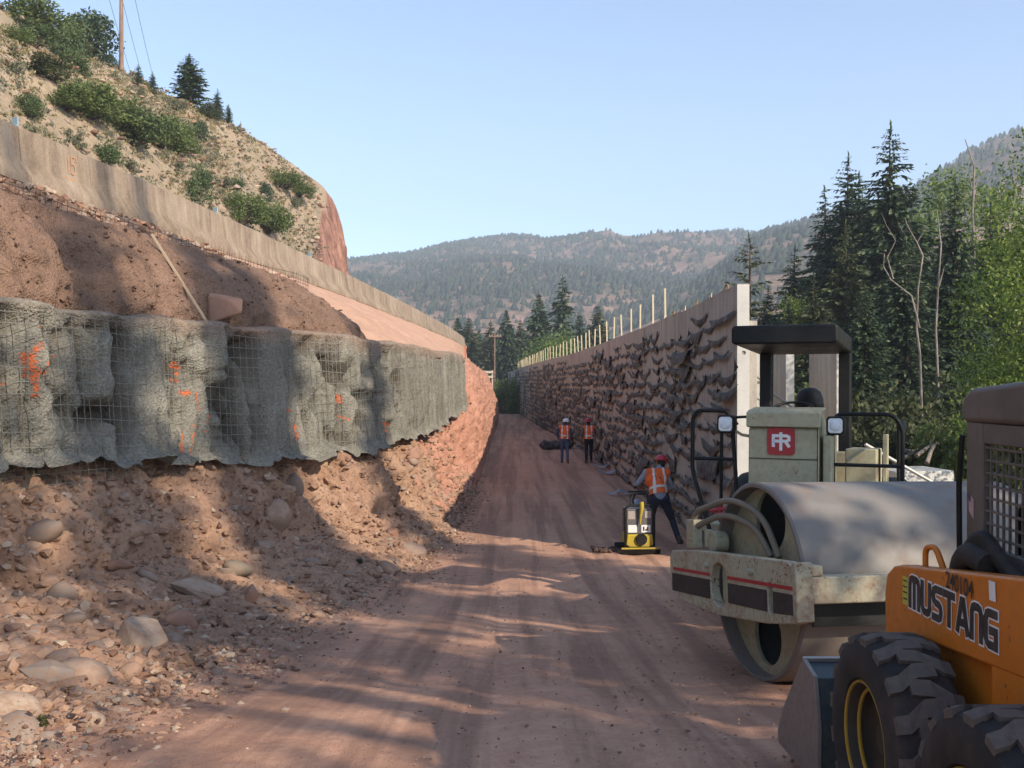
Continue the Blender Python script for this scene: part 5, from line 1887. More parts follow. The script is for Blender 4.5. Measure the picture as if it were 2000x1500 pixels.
rt('full', 1770, 470, 44, "dark spruce low in front of the tallest one", 1.1)
rt('full2', 1865, 352, 46, "dark spruce right of the bleached dead tree", 0.95)
rt('full2', 1935, 400, 50, "dark spruce half hidden behind the right poplar", 1.0)
rt('full', 1690, 560, 38, "short dark spruce behind the roller canopy's right corner", 1.2)
rt('full2', 1500, 560, 60, "short dark spruce right behind the wall end", 1.3)
rt('full', 1540, 590, 52, "low dark spruce between wall end and olive spruces", 1.3)
rt('full', 1815, 420, 62, "back row spruce right of the tallest one", 1.2)
rt('full2', 1720, 420, 66, "back row spruce between the tall pair", 1.3)
rt('full', 1900, 470, 60, "back row spruce near the right picture edge", 1.3)
rt('full2', 1990, 420, 58, "back row spruce at the right picture edge", 1.3)
rt('sparse', 1860, 285, 58, "tall airy poplar with pale top near the right ridge", 1.15, "poplar_tree", BRO)
rt('sparse', 1925, 330, 62, "airy poplar just left of the big right poplar's top", 1.1, "poplar_tree", BRO)
rt('mid', 1712, 440, 64, "bright green broadleaf tree between the tall spruces", 0.75, "broadleaf_tree", BRO)
rt('mid', 1650, 540, 62, "green broadleaf tree left of the bleached dead tree", 0.9, "broadleaf_tree", BRO)
rt('mid', 1810, 400, 68, "broadleaf tree behind the bleached dead tree", 0.8, "broadleaf_tree", BRO)
rt('mid', 1560, 585, 56, "green broadleaf bush-tree above the canopy's left half", 0.8, "broadleaf_tree", BRO)
rt('near', 2150, 215, 17.5, "big leafy poplar filling the right edge above the cab", 1.0, "poplar_tree", BRO)
rt('near', 2130, 400, 21, "second leafy poplar lower behind the right one", 1.05, "poplar_tree", BRO)
rt('mid', 2030, 590, 25, "leafy poplar sapling low behind the cab roof", 0.9, "poplar_tree", BRO)

# bleached dead tree
def dead_tree(px, d, segs, label, r0=0.046):
    base = pix(px, 700, d)
    z = float(ground_z(np.array(base.x), np.array(float(d)))) - 0.1
    o = empty("dead_tree", (base.x, d, z), label=label, cat="tree")
    m = MB()
    g = random.Random(int(px))
    for pts, r in segs:
        P = [pix(a, b, d) - Vector((base.x, d, z)) + Vector((0, g.uniform(-0.5, 0.5) * (k > 0), 0)) for k, (a, b) in enumerate(pts)]
        m.tube(P, [r0 * r * (1 - 0.72 * k / (len(P) - 1)) for k in range(len(P))], 6)
    m.build("trunk", M_DEADWOOD, o, smooth=60)
dead_tree(1802, 34, [([(1802, 860), (1800, 690), (1794, 640), (1798, 560), (1800, 500), (1790, 475), (1775, 440), (1768, 425)], 1.0), ([(1790, 475), (1800, 455), (1806, 440)], 0.5), ([(1796, 640), (1770, 580), (1745, 545), (1725, 520), (1718, 500), (1724, 490)], 0.7),
                    ([(1745, 545), (1742, 500), (1750, 470), (1730, 440), (1714, 420)], 0.45), ([(1798, 520), (1780, 515), (1762, 520)], 0.3), ([(1794, 600), (1772, 585)], 0.3), ([(1775, 440), (1765, 455), (1757, 430)], 0.3)], "bleached dead tree with bare forked limbs in front of the spruces")
dead_tree(1836, 38, [([(1836, 860), (1836, 640), (1834, 560), (1835, 480), (1833, 410)], 0.8), ([(1834, 560), (1842, 520)], 0.4)], "thin pale dead trunk right of the bleached forked tree", 0.07)
dead_tree(1905, 56, [([(1905, 560), (1902, 420), (1895, 330), (1890, 270)], 0.9), ([(1900, 400), (1915, 350), (1930, 330)], 0.5), ([(1898, 370), (1888, 330)], 0.4)], "grey bare treetop standing above the right poplar", 0.10)

# undergrowth along the river bank
for key, px, py, d, w, h, lab in (
    ('dry0', 1715, 850, 31, 2.6, 2.2, "olive undergrowth bush above the right handrail"), ('dry1', 1770, 850, 30, 2.4, 2.4, "brownish undergrowth bush behind the right handrail"), ('dry2', 1835, 845, 30, 2.6, 2.0, "undergrowth bush over the driftwood"),
    ('oak0', 1880, 850, 27, 2.4, 2.4, "green bush left of the loader cab"), ('dry0', 1745, 760, 36, 4.2, 3.6, "tall dark undergrowth thicket under the dead tree"), ('dry1', 1690, 770, 36, 3.6, 3.2, "dark undergrowth thicket behind the canopy's right post"),
    ('dry2', 1820, 740, 38, 4.0, 3.8, "dark undergrowth thicket right of the dead tree"), ('oak1', 1500, 680, 40, 3.4, 3.4, "green undergrowth behind the canopy's left corner"), ('oak2', 1560, 700, 38, 3.6, 3.2, "green undergrowth seen under the canopy"),
    ('dry0', 1620, 720, 38, 3.6, 3.6, "olive undergrowth behind the widest loose panel"), ('oak0', 1905, 990, 15, 1.5, 1.0, "leafy plant behind the loader cab's front post"), ('oak1', 1960, 760, 20, 2.6, 2.4, "green undergrowth seen through the cab mesh"), ('oak2', 1990, 900, 18, 2.2, 1.6, "low green plants seen through the cab mesh")):
    x = (px - 1000) / FPX * d
    z = float(ground_z(np.array(x), np.array(float(d)))) - 0.1
    place_shrub("undergrowth_bush", key, Vector((x, d, z)), w, h, lab, "shrub", "undergrowth by the river", rh.uniform(0, 6))

# driftwood on the bank
for k, (a, b, d, lab) in enumerate((((1745, 905), (1850, 858), 27, "long pale driftwood log slanting by the river"), ((1790, 890), (1835, 866), 26, "short bleached driftwood log on the river bank"), ((1765, 880), (1812, 892), 28, "thin driftwood branch lying low on the river bank"), ((1810, 905), (1826, 868), 25.5, "upright broken driftwood branch"))):
    p, q = pix(a[0], a[1], d), pix(b[0], b[1], d + 1.0)
    m = MB(); mid = (q - p) / 2 + Vector((0, 0, 0.06)); m.tube([(0, 0, 0), tuple(mid), tuple(q - p)], [0.06, 0.05, 0.03], 7)
    m.tube([tuple(mid), tuple(mid + Vector((0.2, 0.1, 0.25)))], [0.025, 0.01], 5)
    o = m.build("driftwood", M_DEADWOOD, smooth=60); o.location = p
    tag(o, lab, "driftwood", "driftwood on the river bank")

# ---------------------------------------------------------------- trees beside and behind the photographer, which shade the foreground
GS = "riverside trees beside the camera"
SHADE = [('shade', 9.6, -3.6, 15.0, "poplar beside the skid-steer, outside the picture"), ('shade2', 13.5, -7.0, 18.5, "tall poplar behind the photographer, outside the picture"), ('shade', 7.6, -9.5, 14.0, "wide poplar behind the loader, outside the picture"),
         ('shade2', 11.0, 0.2, 13.0, "slim poplar by the river, outside the picture"), ('shade2', 11.5, -13.5, 17.0, "poplar farther behind the photographer, outside the picture")]
for key, x, y, h, lab in SHADE:
    place_tree("poplar_tree", key, x, y, -0.9, h, lab, "tree", GS, 1.0, rh.uniform(0, 6), BRO)
for key, x, y, h, lab, wd in (('ragged', 15.5, -3.0, 26.0, "tall spruce by the river, outside the picture", 0.75), ('ragged', 13.0, -4.6, 23.0, "narrow spruce by the river, outside the picture", 0.7), ('slim', 15.0, 2.4, 23.0, "second narrow spruce by the river, outside the picture", 0.6)):
    place_tree("spruce_tree", key, x, y, -0.9, h, lab, "tree", GS, wd, rh.uniform(0, 6))

conifer_kit('tallpine', 30, 1.7, 231, M_SPRUCE, clear=0.62, gaps=0.15, taper=0.6, step=0.5, spray=0.6)
for x, y, lab in ((21.5, -13.2, "tall bare-stemmed pine behind the photographer, outside the picture"), (22.0, -10.6, "second tall bare-stemmed pine behind the photographer, outside the picture"), (21.0, -8.2, "third tall bare-stemmed pine behind the photographer, outside the picture")):
    place_tree("pine_tree", 'tallpine', x, y, -0.9, 32.5, lab, "tree", GS, 0.8, rh.uniform(0, 6))

# ================================================================== MACHINES
M_CREAM = paint("roller_cream_paint", (0.42, 0.395, 0.255), 0.5, (0.24, 0.135, 0.085), 0.55, 2.2, fleck=(0.20, 0.075, 0.03))
M_CREAM_RUST = paint("roller_cream_chipped", (0.46, 0.43, 0.30), 0.55, (0.26, 0.13, 0.07), 0.8, 2.6, fleck=(0.19, 0.06, 0.025), ft=0.57)
M_DRUM = paint("drum_steel", (0.205, 0.188, 0.168), 0.6, (0.20, 0.14, 0.105), 0.8, 0.9, 0.0)
M_BLACK = paint("black_paint", (0.008, 0.009, 0.009), 0.42, (0.07, 0.055, 0.045), 0.22, 2.5, spec=0.25)
M_RUBBER = paint("black_rubber", (0.018, 0.017, 0.016), 0.75, (0.11, 0.08, 0.065), 0.6, 2.0)
M_LUG = paint("dusty_tyre_lug", (0.10, 0.083, 0.071), 0.85, (0.21, 0.155, 0.125), 0.8, 2.2)
M_DECAL_RED = paint("red_decal", (0.42, 0.025, 0.03), 0.5, amount=0.3)
M_DECAL_BLACK = paint("black_decal", (0.022, 0.02, 0.02), 0.55, (0.14, 0.10, 0.08), 0.6)
M_DECAL_WHITE = paint("white_decal", (0.78, 0.78, 0.76), 0.5, amount=0.15)
M_HOSE = paint("dusty_hose", (0.23, 0.195, 0.14), 0.7, amount=0.5)
M_STEEL = paint("bare_steel", (0.42, 0.40, 0.37), 0.4, amount=0.4, metal=0.7)
M_LENS = paint("lamp_lens", (0.72, 0.75, 0.78), 0.12, (0.5, 0.5, 0.5), 0.2, 9.0, spec=0.8)
M_REDPART = paint("red_valve", (0.40, 0.02, 0.03), 0.5)
M_ORANGE = paint("loader_orange_paint", (0.60, 0.175, 0.012), 0.38, (0.28, 0.15, 0.07), 0.35, 2.4, fleck=(0.10, 0.06, 0.04))
M_CAB = paint("loader_cab_brown", (0.105, 0.092, 0.083), 0.5, (0.25, 0.19, 0.15), 0.5, 3.0)
M_TEAL = paint("bucket_dark_paint", (0.030, 0.052, 0.058), 0.5, (0.16, 0.11, 0.09), 0.6, 3.0)
M_BUCKET = paint("bucket_worn_steel", (0.27, 0.235, 0.215), 0.45, (0.22, 0.14, 0.11), 0.7, 3.0, 0.4)
M_RIM = paint("rim_shaded_dusty", (0.045, 0.032, 0.02), 0.7, (0.10, 0.07, 0.05), 0.6)  # recess shade put into the dark brown, dust over it
M_RIMLINE = paint("rim_yellow_edge", (0.42, 0.25, 0.02), 0.5, amount=0.6)

# ---------------------------------------------------------------- vibratory roller
ground_r = float(G(7.8))
roller = empty("vibratory_roller", (2.87, 7.845, ground_r), label="cream vibratory roller with a huge steel drum and black canopy", cat="roller")
RO = Vector(roller.location)
D = Matrix.Rotation(R(13), 4, 'Z') @ Matrix.Rotation(R(1.0), 4, 'Y') @ Matrix.Translation((0, 0, 0.75)) @ Matrix.Rotation(R(-6.5), 4, 'X') @ Matrix.Translation((0, 0, -0.75))
m = MB(D)
prof = [(0.735, -1.05), (0.75, -1.035), (0.75, 1.035), (0.735, 1.05), (0.712, 1.05), (0.712, 0.75), (0.712, -0.75), (0.712, -1.05), (0.735, -1.05)]
m.lathe(prof, (0, 0, 0.75), (1, 0, 0), 96)
m.build("drum_shell", M_DRUM, roller, smooth=40)
for sx in (-1, 1):
    m = MB(D)
    holes = [circle(0.44 * math.cos(a), 0.75 + 0.44 * math.sin(a), 0.215, 22) for a in (R(82), R(202), R(322))] if sx < 0 else []
    if sx < 0:
        holes = [circle(-0.05, 0.75 + 0.45, 0.235, 24), circle(0.06, 0.75 - 0.43, 0.215, 24)]
    m.plate(circle(0, 0.75, 0.711, 64), holes, 'x', sx * 0.90, sx * 0.93)
    m.build("drum_bulkhead", M_CREAM, roller, smooth=30)
m = MB(D)
m.cyl((-1.165, 0, 0.75), (-0.79, 0, 0.75), 0.12, 0.16, 24)
m.build("drum_hub", M_CREAM, roller, smooth=40, bevel=0.012)
m = MB(D)
m.cyl((0.79, 0, 0.75), (1.165, 0, 0.75), 0.16, 0.12, 24)
m.build("drum_hub", M_CREAM, roller, smooth=40, bevel=0.012)
# frame: side plates with slots
side = [(-1.02, 0.57), (-0.98, 0.545), (-0.55, 0.50), (0.3, 0.47), (1.05, 0.52), (1.2, 0.60), (1.22, 0.66), (1.22, 0.88), (1.16, 0.93), (0.6, 0.955), (-0.4, 0.955), (-0.86, 0.95), (-1.0, 0.90), (-1.02, 0.86)]
for sx in (-1, 1):
    m = MB(D)
    holes = [obround(0.22, 0.71, 0.31, 0.34), obround(-0.62, 0.685, 0.07, 0.22, 5)] if sx < 0 else []
    a0, a1 = (-1.25, -1.17) if sx < 0 else (1.17, 1.25)
    m.plate([(p[0], p[1]) for p in side], holes, 'x', a0, a1)
    m.build("frame_side_plate", M_CREAM_RUST, roller, smooth=30, bevel=0.008)
# stripes on the side plate, stopping at the slot
x0, x1 = -1.2535, -1.2505
m = MB(D)
for y0, y1 in ((-0.99, -0.665), (-0.575, 0.055), (0.385, 1.17)):
    m.prism([(y0, 0.585 if y0 > -0.9 else 0.60), (y1, 0.585), (y1, 0.735), (y0, 0.735)], 'x', x0, x1)
m.build("black_stripe", M_DECAL_BLACK, roller)
m = MB(D)
for y0, y1 in ((-0.99, 0.058), (0.382, 1.14)):
    m.box(x0, x1, y0, y1, 0.762, 0.788)
m.build("red_stripe", M_DECAL_RED, roller)
m = MB(D)
for y in (-0.35, 0.42): m.cyl((-1.285, y, 0.845), (-1.245, y, 0.845), 0.022, 0.026, 10)
m.build("frame_bolts", M_CREAM_RUST, roller, smooth=40)
m = MB(D)
m.box(-1.168, 1.168, -1.02, -0.83, 0.675, 0.855)
m.box(-1.30, -1.168, -1.075, -1.022, 0.565, 0.955)
m.box(-1.168, -1.06, -1.015, -0.80, 0.857, 0.93)
m.build("frame_front_beam", M_CREAM_RUST, roller, bevel=0.012)
m = MB(D); m.box(-1.168, 1.168, 0.95, 1.20, 0.55, 0.90); m.box(-0.32, 0.32, 1.2, 1.75, 0.50, 0.95)
m.build("frame_rear_beam", M_CREAM, roller, bevel=0.015)
m = MB(D); m.box(-1.04, 1.04, -0.828, -0.80, 0.50, 0.69); m.build("scraper_bar", M_BLACK, roller)  # scraper bar in black, the shadow behind the beam put into its colour
m = MB(D); m.box(-1.165, -1.06, 0.25, 0.34, 0.5, 0.93); m.cyl((-1.13, 0.24, 0.70), (-1.10, 0.24, 0.70), 0.10, n=16); m.build("motor_bracket", M_CREAM, roller, bevel=0.01)
# vibration motor and hoses in the left drum end
m = MB(D); m.cyl((-1.12, 0.62, 1.02), (-1.0, 0.62, 1.02), 0.09, 0.09, 20); m.cyl((-1.1, 0.72, 0.97), (-1.1, 0.72, 1.12), 0.035, n=10); m.build("vibration_motor", M_CREAM, roller, smooth=40, bevel=0.01)
for off, hgt, lab in ((0.0, 0.0, 0), (0.12, 0.12, 1)):
    m = MB(D)
    pts = bend([(-1.17, 0.86 + off * 0.3, 1.00), (-1.16, 0.84 + off * 0.3, 1.14 + hgt), (-1.10, 0.40 - off, 1.26 + hgt), (-1.02, 0.02 - off, 1.16 + hgt * 0.8), (-1.0, -0.18 - off, 0.94)], 0.28, 8)
    m.tube(pts, 0.025, 10)
    m.build("hydraulic_hose", M_HOSE, roller, smooth=60)
m = MB(D); m.box(-1.20, -1.12, 0.80, 0.96, 0.96, 1.20); m.box(-1.205, -1.115, 0.82, 0.94, 1.02, 1.05); m.build("valve_block", M_CREAM, roller, bevel=0.01)
# tractor section, swung round the joint
bz = float(G(9.5)) - ground_r
B = Matrix.Translation((2.575 - RO.x, 9.5 - RO.y, bz)) @ Matrix.Rotation(R(-24), 4, 'Z') @ Matrix.Rotation(R(-2.5), 4, 'X')
m = MB(B)
m.prism([(0.0, 1.0), (0.62, 1.0), (0.62, 2.10), (0.30, 2.22), (0.0, 2.03)], 'x', -0.33, 0.33)
m.build("console", M_CREAM, roller, bevel=0.015)
m = MB(B)
m.prism([(-0.05, 2.055), (0.02, 2.045), (0.08, 2.20), (0.4, 2.235), (0.4, 2.255), (0.03, 2.215), (-0.05, 2.19)], 'x', -0.345, 0.345)
m.build("console_hood_lip", M_CREAM, roller, bevel=0.008)
m = MB(B); m.box(-0.325, 0.325, -0.006, -0.001, 1.742, 1.752); m.box(0.315, 0.323, -0.006, -0.001, 1.02, 2.04); m.build("panel_seam", M_DECAL_BLACK, roller)
# emblem
m = MB(B); m.prism(rrect(-0.15, 0.11, 1.785, 2.045, 0.035), 'y', -0.012, -0.001); m.build("emblem_plate", M_DECAL_RED, roller)
m = MB(B)
def flat(m, poly, y):
    n = len(poly); m.add([(p[0], y, p[1]) for p in poly], [tuple(range(n))])
ex, ez, es = -0.02, 1.915, 0.088
for q, st in enumerate(([(-0.8, -0.62), (-0.8, 0.62), (0.62, 0.62), (0.86, 0.48), (0.86, 0.18), (0.62, 0.04), (-0.8, 0.04)], [(0.0, 1.0), (0.0, -1.0)], [(0.45, 0.04), (0.92, -0.62)])):
    P, F = ribbon(st, 0.33)
    m.add([(ex + p[0] * es, -0.0135 - 0.0007 * q, ez + p[1] * es) for p in P], F)
m.build("emblem_letters", M_DECAL_WHITE, roller, fix=False)
m = MB(B); m.box(-0.95, 0.95, 0.30, 2.1, 0.98, 1.06); m.box(-0.5, 0.5, 0.55, 2.1, 0.75, 0.98); m.build("platform", M_CREAM, roller, bevel=0.01)
m = MB(B); m.prism([(1.75, 0.8), (3.5, 0.8), (3.5, 1.55), (3.2, 1.72), (1.75, 1.80)], 'x', -0.62, 0.62); m.build("engine_hood", M_CREAM, roller, bevel=0.03)
m = MB(B); m.box(0.36, 0.44, 0.05, 0.5, 1.05, 1.98); m.box(0.50, 0.80, 0.7, 1.5, 1.06, 1.85); m.build("side_cabinet", M_CREAM, roller, bevel=0.015)
m = MB(B); m.box(0.84, 0.88, 0.95, 1.25, 1.06, 2.0); m.build("side_fender", M_CREAM, roller, bevel=0.008)
m = MB(B); m.box(-0.30, 0.25, 1.15, 1.65, 1.30, 1.42); m.box(-0.28, 0.23, 1.58, 1.70, 1.42, 1.92); m.build("operator_seat", M_BLACK, roller, bevel=0.03)
m = MB(B)
m.tube([(-0.02 + 0.21 * math.cos(a), 0.72 + 0.19 * math.sin(a), 2.235 + 0.08 * math.sin(a)) for a in [2 * PI * k / 28 for k in range(28)]], 0.014, 8, True)
for a in (0.5, 2.6, 4.7): m.tube([(-0.02, 0.72, 2.2), (-0.02 + 0.2 * math.cos(a), 0.72 + 0.18 * math.sin(a), 2.235 + 0.08 * math.sin(a))], 0.009, 6)
m.tube([(-0.02, 0.72, 2.2), (-0.02, 0.5, 1.9)], 0.025, 8)
m.build("steering_wheel", M_BLACK, roller, smooth=60)
# canopy and posts
m = MB(B)
cx0, cx1, cy0, cy1, cz = -0.66, 0.42, 0.74, 2.32, 3.12
m.prism([(cx0, cz - 0.19), (cx0 + 0.05, cz - 0.20), (cx1 - 0.05, cz - 0.20), (cx1, cz - 0.19), (cx1, cz - 0.02), (cx1 - 0.03, cz), (cx0 + 0.03, cz), (cx0, cz - 0.02)], 'y', cy0, cy1)
m.build("canopy", M_BLACK, roller, bevel=0.025, seg=3)
for x0, x1 in ((-0.60, -0.47), (0.29, 0.42)):
    m = MB(B); m.box(x0, x1, 2.10, 2.30, 0.85, cz - 0.195); m.build("canopy_post", M_BLACK, roller, bevel=0.015)
# intake cap
m = MB(B)
hx, hy = -0.14, 2.95
m.cyl((hx, hy, 1.7), (hx, hy, 2.32), 0.075, n=16)
m.lathe([(0.0, 2.30), (0.165, 2.30), (0.178, 2.33), (0.17, 2.36), (0.165, 2.42), (0.135, 2.50), (0.075, 2.545), (0.0, 2.555)], (hx, hy, 0), (0, 0, 1), 28)
m.build("air_intake", M_BLACK, roller, smooth=40)
m = MB(B); m.cyl((0.30, 2.7, 1.6), (0.30, 2.7, 2.18), 0.045, n=12); m.build("exhaust_pipe", M_BLACK, roller, smooth=40)
# handrails with lamps
m = MB(B)
m.tube(bend([(0.44, 0.28, 1.0), (0.42, 0.28, 2.05), (0.46, 0.28, 2.19), (0.98, 0.28, 2.19), (1.06, 0.30, 2.05), (1.05, 0.30, 1.0)], 0.08), 0.021, 10)
m.tube(bend([(0.99, 0.95, 1.0), (0.99, 0.95, 2.12), (1.06, 0.6, 2.12), (1.06, 0.30, 2.02)], 0.08), 0.019, 10)
m.tube([(0.43, 0.28, 1.70), (1.06, 0.30, 1.70)], 0.018, 8)
m.build("handrail", M_BLACK, roller, smooth=60)
m = MB(B)
m.tube(bend([(-0.72, 0.10, 1.0), (-0.95, 0.28, 1.60), (-0.95, 0.28, 2.14), (-0.90, 0.28, 2.21), (-0.60, 0.28, 2.21), (-0.55, 0.28, 2.1), (-0.50, 0.25, 1.55), (-0.47, 0.2, 1.0)], 0.07), 0.021, 10)
m.tube([(-0.70, 0.5, 1.0), (-0.70, 0.5, 2.15)], 0.018, 8)
m.tube([(-0.95, 0.28, 1.72), (-0.52, 0.27, 1.72)], 0.018, 8)
m.tube(bend([(-0.56, 0.28, 2.14), (-0.42, 0.25, 2.15), (-0.33, 0.2, 2.15)], 0.03), 0.014, 8)
m.build("handrail", M_BLACK, roller, smooth=60)
for x in (-0.575, 0.47):
    m = MB(B); m.prism(rrect(x - 0.085, x + 0.085, 1.985, 2.165, 0.035), 'y', 0.09, 0.20); hl = m.build("headlight", M_BLACK, roller, bevel=0.012)
    m = MB(B); m.prism(rrect(x - 0.066, x + 0.066, 2.005, 2.145, 0.03), 'y', 0.080, 0.0885); m.lathe([(0.05, 0.0), (0.045, -0.008), (0.02, -0.012), (0.0, -0.012)], (x, 0.0795, 2.075), (0, 1, 0), 18)
    m.build("lens", M_LENS, hl, smooth=40)
    m = MB(B); m.tube([(x, 0.2, 2.06), (x + (0.14 if x < 0 else -0.1), 0.2, 2.02 - 0.05), (x + (0.22 if x < 0 else -0.13), 0.15, 1.96)], 0.016, 6); m.build("bracket", M_CREAM, hl, smooth=60)
m = MB(B); m.box(-0.66, -0.50, 0.02, 0.12, 1.12, 1.20); m.cyl((-0.72, 0.05, 1.21), (-0.55, 0.05, 1.24), 0.02, n=8); m.cyl((-0.62, 0.05, 1.17), (-0.62, 0.05, 1.30), 0.018, n=8); m.build("red_valve", M_REDPART, roller, bevel=0.006)
# rear tyres
for x in (-0.98, 0.62):
    m = MB(B)
    m.lathe([(0.40, 0.0), (0.66, 0.0), (0.73, 0.06), (0.75, 0.12), (0.75, 0.30), (0.73, 0.36), (0.66, 0.42), (0.40, 0.42)], (x, 2.75, 0.74), (1, 0, 0), 40)
    ty = m.build("tyre", M_RUBBER, roller, smooth=40)
    m = MB(B); m.lathe([(0.0, 0.10), (0.2, 0.10), (0.30, 0.05), (0.41, 0.03), (0.41, 0.38), (0.3, 0.36), (0.0, 0.33)], (x, 2.75, 0.74), (1, 0, 0), 30); m.build("rim", M_CREAM, ty, smooth=40)

# ---------------------------------------------------------------- skid-steer loader
loader = empty("skid_steer_loader", (2.1, 3.3, -0.02), label="orange skid-steer loader cut off by the right picture edge", cat="loader")
LO = Vector(loader.location)
W = Matrix.Translation(-LO)          # parts are written in place coordinates
def lug_mesh(left):
    """one bent tread bar hugging a tyre of radius .385, about the x axis"""
    V, F = [], []
    s = -1 if left else 1
    ends = [(-0.004, 0.0), (0.05, 0.02), (0.115, 0.115), (0.150, 0.165)]
    w = 0.040
    path = [(0.010, 0.0), (0.050, 0.004), (0.115, 0.075), (0.190, 0.085)]
    for k, (x, a) in enumerate(path):
        for da in (-w, w):
            for h in (0.352, 0.391 - (0.013 if k == 0 else 0)):
                ang = (a * 1.9 + da * 2.0) 
                V.append((x if left else 0.27 - x, h * math.sin(ang), h * math.cos(ang)))
    for k in range(3):
        a = k * 4; b = a + 4
        F += [(a + 1, a + 3, b + 3, b + 1), (a, b, b + 2, a + 2), (a, a + 1, b + 1, b), (a + 2, b + 2, b + 3, a + 3)]
    F += [(0, 2, 3, 1), (12, 13, 15, 14)]
    me = bpy.data.meshes.new("lug")
    me.from_pydata(V, [], F)
    bm = bmesh.new(); bm.from_mesh(me); bmesh.ops.recalc_face_normals(bm, faces=bm.faces[:])
    bm.to_mesh(me); bm.free()
    me.materials.append(M_LUG)
    return me
LUG_L, LUG_R = lug_mesh(True), lug_mesh(False)
def loader_wheel(x, y, full=True, rz=0.0):
    wl = bpy.data.objects.new("wheel", None); wl.empty_display_size = 0.1
    wl.location = Vector((x, y, 0.37)) - LO
    link(wl, loader)
    m = MB()
    m.lathe([(0.215, 0.035), (0.225, 0.01), (0.27, -0.002), (0.332, 0.004), (0.360, 0.016), (0.372, 0.040), (0.374, 0.23), (0.360, 0.254), (0.332, 0.266), (0.27, 0.272), (0.225, 0.26), (0.215, 0.235), (0.215, 0.035)], (0, 0, 0), (1, 0, 0), 64)
    m.build("tyre", M_RUBBER, wl, smooth=40)
    m = MB()
    m.lathe([(0.218, 0.028), (0.205, 0.022), (0.196, 0.04), (0.190, 0.10), (0.10, 0.13), (0.055, 0.125), (0.055, 0.08), (0.0, 0.08)], (0, 0, 0), (1, 0, 0), 40)
    m.build("rim", M_RIM, wl, smooth=35)
    m = MB(); m.lathe([(0.217, 0.020), (0.213, 0.012), (0.207, 0.016), (0.207, 0.024)], (0, 0, 0), (1, 0, 0), 48); m.lathe([(0.190, 0.060), (0.186, 0.054), (0.178, 0.060), (0.180, 0.068)], (0, 0, 0), (1, 0, 0), 48)
    m.build("rim_edge", M_RIMLINE, wl, smooth=35)
    m = MB(); m.lathe([(0.0, 0.085), (0.05, 0.09), (0.062, 0.105), (0.062, 0.14)], (0, 0, 0), (1, 0, 0), 20); m.build("hub", M_RIM if y > 3 else M_ORANGE, wl, smooth=35)  # front hub takes the rim's shade-darkened colour
    if full:
        n = 17
        for k in range(n):
            a = 2 * PI * k / n
            from_mesh("lug", LUG_L, wl, rot=(-a, 0, 0))
            from_mesh("lug", LUG_R, wl, rot=(-a - PI / n, 0, 0))
    return wl
loader_wheel(1.30, 3.72)
loader_wheel(1.30, 2.86)
loader_wheel(2.63, 3.72, False)
loader_wheel(2.63, 2.86, False)
m = MB(W); m.prism([(2.2, 0.28), (4.0, 0.22), (4.12, 0.40), (4.05, 0.72), (3.2, 0.80), (2.2, 0.80)], 'x', 1.64, 2.56); m.build("chassis", M_ORANGE, loader, bevel=0.02)
m = MB(W); m.box(1.57, 1.64, 2.75, 3.85, 0.28, 0.46); m.box(1.585, 1.64, 3.05, 3.30, 0.46, 0.80); m.build("axle_housing", M_ORANGE, loader, bevel=0.015)
m = MB(W); m.cyl((1.55, 3.72, 0.37), (1.64, 3.72, 0.37), 0.07, n=16); m.cyl((1.55, 2.86, 0.37), (1.64, 2.86, 0.37), 0.07, n=16); m.build("axle", M_BLACK, loader, smooth=40)
# loader arms: plate, front leg, rolled top edge
def arm_outline():
    pts = [(4.00, 0.28), (4.16, 0.28), (4.215, 0.60), (4.225, 0.82), (4.20, 0.90), (4.13, 0.945), (4.05, 0.965), (3.03, 1.105), (2.1, 1.24), (1.9, 1.10), (2.05, 0.93), (3.03, 0.79), (3.85, 0.715), (3.95, 0.69), (4.01, 0.64), (4.03, 0.58)]
    return pts
for x0, x1 in ((1.58, 1.66), (2.54, 2.62)):
    m = MB(W); m.prism(arm_outline(), 'x', x0, x1); arm = m.build("loader_arm", M_ORANGE, loader, bevel=0.014, seg=3)
    if x0 < 2: left_arm = arm
m = MB(W); m.box(1.66, 2.54, 4.02, 4.13, 0.50, 0.62); m.build("arm_crossbar", M_ORANGE, loader, bevel=0.012)
# lettering on the left arm
def onarm(s, t, dep):
    """s metres to the reader's right from the start of the word, t up from its baseline"""
    y = 3.945 - s
    return (1.58 - 0.0015 - dep, y, 0.815 + 0.018 * s + t)
LET = {
 'M': (0.90, [[(0, 0), (0, .78), (.08, .95), (.22, 1), (.68, 1), (.82, .95), (.9, .78), (.9, 0)], [(.45, 0), (.45, .97)]]),
 'U': (0.72, [[(0, 1), (0, .22), (.08, .06), (.22, 0), (.5, 0), (.64, .06), (.72, .22), (.72, 1)]]),
 'S': (0.70, [[(.70, 1), (.2, 1), (.05, .94), (0, .77), (.05, .59), (.2, .52), (.5, .49), (.65, .41), (.7, .25), (.64, .07), (.5, 0), (0, 0)]]),
 'T': (0.74, [[(0, 1), (.74, 1)], [(.37, .99), (.37, 0)]]),
 'A': (0.80, [[(0, 0), (.32, 1), (.48, 1), (.8, 0)], [(.17, .27), (.63, .27)]]),
 'N': (0.72, [[(0, 0), (0, .78), (.08, .95), (.22, 1), (.5, 1), (.64, .95), (.72, .78), (.72, 0)]]),
 'G': (0.74, [[(.74, 1), (.22, 1), (.08, .95), (0, .78), (0, .22), (.08, .06), (.22, 0), (.74, 0), (.74, .46), (.40, .46)]]),
}
word = "MUSTANG"
gap = 0.36
tot = sum(LET[c][0] for c in word) + gap * (len(word) - 1)
hx_, hz_ = 0.70 / tot, 0.105
mo, mi = MB(W), MB(W)
s0 = 0.0
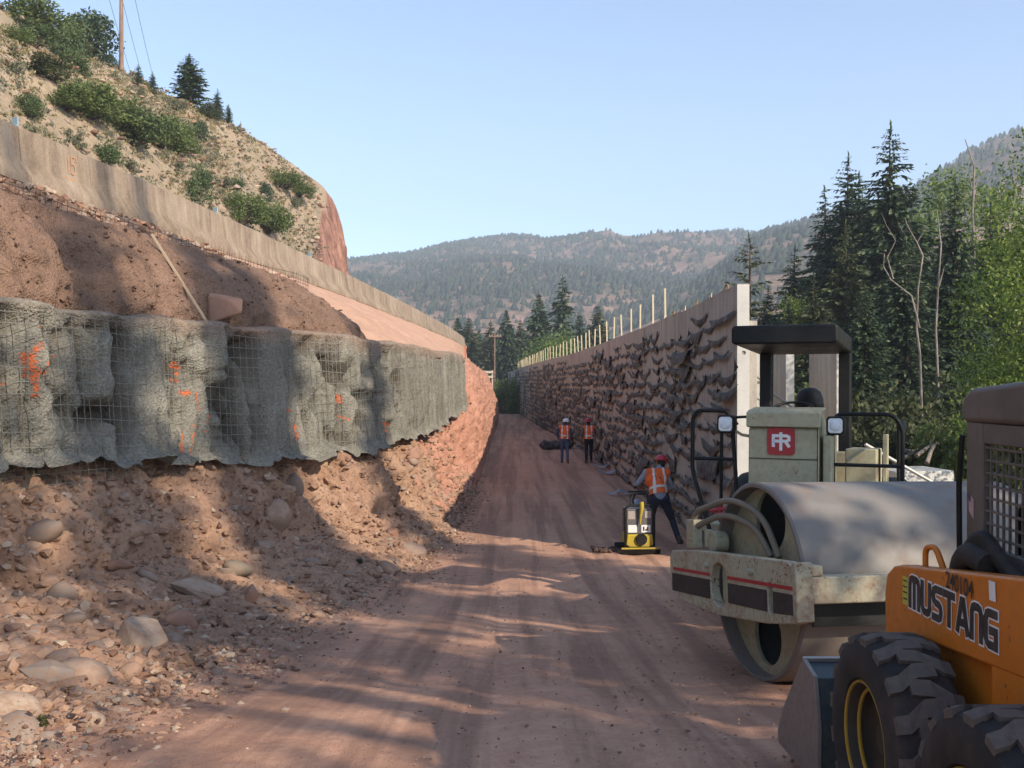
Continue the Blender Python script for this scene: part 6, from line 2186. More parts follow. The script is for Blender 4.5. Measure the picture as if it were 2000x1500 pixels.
for c in word:
    wch, sts = LET[c]
    for q, st in enumerate(sts):
        P2 = [(p[0] * hx_ * 1.0, p[1] * hz_) for p in st]
        P2 = [(s0 + a, b + 0.012) for a, b in P2]
        # lengthen the ends of the white outline a little
        def grow(P, e):
            P = [Vector(p) for p in P]
            P[0] = P[0] + (P[0] - P[1]).normalized() * e
            P[-1] = P[-1] + (P[-1] - P[-2]).normalized() * e
            return [tuple(p) for p in P]
        Vr, Fr = ribbon(grow(P2, 0.020), 0.041)
        mo.add([onarm(a, b, 0.0004 * q) for a, b in Vr], Fr)
        Vr, Fr = ribbon(grow(P2, 0.013), 0.029)
        mi.add([onarm(a, b, 0.0016 + 0.0004 * q) for a, b in Vr], Fr)
    s0 += (wch + gap) * hx_
mo.build("lettering_outline", M_DECAL_WHITE, left_arm, fix=False)
mi.build("lettering", M_DECAL_BLACK, left_arm, fix=False)
Vt, Ft = text_mesh("240104", 0.086)
m = MB(W)
m.add([onarm(0.325 + a * 0.84, 0.141 + b, 0.003) for a, b in Vt], Ft)
m.build("unit_number", M_DECAL_BLACK, left_arm, fix=False)
M_STICK = paint("yellow_sticker", (0.55, 0.50, 0.06), 0.5, amount=0.25)
m = MB(W); m.add([onarm(-0.075, 0.0, 0.001), onarm(-0.02, 0.0, 0.001), onarm(-0.02, 0.115, 0.001), onarm(-0.075, 0.115, 0.001)], [(0, 1, 2, 3)]); m.build("warning_sticker", M_STICK, left_arm, fix=False)
m = MB(W)
for t in (0.022, 0.048, 0.070, 0.094): m.add([onarm(-0.067, t, 0.002), onarm(-0.028, t, 0.002), onarm(-0.028, t + 0.006, 0.002), onarm(-0.067, t + 0.006, 0.002)], [(0, 1, 2, 3)])
m.build("sticker_print", M_DECAL_BLACK, left_arm, fix=False)
m = MB(W); m.add([onarm(0.655, 0.160, 0.001), onarm(0.70, 0.160, 0.001), onarm(0.695, 0.225, 0.001), onarm(0.65, 0.225, 0.001)], [(0, 1, 2, 3)]); m.build("paper_label", M_DECAL_WHITE, left_arm, fix=False)
m = MB(W); m.tube(bend([(1.62, 3.90, 0.985), (1.62, 3.90, 1.06), (1.63, 3.83, 1.075), (1.64, 3.78, 0.995)], 0.035), 0.012, 8); m.build("grab_handle", M_ORANGE, left_arm, smooth=60)
# bucket
m = MB(W)
shell_o = [(4.56, 0.43), (4.40, 0.40), (4.34, 0.20), (4.36, -0.01), (4.45, -0.055), (4.97, -0.075)]
shell_i = [(4.97, -0.060), (4.46, -0.037), (4.385, 0.01), (4.365, 0.20), (4.425, 0.38), (4.56, 0.405)]
m.prism(shell_o + shell_i, 'x', 1.352, 2.95)
bk = m.build("bucket", M_TEAL, loader, bevel=0.004)
for x0, x1 in ((1.33, 1.35), (2.952, 2.972)):
    m = MB(W); m.prism([(4.56, 0.445), (4.39, 0.41), (4.33, 0.20), (4.345, -0.02), (4.45, -0.07), (4.98, -0.09), (4.985, -0.03), (4.90, 0.10)], 'x', x0, x1); m.build("side_plate", M_BUCKET, bk, bevel=0.004)
m = MB(W); m.box(1.335, 2.96, 4.55, 4.58, 0.428, 0.448); m.build("top_edge", M_STEEL, bk, bevel=0.004)
m = MB(W); m.box(1.75, 1.85, 4.14, 4.36, 0.05, 0.40); m.box(2.35, 2.45, 4.14, 4.36, 0.05, 0.40); m.build("hitch_bracket", M_TEAL, bk, bevel=0.01)
# cab: posts, roof, open mesh sides
CX0, CX1, CY0, CY1 = 1.78, 2.46, 2.55, 3.90
m = MB(W)
roof = [(3.93, 1.60), (3.91, 1.655), (3.84, 1.685), (3.4, 1.715), (2.6, 1.72), (2.5, 1.68), (2.5, 1.56), (3.92, 1.55)]
m.prism(roof, 'x', CX0 - 0.012, CX1 + 0.012); m.build("cab_roof", M_CAB, loader, bevel=0.025, seg=3)
for x0, x1 in ((CX0, CX0 + 0.03), (CX1 - 0.03, CX1)):
    m = MB(W); m.box(x0, x1, 3.765, 3.90, 0.98, 1.552); m.box(x0, x1, 2.55, 2.66, 0.98, 1.552); m.box(x0, x1, 2.662, 3.763, 0.98, 1.09); m.box(x0, x1, 2.662, 3.763, 1.475, 1.552)
    m.build("cab_side_frame", M_CAB, loader, bevel=0.006)
    m = MB(W)
    xm = (x0 + x1) / 2
    k = 0
    y = 3.725
    while y > 2.67:
        m.box(xm - 0.004, xm + 0.004, y - 0.004, y + 0.004, 1.09, 1.475); y -= 0.046
    z = 1.128
    while z < 1.47:
        m.box(xm - 0.0065, xm + 0.0065, 2.662, 3.763, z - 0.004, z + 0.004); z += 0.0475
    m.build("cab_mesh_screen", M_CAB, loader)
m = MB(W); m.tube([(CX0 - 0.008, 3.915, 1.50), (CX0 - 0.008, 3.945, 1.30), (CX0 - 0.008, 3.94, 0.98)], 0.011, 6); m.build("door_seal", M_BLACK, loader, smooth=60)
m = MB(W); m.box(1.85, 2.38, 2.60, 2.72, 0.80, 1.5); m.box(1.85, 2.38, 2.72, 3.25, 0.80, 0.98); m.build("seat", M_BLACK, loader, bevel=0.04)
m = MB(W); m.tube(bend([(1.88, 3.70, 0.8), (1.88, 3.68, 1.25), (1.88, 3.50, 1.32), (1.88, 3.35, 1.18)], 0.08), 0.016, 8); m.tube(bend([(2.36, 3.70, 0.8), (2.36, 3.68, 1.25), (2.36, 3.50, 1.32)], 0.08), 0.016, 8); m.build("control_lever", M_BLACK, loader, smooth=60)
m = MB(W); m.box(CX0 - 0.004, CX1 + 0.004, 2.2, 3.93, 0.80, 0.975); m.build("cab_base", M_CAB, loader, bevel=0.012)
m = MB(W); m.prism([(1.9, 0.5), (2.54, 0.5), (2.54, 1.15), (2.2, 1.18), (1.9, 1.0)], 'x', 1.74, 2.48); m.build("engine_cover", M_ORANGE, loader, bevel=0.03)
# small flag sticker on the cab post
m = MB(W); m.add([(CX0 - 0.0015, 3.875, 1.205), (CX0 - 0.0015, 3.835, 1.18), (CX0 - 0.0015, 3.835, 1.255), (CX0 - 0.0015, 3.875, 1.28)], [(0, 1, 2, 3)]); m.build("flag_sticker", paint("flag_pink", (0.5, 0.33, 0.33), 0.6), loader, fix=False)
m = MB(W); m.add([(CX0 - 0.0025, 3.874, 1.25), (CX0 - 0.0025, 3.858, 1.24), (CX0 - 0.0025, 3.858, 1.268), (CX0 - 0.0025, 3.874, 1.278)], [(0, 1, 2, 3)]); m.build("flag_corner", paint("flag_blue", (0.04, 0.05, 0.16), 0.6), loader, fix=False)
# bundle of hydraulic hoses between arm and cab
for k in range(4):
    g = random.Random(k)
    m = MB(W)
    m.tube(bend([(1.70, 3.80 - 0.03 * k, 0.95), (1.69, 3.74 - 0.03 * k, 1.07 + 0.02 * k), (1.70, 3.58, 1.12 + 0.012 * k), (1.71, 3.35, 1.02), (1.71, 2.9, 1.05)], 0.12, 7), 0.024, 8)
    m.build("hydraulic_hose", M_RUBBER, loader, smooth=60)
m = MB(W); m.tube(bend([(1.69, 3.78, 0.9), (1.67, 3.66, 1.09), (1.68, 3.5, 1.06)], 0.1), 0.045, 10); m.build("hose_sleeve", M_RUBBER, loader, smooth=60)
m = MB(W); m.cyl((1.70, 4.02, 0.55), (1.70, 3.25, 0.68), 0.035, n=12); m.cyl((1.70, 3.25, 0.68), (1.70, 2.7, 0.77), 0.05, n=12); m.build("lift_cylinder", M_BLACK, loader, smooth=40)

# ---------------------------------------------------------------- plate compactor
pc = empty("plate_compactor", (2.19, 17.4, float(G(17.4)) + 0.01), (0, 0, R(4)), "yellow and black plate compactor standing by the bending worker", "plate compactor")
M_YEL = paint("compactor_yellow", (0.46, 0.34, 0.025), 0.55, amount=0.6)
M_GREYBODY = paint("engine_grey", (0.10, 0.105, 0.11), 0.5, amount=0.5)
m = MB(); m.prism([(-0.34, 0.10), (-0.30, 0.0), (0.34, 0.0), (0.40, 0.10), (0.36, 0.12), (0.32, 0.03), (-0.28, 0.03), (-0.31, 0.12)], 'x', -0.34, 0.34); m.build("base_plate", M_BLACK, pc, bevel=0.008)
m = MB(); m.box(-0.34, 0.34, -0.335, -0.31, 0.10, 0.128); m.build("plate_lip", M_YEL, pc, bevel=0.006)
m = MB(); m.prism([(-0.24, 0.16), (-0.18, 0.12), (0.18, 0.12), (0.24, 0.16), (0.22, 0.34), (-0.22, 0.34)], 'y', -0.24, 0.22); m.build("exciter_housing", M_YEL, pc, bevel=0.02)
m = MB(); m.cyl((0.02, -0.245, 0.26), (0.02, -0.275, 0.26), 0.10, n=20); m.build("belt_cover", M_BLACK, pc, smooth=40)
m = MB(); m.box(-0.23, 0.23, -0.20, 0.20, 0.34, 0.78); m.build("engine", M_GREYBODY, pc, bevel=0.02)
for x0, x1 in ((-0.20, -0.045), (0.03, 0.19)):
    m = MB(); m.box(x0, x1, -0.206, -0.202, 0.37, 0.50); m.build("label_plate", M_DECAL_WHITE, pc)
m = MB(); m.box(0.06, 0.085, -0.209, -0.207, 0.40, 0.47); m.box(0.10, 0.15, -0.209, -0.207, 0.40, 0.43); m.box(0.125, 0.15, -0.209, -0.207, 0.432, 0.46); m.build("label_print", M_DECAL_BLACK, pc)
m = MB(); m.box(-0.20, -0.08, -0.206, -0.202, 0.60, 0.74); m.box(0.09, 0.20, -0.206, -0.202, 0.62, 0.74); m.build("engine_grille", paint("grille_pale", (0.38, 0.33, 0.30), 0.6), pc)
m = MB(); m.tube(bend([(-0.25, -0.22, 0.12), (-0.25, -0.22, 0.80), (-0.18, -0.22, 0.84), (0.18, -0.22, 0.84), (0.25, -0.22, 0.80), (0.25, -0.22, 0.12)], 0.06), 0.022, 8); m.build("guard_frame", M_BLACK, pc, smooth=60)
m = MB(); m.tube(bend([(-0.13, -0.10, 0.84), (-0.13, -0.04, 1.02), (0.17, -0.04, 1.02), (0.17, -0.10, 0.84)], 0.05), 0.018, 8); m.build("lifting_handle", M_BLACK, pc, smooth=60)
m = MB(); m.tube([(0.03, -0.23, 0.90), (0.03, -0.25, 0.80), (0.01, -0.245, 0.66), (0.0, -0.25, 0.52)], [0.04, 0.04, 0.022, 0.012], 10); m.build("lifting_hook", M_YEL, pc, smooth=60)
m = MB(); m.tube(bend([(0.0, 0.2, 0.60), (0.05, 0.7, 0.85), (0.18, 0.95, 0.95)], 0.1), 0.02, 8); m.tube([(0.02, 0.97, 0.95), (0.36, 0.93, 0.95)], 0.016, 8); m.build("steering_handle", M_BLACK, pc, smooth=60)

# ================================================================== PEOPLE
M_SKIN = paint("skin", (0.36, 0.20, 0.135), 0.6, (0.30, 0.15, 0.10), 0.2, 8.0)
M_HAIR = paint("dark_hair", (0.015, 0.011, 0.009), 0.6, (0.03, 0.02, 0.015), 0.3)
M_JEANS = paint("blue_jeans", (0.075, 0.10, 0.19), 0.85, (0.16, 0.13, 0.12), 0.45, 5.0)
M_BLACKTR = paint("black_trousers", (0.012, 0.012, 0.013), 0.85, (0.08, 0.06, 0.05), 0.3, 5.0)
M_DKJEANS = paint("dark_jeans", (0.022, 0.030, 0.052), 0.85, (0.12, 0.09, 0.08), 0.35, 5.0)
M_SHIRT_N = paint("navy_shirt", (0.05, 0.055, 0.085), 0.85, (0.12, 0.10, 0.09), 0.3, 6.0)
M_SHIRT_B = paint("brown_shirt", (0.14, 0.09, 0.065), 0.85, (0.18, 0.13, 0.1), 0.3, 6.0)
M_SHIRT_G = paint("grey_shirt", (0.30, 0.32, 0.36), 0.85, (0.25, 0.22, 0.2), 0.25, 6.0)
M_BOOT = paint("work_boots", (0.09, 0.06, 0.04), 0.8, (0.2, 0.14, 0.1), 0.6, 8.0)
M_VEST = paint("orange_safety_vest", (0.90, 0.15, 0.03), 0.7, (0.6, 0.13, 0.04), 0.2, 6.0)
M_STRIPE = paint("reflective_stripe", (0.78, 0.76, 0.66), 0.4, (0.6, 0.55, 0.45), 0.25, 9.0)
M_HATW = paint("white_hard_hat", (0.80, 0.80, 0.78), 0.3, amount=0.2)
M_HATR = paint("red_hard_hat", (0.50, 0.030, 0.045), 0.3, amount=0.25)

def capsule(bm, a, b, ra, rb, sx=1.0, sy=1.0, n=14):
    """tapered limb with round ends; sx, sy squash the section"""
    a, b = Vector(a), Vector(b)
    ax = (b - a)
    L = max(ax.length, 1e-5)
    q = ax.to_track_quat('Z', 'Y') if ax.length > 1e-5 else Vector((0, 0, 1)).to_track_quat('Z', 'Y')
    rings = []
    for k in range(5):
        t = -PI / 2 + (PI / 2) * k / 4
        rings.append((ra * math.cos(t), ra * math.sin(t)))
    for k in range(5):
        t = (PI / 2) * k / 4
        rings.append((rb * math.cos(t), L + rb * math.sin(t)))
    vs = []
    for r, h in rings:
        r = max(r, 1e-4)
        vs.append([bm.verts.new(a + q @ Vector((r * sx * math.cos(2 * PI * i / n), r * sy * math.sin(2 * PI * i / n), h))) for i in range(n)])
    for i in range(len(vs) - 1):
        for k in range(n):
            bm.faces.new((vs[i][k], vs[i][(k + 1) % n], vs[i + 1][(k + 1) % n], vs[i + 1][k]))
    bm.faces.new(list(reversed(vs[0]))); bm.faces.new(vs[-1])

def seg_dist(P, a, b):
    a, b = np.array(a, float), np.array(b, float)
    d = b - a
    t = np.clip(((P - a) @ d) / max(d @ d, 1e-9), 0, 1)
    return np.linalg.norm(P - (a + t[:, None] * d), axis=1)

def person(loc, rz, J, mats, hat, label, group=None, mark=False):
    """J: joints; the body is one continuous surface, vest and hat are worn over it"""
    root = empty("person", loc, (0, 0, rz), label, "person", group)
    V = lambda k: Vector(J[k])
    segs = []                                   # a, b, ra, rb, region
    pel, chest, neck, head = V('pelvis'), V('chest'), V('neck'), V('head')
    up = (neck - chest).normalized()
    segs.append((pel + Vector((-0.07, 0, 0)), pel + Vector((0.07, 0, 0)), 0.125, 0.125, 'leg'))
    segs.append((pel + Vector((0, 0, 0.06)), chest, 0.135, 0.15, 'torso'))
    segs.append((chest + Vector((-0.07, 0, 0)), chest + Vector((0.07, 0, 0)), 0.135, 0.135, 'torso'))
    sl, sr = V('shoulder_l'), V('shoulder_r')
    segs.append((sl, sr, 0.080, 0.080, 'torso'))
    segs.append((chest, neck, 0.12, 0.062, 'torso'))
    segs.append((neck, head - up * 0.03, 0.056, 0.054, 'skin'))
    fw = Vector(J.get('face', (0, 1, 0))).normalized()
    segs.append((head - Vector((0, 0, 0.035)) + fw * 0.012, head + Vector((0, 0, 0.035)), 0.078, 0.092, 'skin'))
    segs.append((head + fw * 0.085 + Vector((0, 0, -0.01)), head + fw * 0.105 + Vector((0, 0, -0.03)), 0.012, 0.016, 'skin'))      # nose
    segs.append((head + fw * 0.06 + Vector((0, 0, -0.085)), head + fw * 0.075 + Vector((0, 0, -0.085)), 0.03, 0.03, 'skin'))      # chin
    segs.append((head - fw * 0.055 + Vector((0, 0, -0.045)), head - fw * 0.045 + Vector((0, 0, 0.02)), 0.062, 0.066, 'hair'))
    side = fw.cross(Vector((0, 0, 1)))
    for s in (-1, 1):
        segs.append((head + side * s * 0.088 + Vector((0, 0, -0.02)), head + side * s * 0.092 + Vector((0, 0, 0.015)), 0.014, 0.017, 'skin'))   # ears
    for s in ('l', 'r'):
        S, E, Wr = V('shoulder_' + s), V('elbow_' + s), V('wrist_' + s)
        segs.append((S, E, 0.066, 0.047, 'sleeve'))
        mid = E.lerp(Wr, 0.5)
        segs.append((E, Wr, 0.045, 0.030, 'fore'))
        hd = (Wr - E).normalized()
        curl = Vector(J.get('curl_' + s, (0, 0.4, -0.9))).normalized()
        acr = hd.cross(curl)
        acr = acr.normalized() if acr.length > 1e-4 else Vector((1, 0, 0))
        palm = Wr + hd * 0.085
        segs.append((Wr + acr * 0.012, palm + acr * 0.020, 0.028, 0.024, 'skin'))
        segs.append((Wr - acr * 0.012, palm - acr * 0.020, 0.028, 0.024, 'skin'))
        for f, (o_, ln) in enumerate(((0.034, 0.075), (0.012, 0.085), (-0.011, 0.08), (-0.033, 0.062))):
            b0 = palm + acr * o_ + hd * 0.006
            b1 = b0 + (hd * 0.75 + curl * 0.5).normalized() * ln * 0.55
            b2 = b1 + (hd * 0.2 + curl).normalized() * ln * 0.5
            segs.append((b0, b1, 0.0095, 0.009, 'skin')); segs.append((b1, b2, 0.009, 0.0075, 'skin'))
        t0 = Wr + hd * 0.03 + acr * 0.028
        t1 = t0 + (acr * 0.7 + hd * 0.6 + curl * 0.4).normalized() * 0.045
        segs.append((t0, t1, 0.012, 0.0105, 'skin')); segs.append((t1, t1 + (hd + curl * 0.6).normalized() * 0.03, 0.0105, 0.008, 'skin'))
        H, K, A, T = V('hip_' + s), V('knee_' + s), V('ankle_' + s), V('toe_' + s)
        segs.append((H, K, 0.098, 0.068, 'leg'))
        segs.append((K, A, 0.064, 0.052, 'leg'))
        segs.append((A + Vector((0, 0, 0.05)), A, 0.052, 0.050, 'boot'))
        segs.append((A + Vector((0, -0.03, -0.025)), T, 0.047, 0.042, 'boot'))
    bm = bmesh.new()
    for a, b, ra, rb, reg in segs:
        sq = (1.0, 1.0)
        capsule(bm, a, b, ra, rb)
    me = bpy.data.meshes.new("body")
    bm.to_mesh(me); bm.free()
    tmp = bpy.data.objects.new("body", me)
    COL.objects.link(tmp)
    md = tmp.modifiers.new("remesh", 'REMESH'); md.mode = 'VOXEL'; md.voxel_size = 0.0095
    sm = tmp.modifiers.new("smooth", 'SMOOTH'); sm.factor = 0.5; sm.iterations = 4
    dg = bpy.context.evaluated_depsgraph_get()
    me2 = bpy.data.meshes.new_from_object(tmp.evaluated_get(dg))
    bpy.data.objects.remove(tmp)
    P = np.empty(len(me2.polygons) * 3); me2.polygons.foreach_get("center", P); P = P.reshape(-1, 3)
    best = np.full(len(P), 1e9); reg = np.zeros(len(P), int)
    names = ['torso', 'sleeve', 'fore', 'skin', 'hair', 'leg', 'boot']
    for a, b, ra, rb, rg in segs:
        dd = seg_dist(P, a, b) - (ra + rb) / 2
        k = dd < best
        best[k] = dd[k]; reg[k] = names.index(rg)
    me2.materials.clear()
    for nm in names:
        me2.materials.append(mats[nm])
    me2.polygons.foreach_set("material_index", reg.astype(np.int32))
    me2.polygons.foreach_set("use_smooth", [True] * len(me2.polygons))
    body = from_mesh("body", me2, root)
    # vest: a shell over the torso
    VN = np.empty(len(me2.vertices) * 3); me2.vertices.foreach_get("co", VN); VN = VN.reshape(-1, 3)
    NN = np.empty(len(me2.vertices) * 3); me2.vertices.foreach_get("normal", NN); NN = NN.reshape(-1, 3)
    faces = [tuple(p.vertices) for p in me2.polygons]
    axis = (chest - pel).normalized()
    rel = P - np.array(pel)
    hgt = rel @ np.array(axis)
    lat = rel @ np.array((sr - sl).normalized())
    hmax = (neck - pel).dot(axis)
    sel = ((reg == 0) | ((reg == 5) & (hgt > -0.02)) | ((reg == 1) & (np.abs(lat) < 0.19))) & (hgt > J.get('hem', 0.02)) & (hgt < hmax - 0.012) & (np.abs(lat) < 0.225)
    def shell(name, mask, off, mat, parent):
        idx = np.where(mask)[0]
        used = sorted({v for i in idx for v in faces[i]})
        mp = {v: k for k, v in enumerate(used)}
        mm = bpy.data.meshes.new(name)
        mm.from_pydata([tuple(VN[v] + NN[v] * off) for v in used], [], [tuple(mp[v] for v in faces[i]) for i in idx])
        mm.materials.append(mat)
        mm.polygons.foreach_set("use_smooth", [True] * len(mm.polygons))
        o = from_mesh(name, mm, parent)
        so = o.modifiers.new("thick", 'SOLIDIFY'); so.thickness = 0.004; so.offset = 0
        return o
    vest = shell("safety_vest", sel, 0.018, M_VEST, root)
    st = sel & ((np.abs(np.abs(lat) - 0.095) < 0.021) | ((hgt > J.get('hem', 0.02) + 0.10) & (hgt < J.get('hem', 0.02) + 0.145)))
    shell("reflective_stripe", st, 0.026, M_STRIPE, vest)
    if mark:
        m = MB()
        base = chest + Vector((0, 0, 0)) - Vector((0, 0, 0.0))
        back = -axis.cross((sr - sl).normalized()) if axis.cross((sr - sl).normalized()).y > 0 else axis.cross((sr - sl).normalized())
        rt_ = (sr - sl).normalized()
        for q, stp in enumerate(([(-0.045, 0.06), (-0.05, 0.03), (0.0, 0.025)], [(-0.06, -0.02), (0.03, -0.02)], [(0.0, -0.005), (0.05, 0.02)], [(0.045, 0.02), (0.04, -0.02)])):
            Pq, Fq = ribbon(stp, 0.016)
            m.add([tuple(base + rt_ * p[0] + axis * (p[1] - 0.01) + back * (0.163 + 0.001 * q)) for p in Pq], Fq)
        m.build("vest_print", M_DECAL_BLACK, vest, fix=False)
    # hard hat
    m = MB()
    prof = [(0.150, -0.004), (0.152, 0.004), (0.128, 0.012), (0.124, 0.03), (0.112, 0.075), (0.080, 0.110), (0.040, 0.126), (0.0, 0.130)]
    tilt = Vector(J.get('hat_axis', (0, 0, 1))).normalized()
    m.lathe(prof, head + tilt * 0.03, tilt, 26)
    m.lathe([(0.0, 0.002), (0.147, -0.004)], head + tilt * 0.03, tilt, 26)
    hh = m.build("hard_hat", hat, root, smooth=50)
    m = MB()
    pk = head + tilt * 0.035 + fw * 0.13
    m.tube([tuple(pk - side * 0.07), tuple(pk + fw * 0.035), tuple(pk + side * 0.07)], 0.007, 6)
    m.build("peak", hat, hh, smooth=50)
    return root

def walker(step, swing, lean=0.0):
    J = dict(pelvis=(0, 0, 0.93), chest=(0, 0.03, 1.26), neck=(0, 0.035, 1.47), head=(0.0, 0.06, 1.60),
             shoulder_l=(-0.175, 0.03, 1.405), shoulder_r=(0.175, 0.03, 1.405),
             elbow_l=(-0.27, -0.06 * swing, 1.14), wrist_l=(-0.25, 0.06 * swing + 0.08, 0.93), elbow_r=(0.27, 0.06 * swing, 1.14), wrist_r=(0.26, -0.02 * swing + 0.1, 0.92),
             hip_l=(-0.088, 0, 0.89), hip_r=(0.088, 0, 0.89), knee_l=(-0.10, 0.10 * step + 0.04, 0.49), knee_r=(0.10, -0.04 * step + 0.05, 0.49),
             ankle_l=(-0.11, 0.16 * step, 0.085), ankle_r=(0.11, -0.18 * step, 0.10), toe_l=(-0.13, 0.16 * step + 0.15, 0.045), toe_r=(0.13, -0.18 * step + 0.15, 0.045))
    return J

J = walker(0.9, -1.0)
J['wrist_l'] = (-0.24, 0.10, 0.96); J['elbow_l'] = (-0.30, -0.05, 1.16); J['face'] = (0.55, 0.84, 0); J['chest'] = (0.02, 0.04, 1.26); J['head'] = (0.055, 0.07, 1.60); J['neck'] = (0.03, 0.04, 1.47)
person((2.06, 38.9, float(G(38.9))), R(-3), J, dict(torso=M_SHIRT_N, sleeve=M_SHIRT_N, fore=M_SHIRT_N, skin=M_SKIN, hair=M_HAIR, leg=M_JEANS, boot=M_BOOT), M_HATW, "person in white hard hat, orange vest and blue jeans walking away", "workers walking down the cut")
J = walker(-0.8, 1.0)
J['face'] = (-0.2, 0.97, 0); J['head'] = (-0.03, 0.07, 1.60)
person((3.0, 38.9, float(G(38.9))), R(2), J, dict(torso=M_SHIRT_B, sleeve=M_SHIRT_B, fore=M_SKIN, skin=M_SKIN, hair=M_HAIR, leg=M_BLACKTR, boot=M_BOOT), M_HATR, "person in red hard hat, orange vest and black trousers walking away", "workers walking down the cut")
J = dict(pelvis=(0.02, 0.0, 0.86), chest=(-0.02, 0.14, 1.18), neck=(0.04, 0.22, 1.38), head=(0.10, 0.30, 1.49), shoulder_l=(-0.20, 0.16, 1.315), shoulder_r=(0.17, 0.20, 1.31),
         elbow_l=(-0.37, 0.20, 1.10), wrist_l=(-0.26, 0.42, 1.02), elbow_r=(0.29, 0.24, 1.04), wrist_r=(0.24, 0.45, 0.90),
         hip_l=(-0.075, 0, 0.82), hip_r=(0.115, 0, 0.82), knee_l=(-0.14, 0.12, 0.44), knee_r=(0.27, 0.12, 0.46), ankle_l=(-0.16, -0.10, 0.085), ankle_r=(0.37, -0.10, 0.085),
         toe_l=(-0.19, 0.07, 0.045), toe_r=(0.44, 0.06, 0.045), face=(0.25, 0.9, -0.3), hat_axis=(0.12, 0.25, 0.95), hem=0.06)
person((2.72, 18.5, float(G(18.5))), R(0), J, dict(torso=M_SHIRT_G, sleeve=M_SHIRT_G, fore=M_SKIN, skin=M_SKIN, hair=M_HAIR, leg=M_DKJEANS, boot=M_BOOT), M_HATR, "person in red hard hat and orange vest bending over with legs apart", None, True)

# ================================================================== SMALL THINGS
# rolls of black fabric left by the wall in the distance
for k, (x, y, z, rz, L, lab) in enumerate(((2.05, 47.3, 0.20, 0.35, 1.5, "black fabric roll lying on the ground beyond the walking workers"), (2.6, 47.9, 0.22, 1.1, 1.2, "second black fabric roll, half behind the white-hatted worker"))):
    m = MB()
    g = random.Random(k)
    pts = [(-L / 2 + L * q / 8, 0.05 * math.sin(q * 1.3 + k), 0.03 * math.sin(q * 2.1)) for q in range(9)]
    m.tube(pts, [0.10] + [0.20 + 0.04 * g.random() for _ in range(7)] + [0.12], 12)
    o = m.build("fabric_roll", M_FABRIC, smooth=60)
    o.location = (x, y, float(G(y)) + z)
    o.rotation_euler = (0, 0.05 * k, rz)
    tag(o, lab, "fabric roll", "black fabric rolls by the wall")

# scraps of pale plastic along the wall foot
M_PLASTIC = paint("pale_plastic", (0.34, 0.36, 0.42), 0.4, (0.3, 0.22, 0.18), 0.5, 5.0)
def scrap(x, y, L, w, rz, label, seed):
    g = random.Random(seed)
    n = 9
    vs = []
    for i in range(n):
        s = i / (n - 1)
        ww = w * (0.35 + 0.65 * math.sin(s * PI)) * g.uniform(0.7, 1.2)
        for q in (-1, 0, 1):
            vs.append(((s - 0.5) * L, q * ww / 2 + 0.05 * math.sin(s * 7 + seed), 0.05 + 0.05 * math.sin(s * 9 + seed) + (0.05 if q == 0 else 0.0) + g.uniform(0, 0.03)))
    me = bpy.data.meshes.new("plastic_scrap")
    me.from_pydata(vs, [], [tuple(int(c) for c in f) for f in grid_faces(n, 3)])
    me.materials.append(M_PLASTIC)
    me.polygons.foreach_set("use_smooth", [True] * len(me.polygons))
    o = from_mesh("plastic_scrap", me, None, (x, y, float(G(y)) + 0.01), (0, 0, rz))
    so = o.modifiers.new("thick", 'SOLIDIFY'); so.thickness = 0.004
    tag(o, label, "plastic scrap", "plastic scraps along the wall foot")
scrap(3.35, 36.5, 0.75, 0.16, 0.15, "pale plastic scrap on the ground, farther of the pair by the wall", 1)
scrap(3.45, 34.2, 0.95, 0.28, 0.25, "pale plastic scrap on the ground, nearer of the pair by the wall", 2)
scrap(2.95, 27.5, 0.62, 0.20, -0.05, "short pale plastic strip lying between the walkers and the bending worker", 3)
scrap(3.2, 25.0, 0.8, 0.4, 0.8, "crumpled grey plastic heap at the wall foot behind the bending worker", 4)

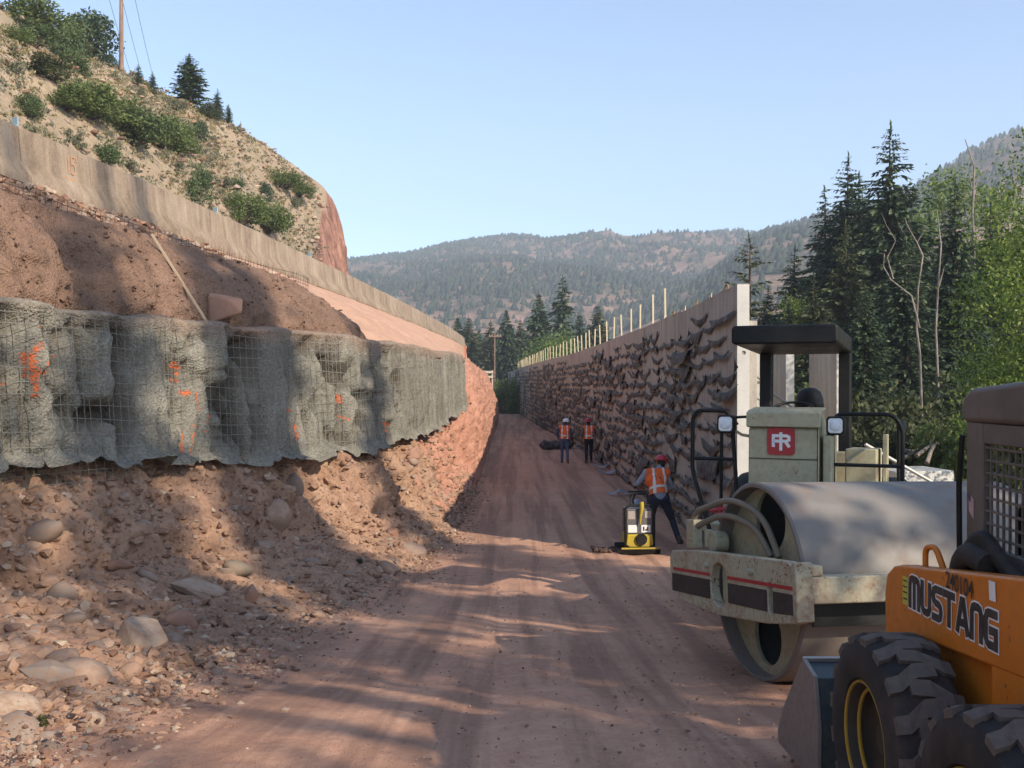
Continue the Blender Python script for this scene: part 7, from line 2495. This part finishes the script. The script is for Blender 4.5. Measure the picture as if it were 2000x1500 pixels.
# orange marker post at the end of the bench
p = pix(909, 692, 62)
m = MB(); m.cyl((0, 0, -0.4), (0, 0, 0.50), 0.045, 0.04, 8); m.lathe([(0.06, 0.44), (0.06, 0.50), (0.0, 0.53)], (0, 0, 0), (0, 0, 1), 10)
o = m.build("marker_post", paint("fluorescent_orange", (0.75, 0.12, 0.03), 0.5, amount=0.2), smooth=40)
o.location = (p.x, 62, p.z)
tag(o, "orange marker post on the slope edge at the far bend", "marker post")

M_PALEWOOD = paint("pale_boards", (0.50, 0.44, 0.36), 0.8)
# timber barricade at the far end of the road
bx = pix(953, 728, 84)
o = empty("timber_barricade", (bx.x, 84, bx.z - 1.0), (0, 0, 0.1), "pale timber barricade where the road disappears round the bend", "barricade")
for z in (0.55, 0.95):
    m = MB(); m.box(-0.45, 0.45, -0.03, 0.03, z, z + 0.2); m.build("rail", M_PALEWOOD, o, bevel=0.006)
for x in (-0.38, 0.38):
    m = MB(); m.box(x - 0.06, x + 0.06, 0.031, 0.12, -1.9, 1.2); m.build("post", M_PALEWOOD, o, bevel=0.006)

# concrete footing block and timber behind the roller
m = MB(); m.box(-0.55, 0.55, -0.5, 0.5, 0, 0.95); o = m.build("footing_block", M_PANEL_SUNLIT, bevel=0.02)
p = pix(1795, 930, 17.5)
o.location = (p.x, 17.9, p.z - 0.85); o.rotation_euler = (0, 0, R(8))
tag(o, "pale concrete footing block behind the roller's right handrail", "concrete block")

# clods of earth raked up beside the compactor
g = random.Random(4)
def on_row(r, n):
    x = r.uniform(1.45, 1.95, n); y = 17.5 + r.normal(0, 0.10, n)
    return P3(x, y, G(y) + 0.02), np.tile(np.array([[0, 0, 1.0]]), (n, 1))
M_CLOD = soil("dark_clods", [(0.3, (0.05, 0.03, 0.022)), (0.5, (0.10, 0.06, 0.045)), (0.7, (0.15, 0.09, 0.065))])
pebbles("soil_clods", 90, on_row, 0.015, 0.06, M_CLOD, "short row of dark soil clods left of the plate compactor", seed=6, power=1.5)

# sprigs of weed in the bank
for px, py, lab in ((700, 1098, "small green weed growing at the bank foot beside the road"), (70, 1420, "tiny green weed between the cobbles in the bottom left corner")):
    h = ray(px, py, [BANK_BVH, ROAD_BVH])
    if h:
        place_shrub("weed", 'dry1', h[0] - Vector((0, 0, 0.02)), 0.13, 0.10, lab, "plant")
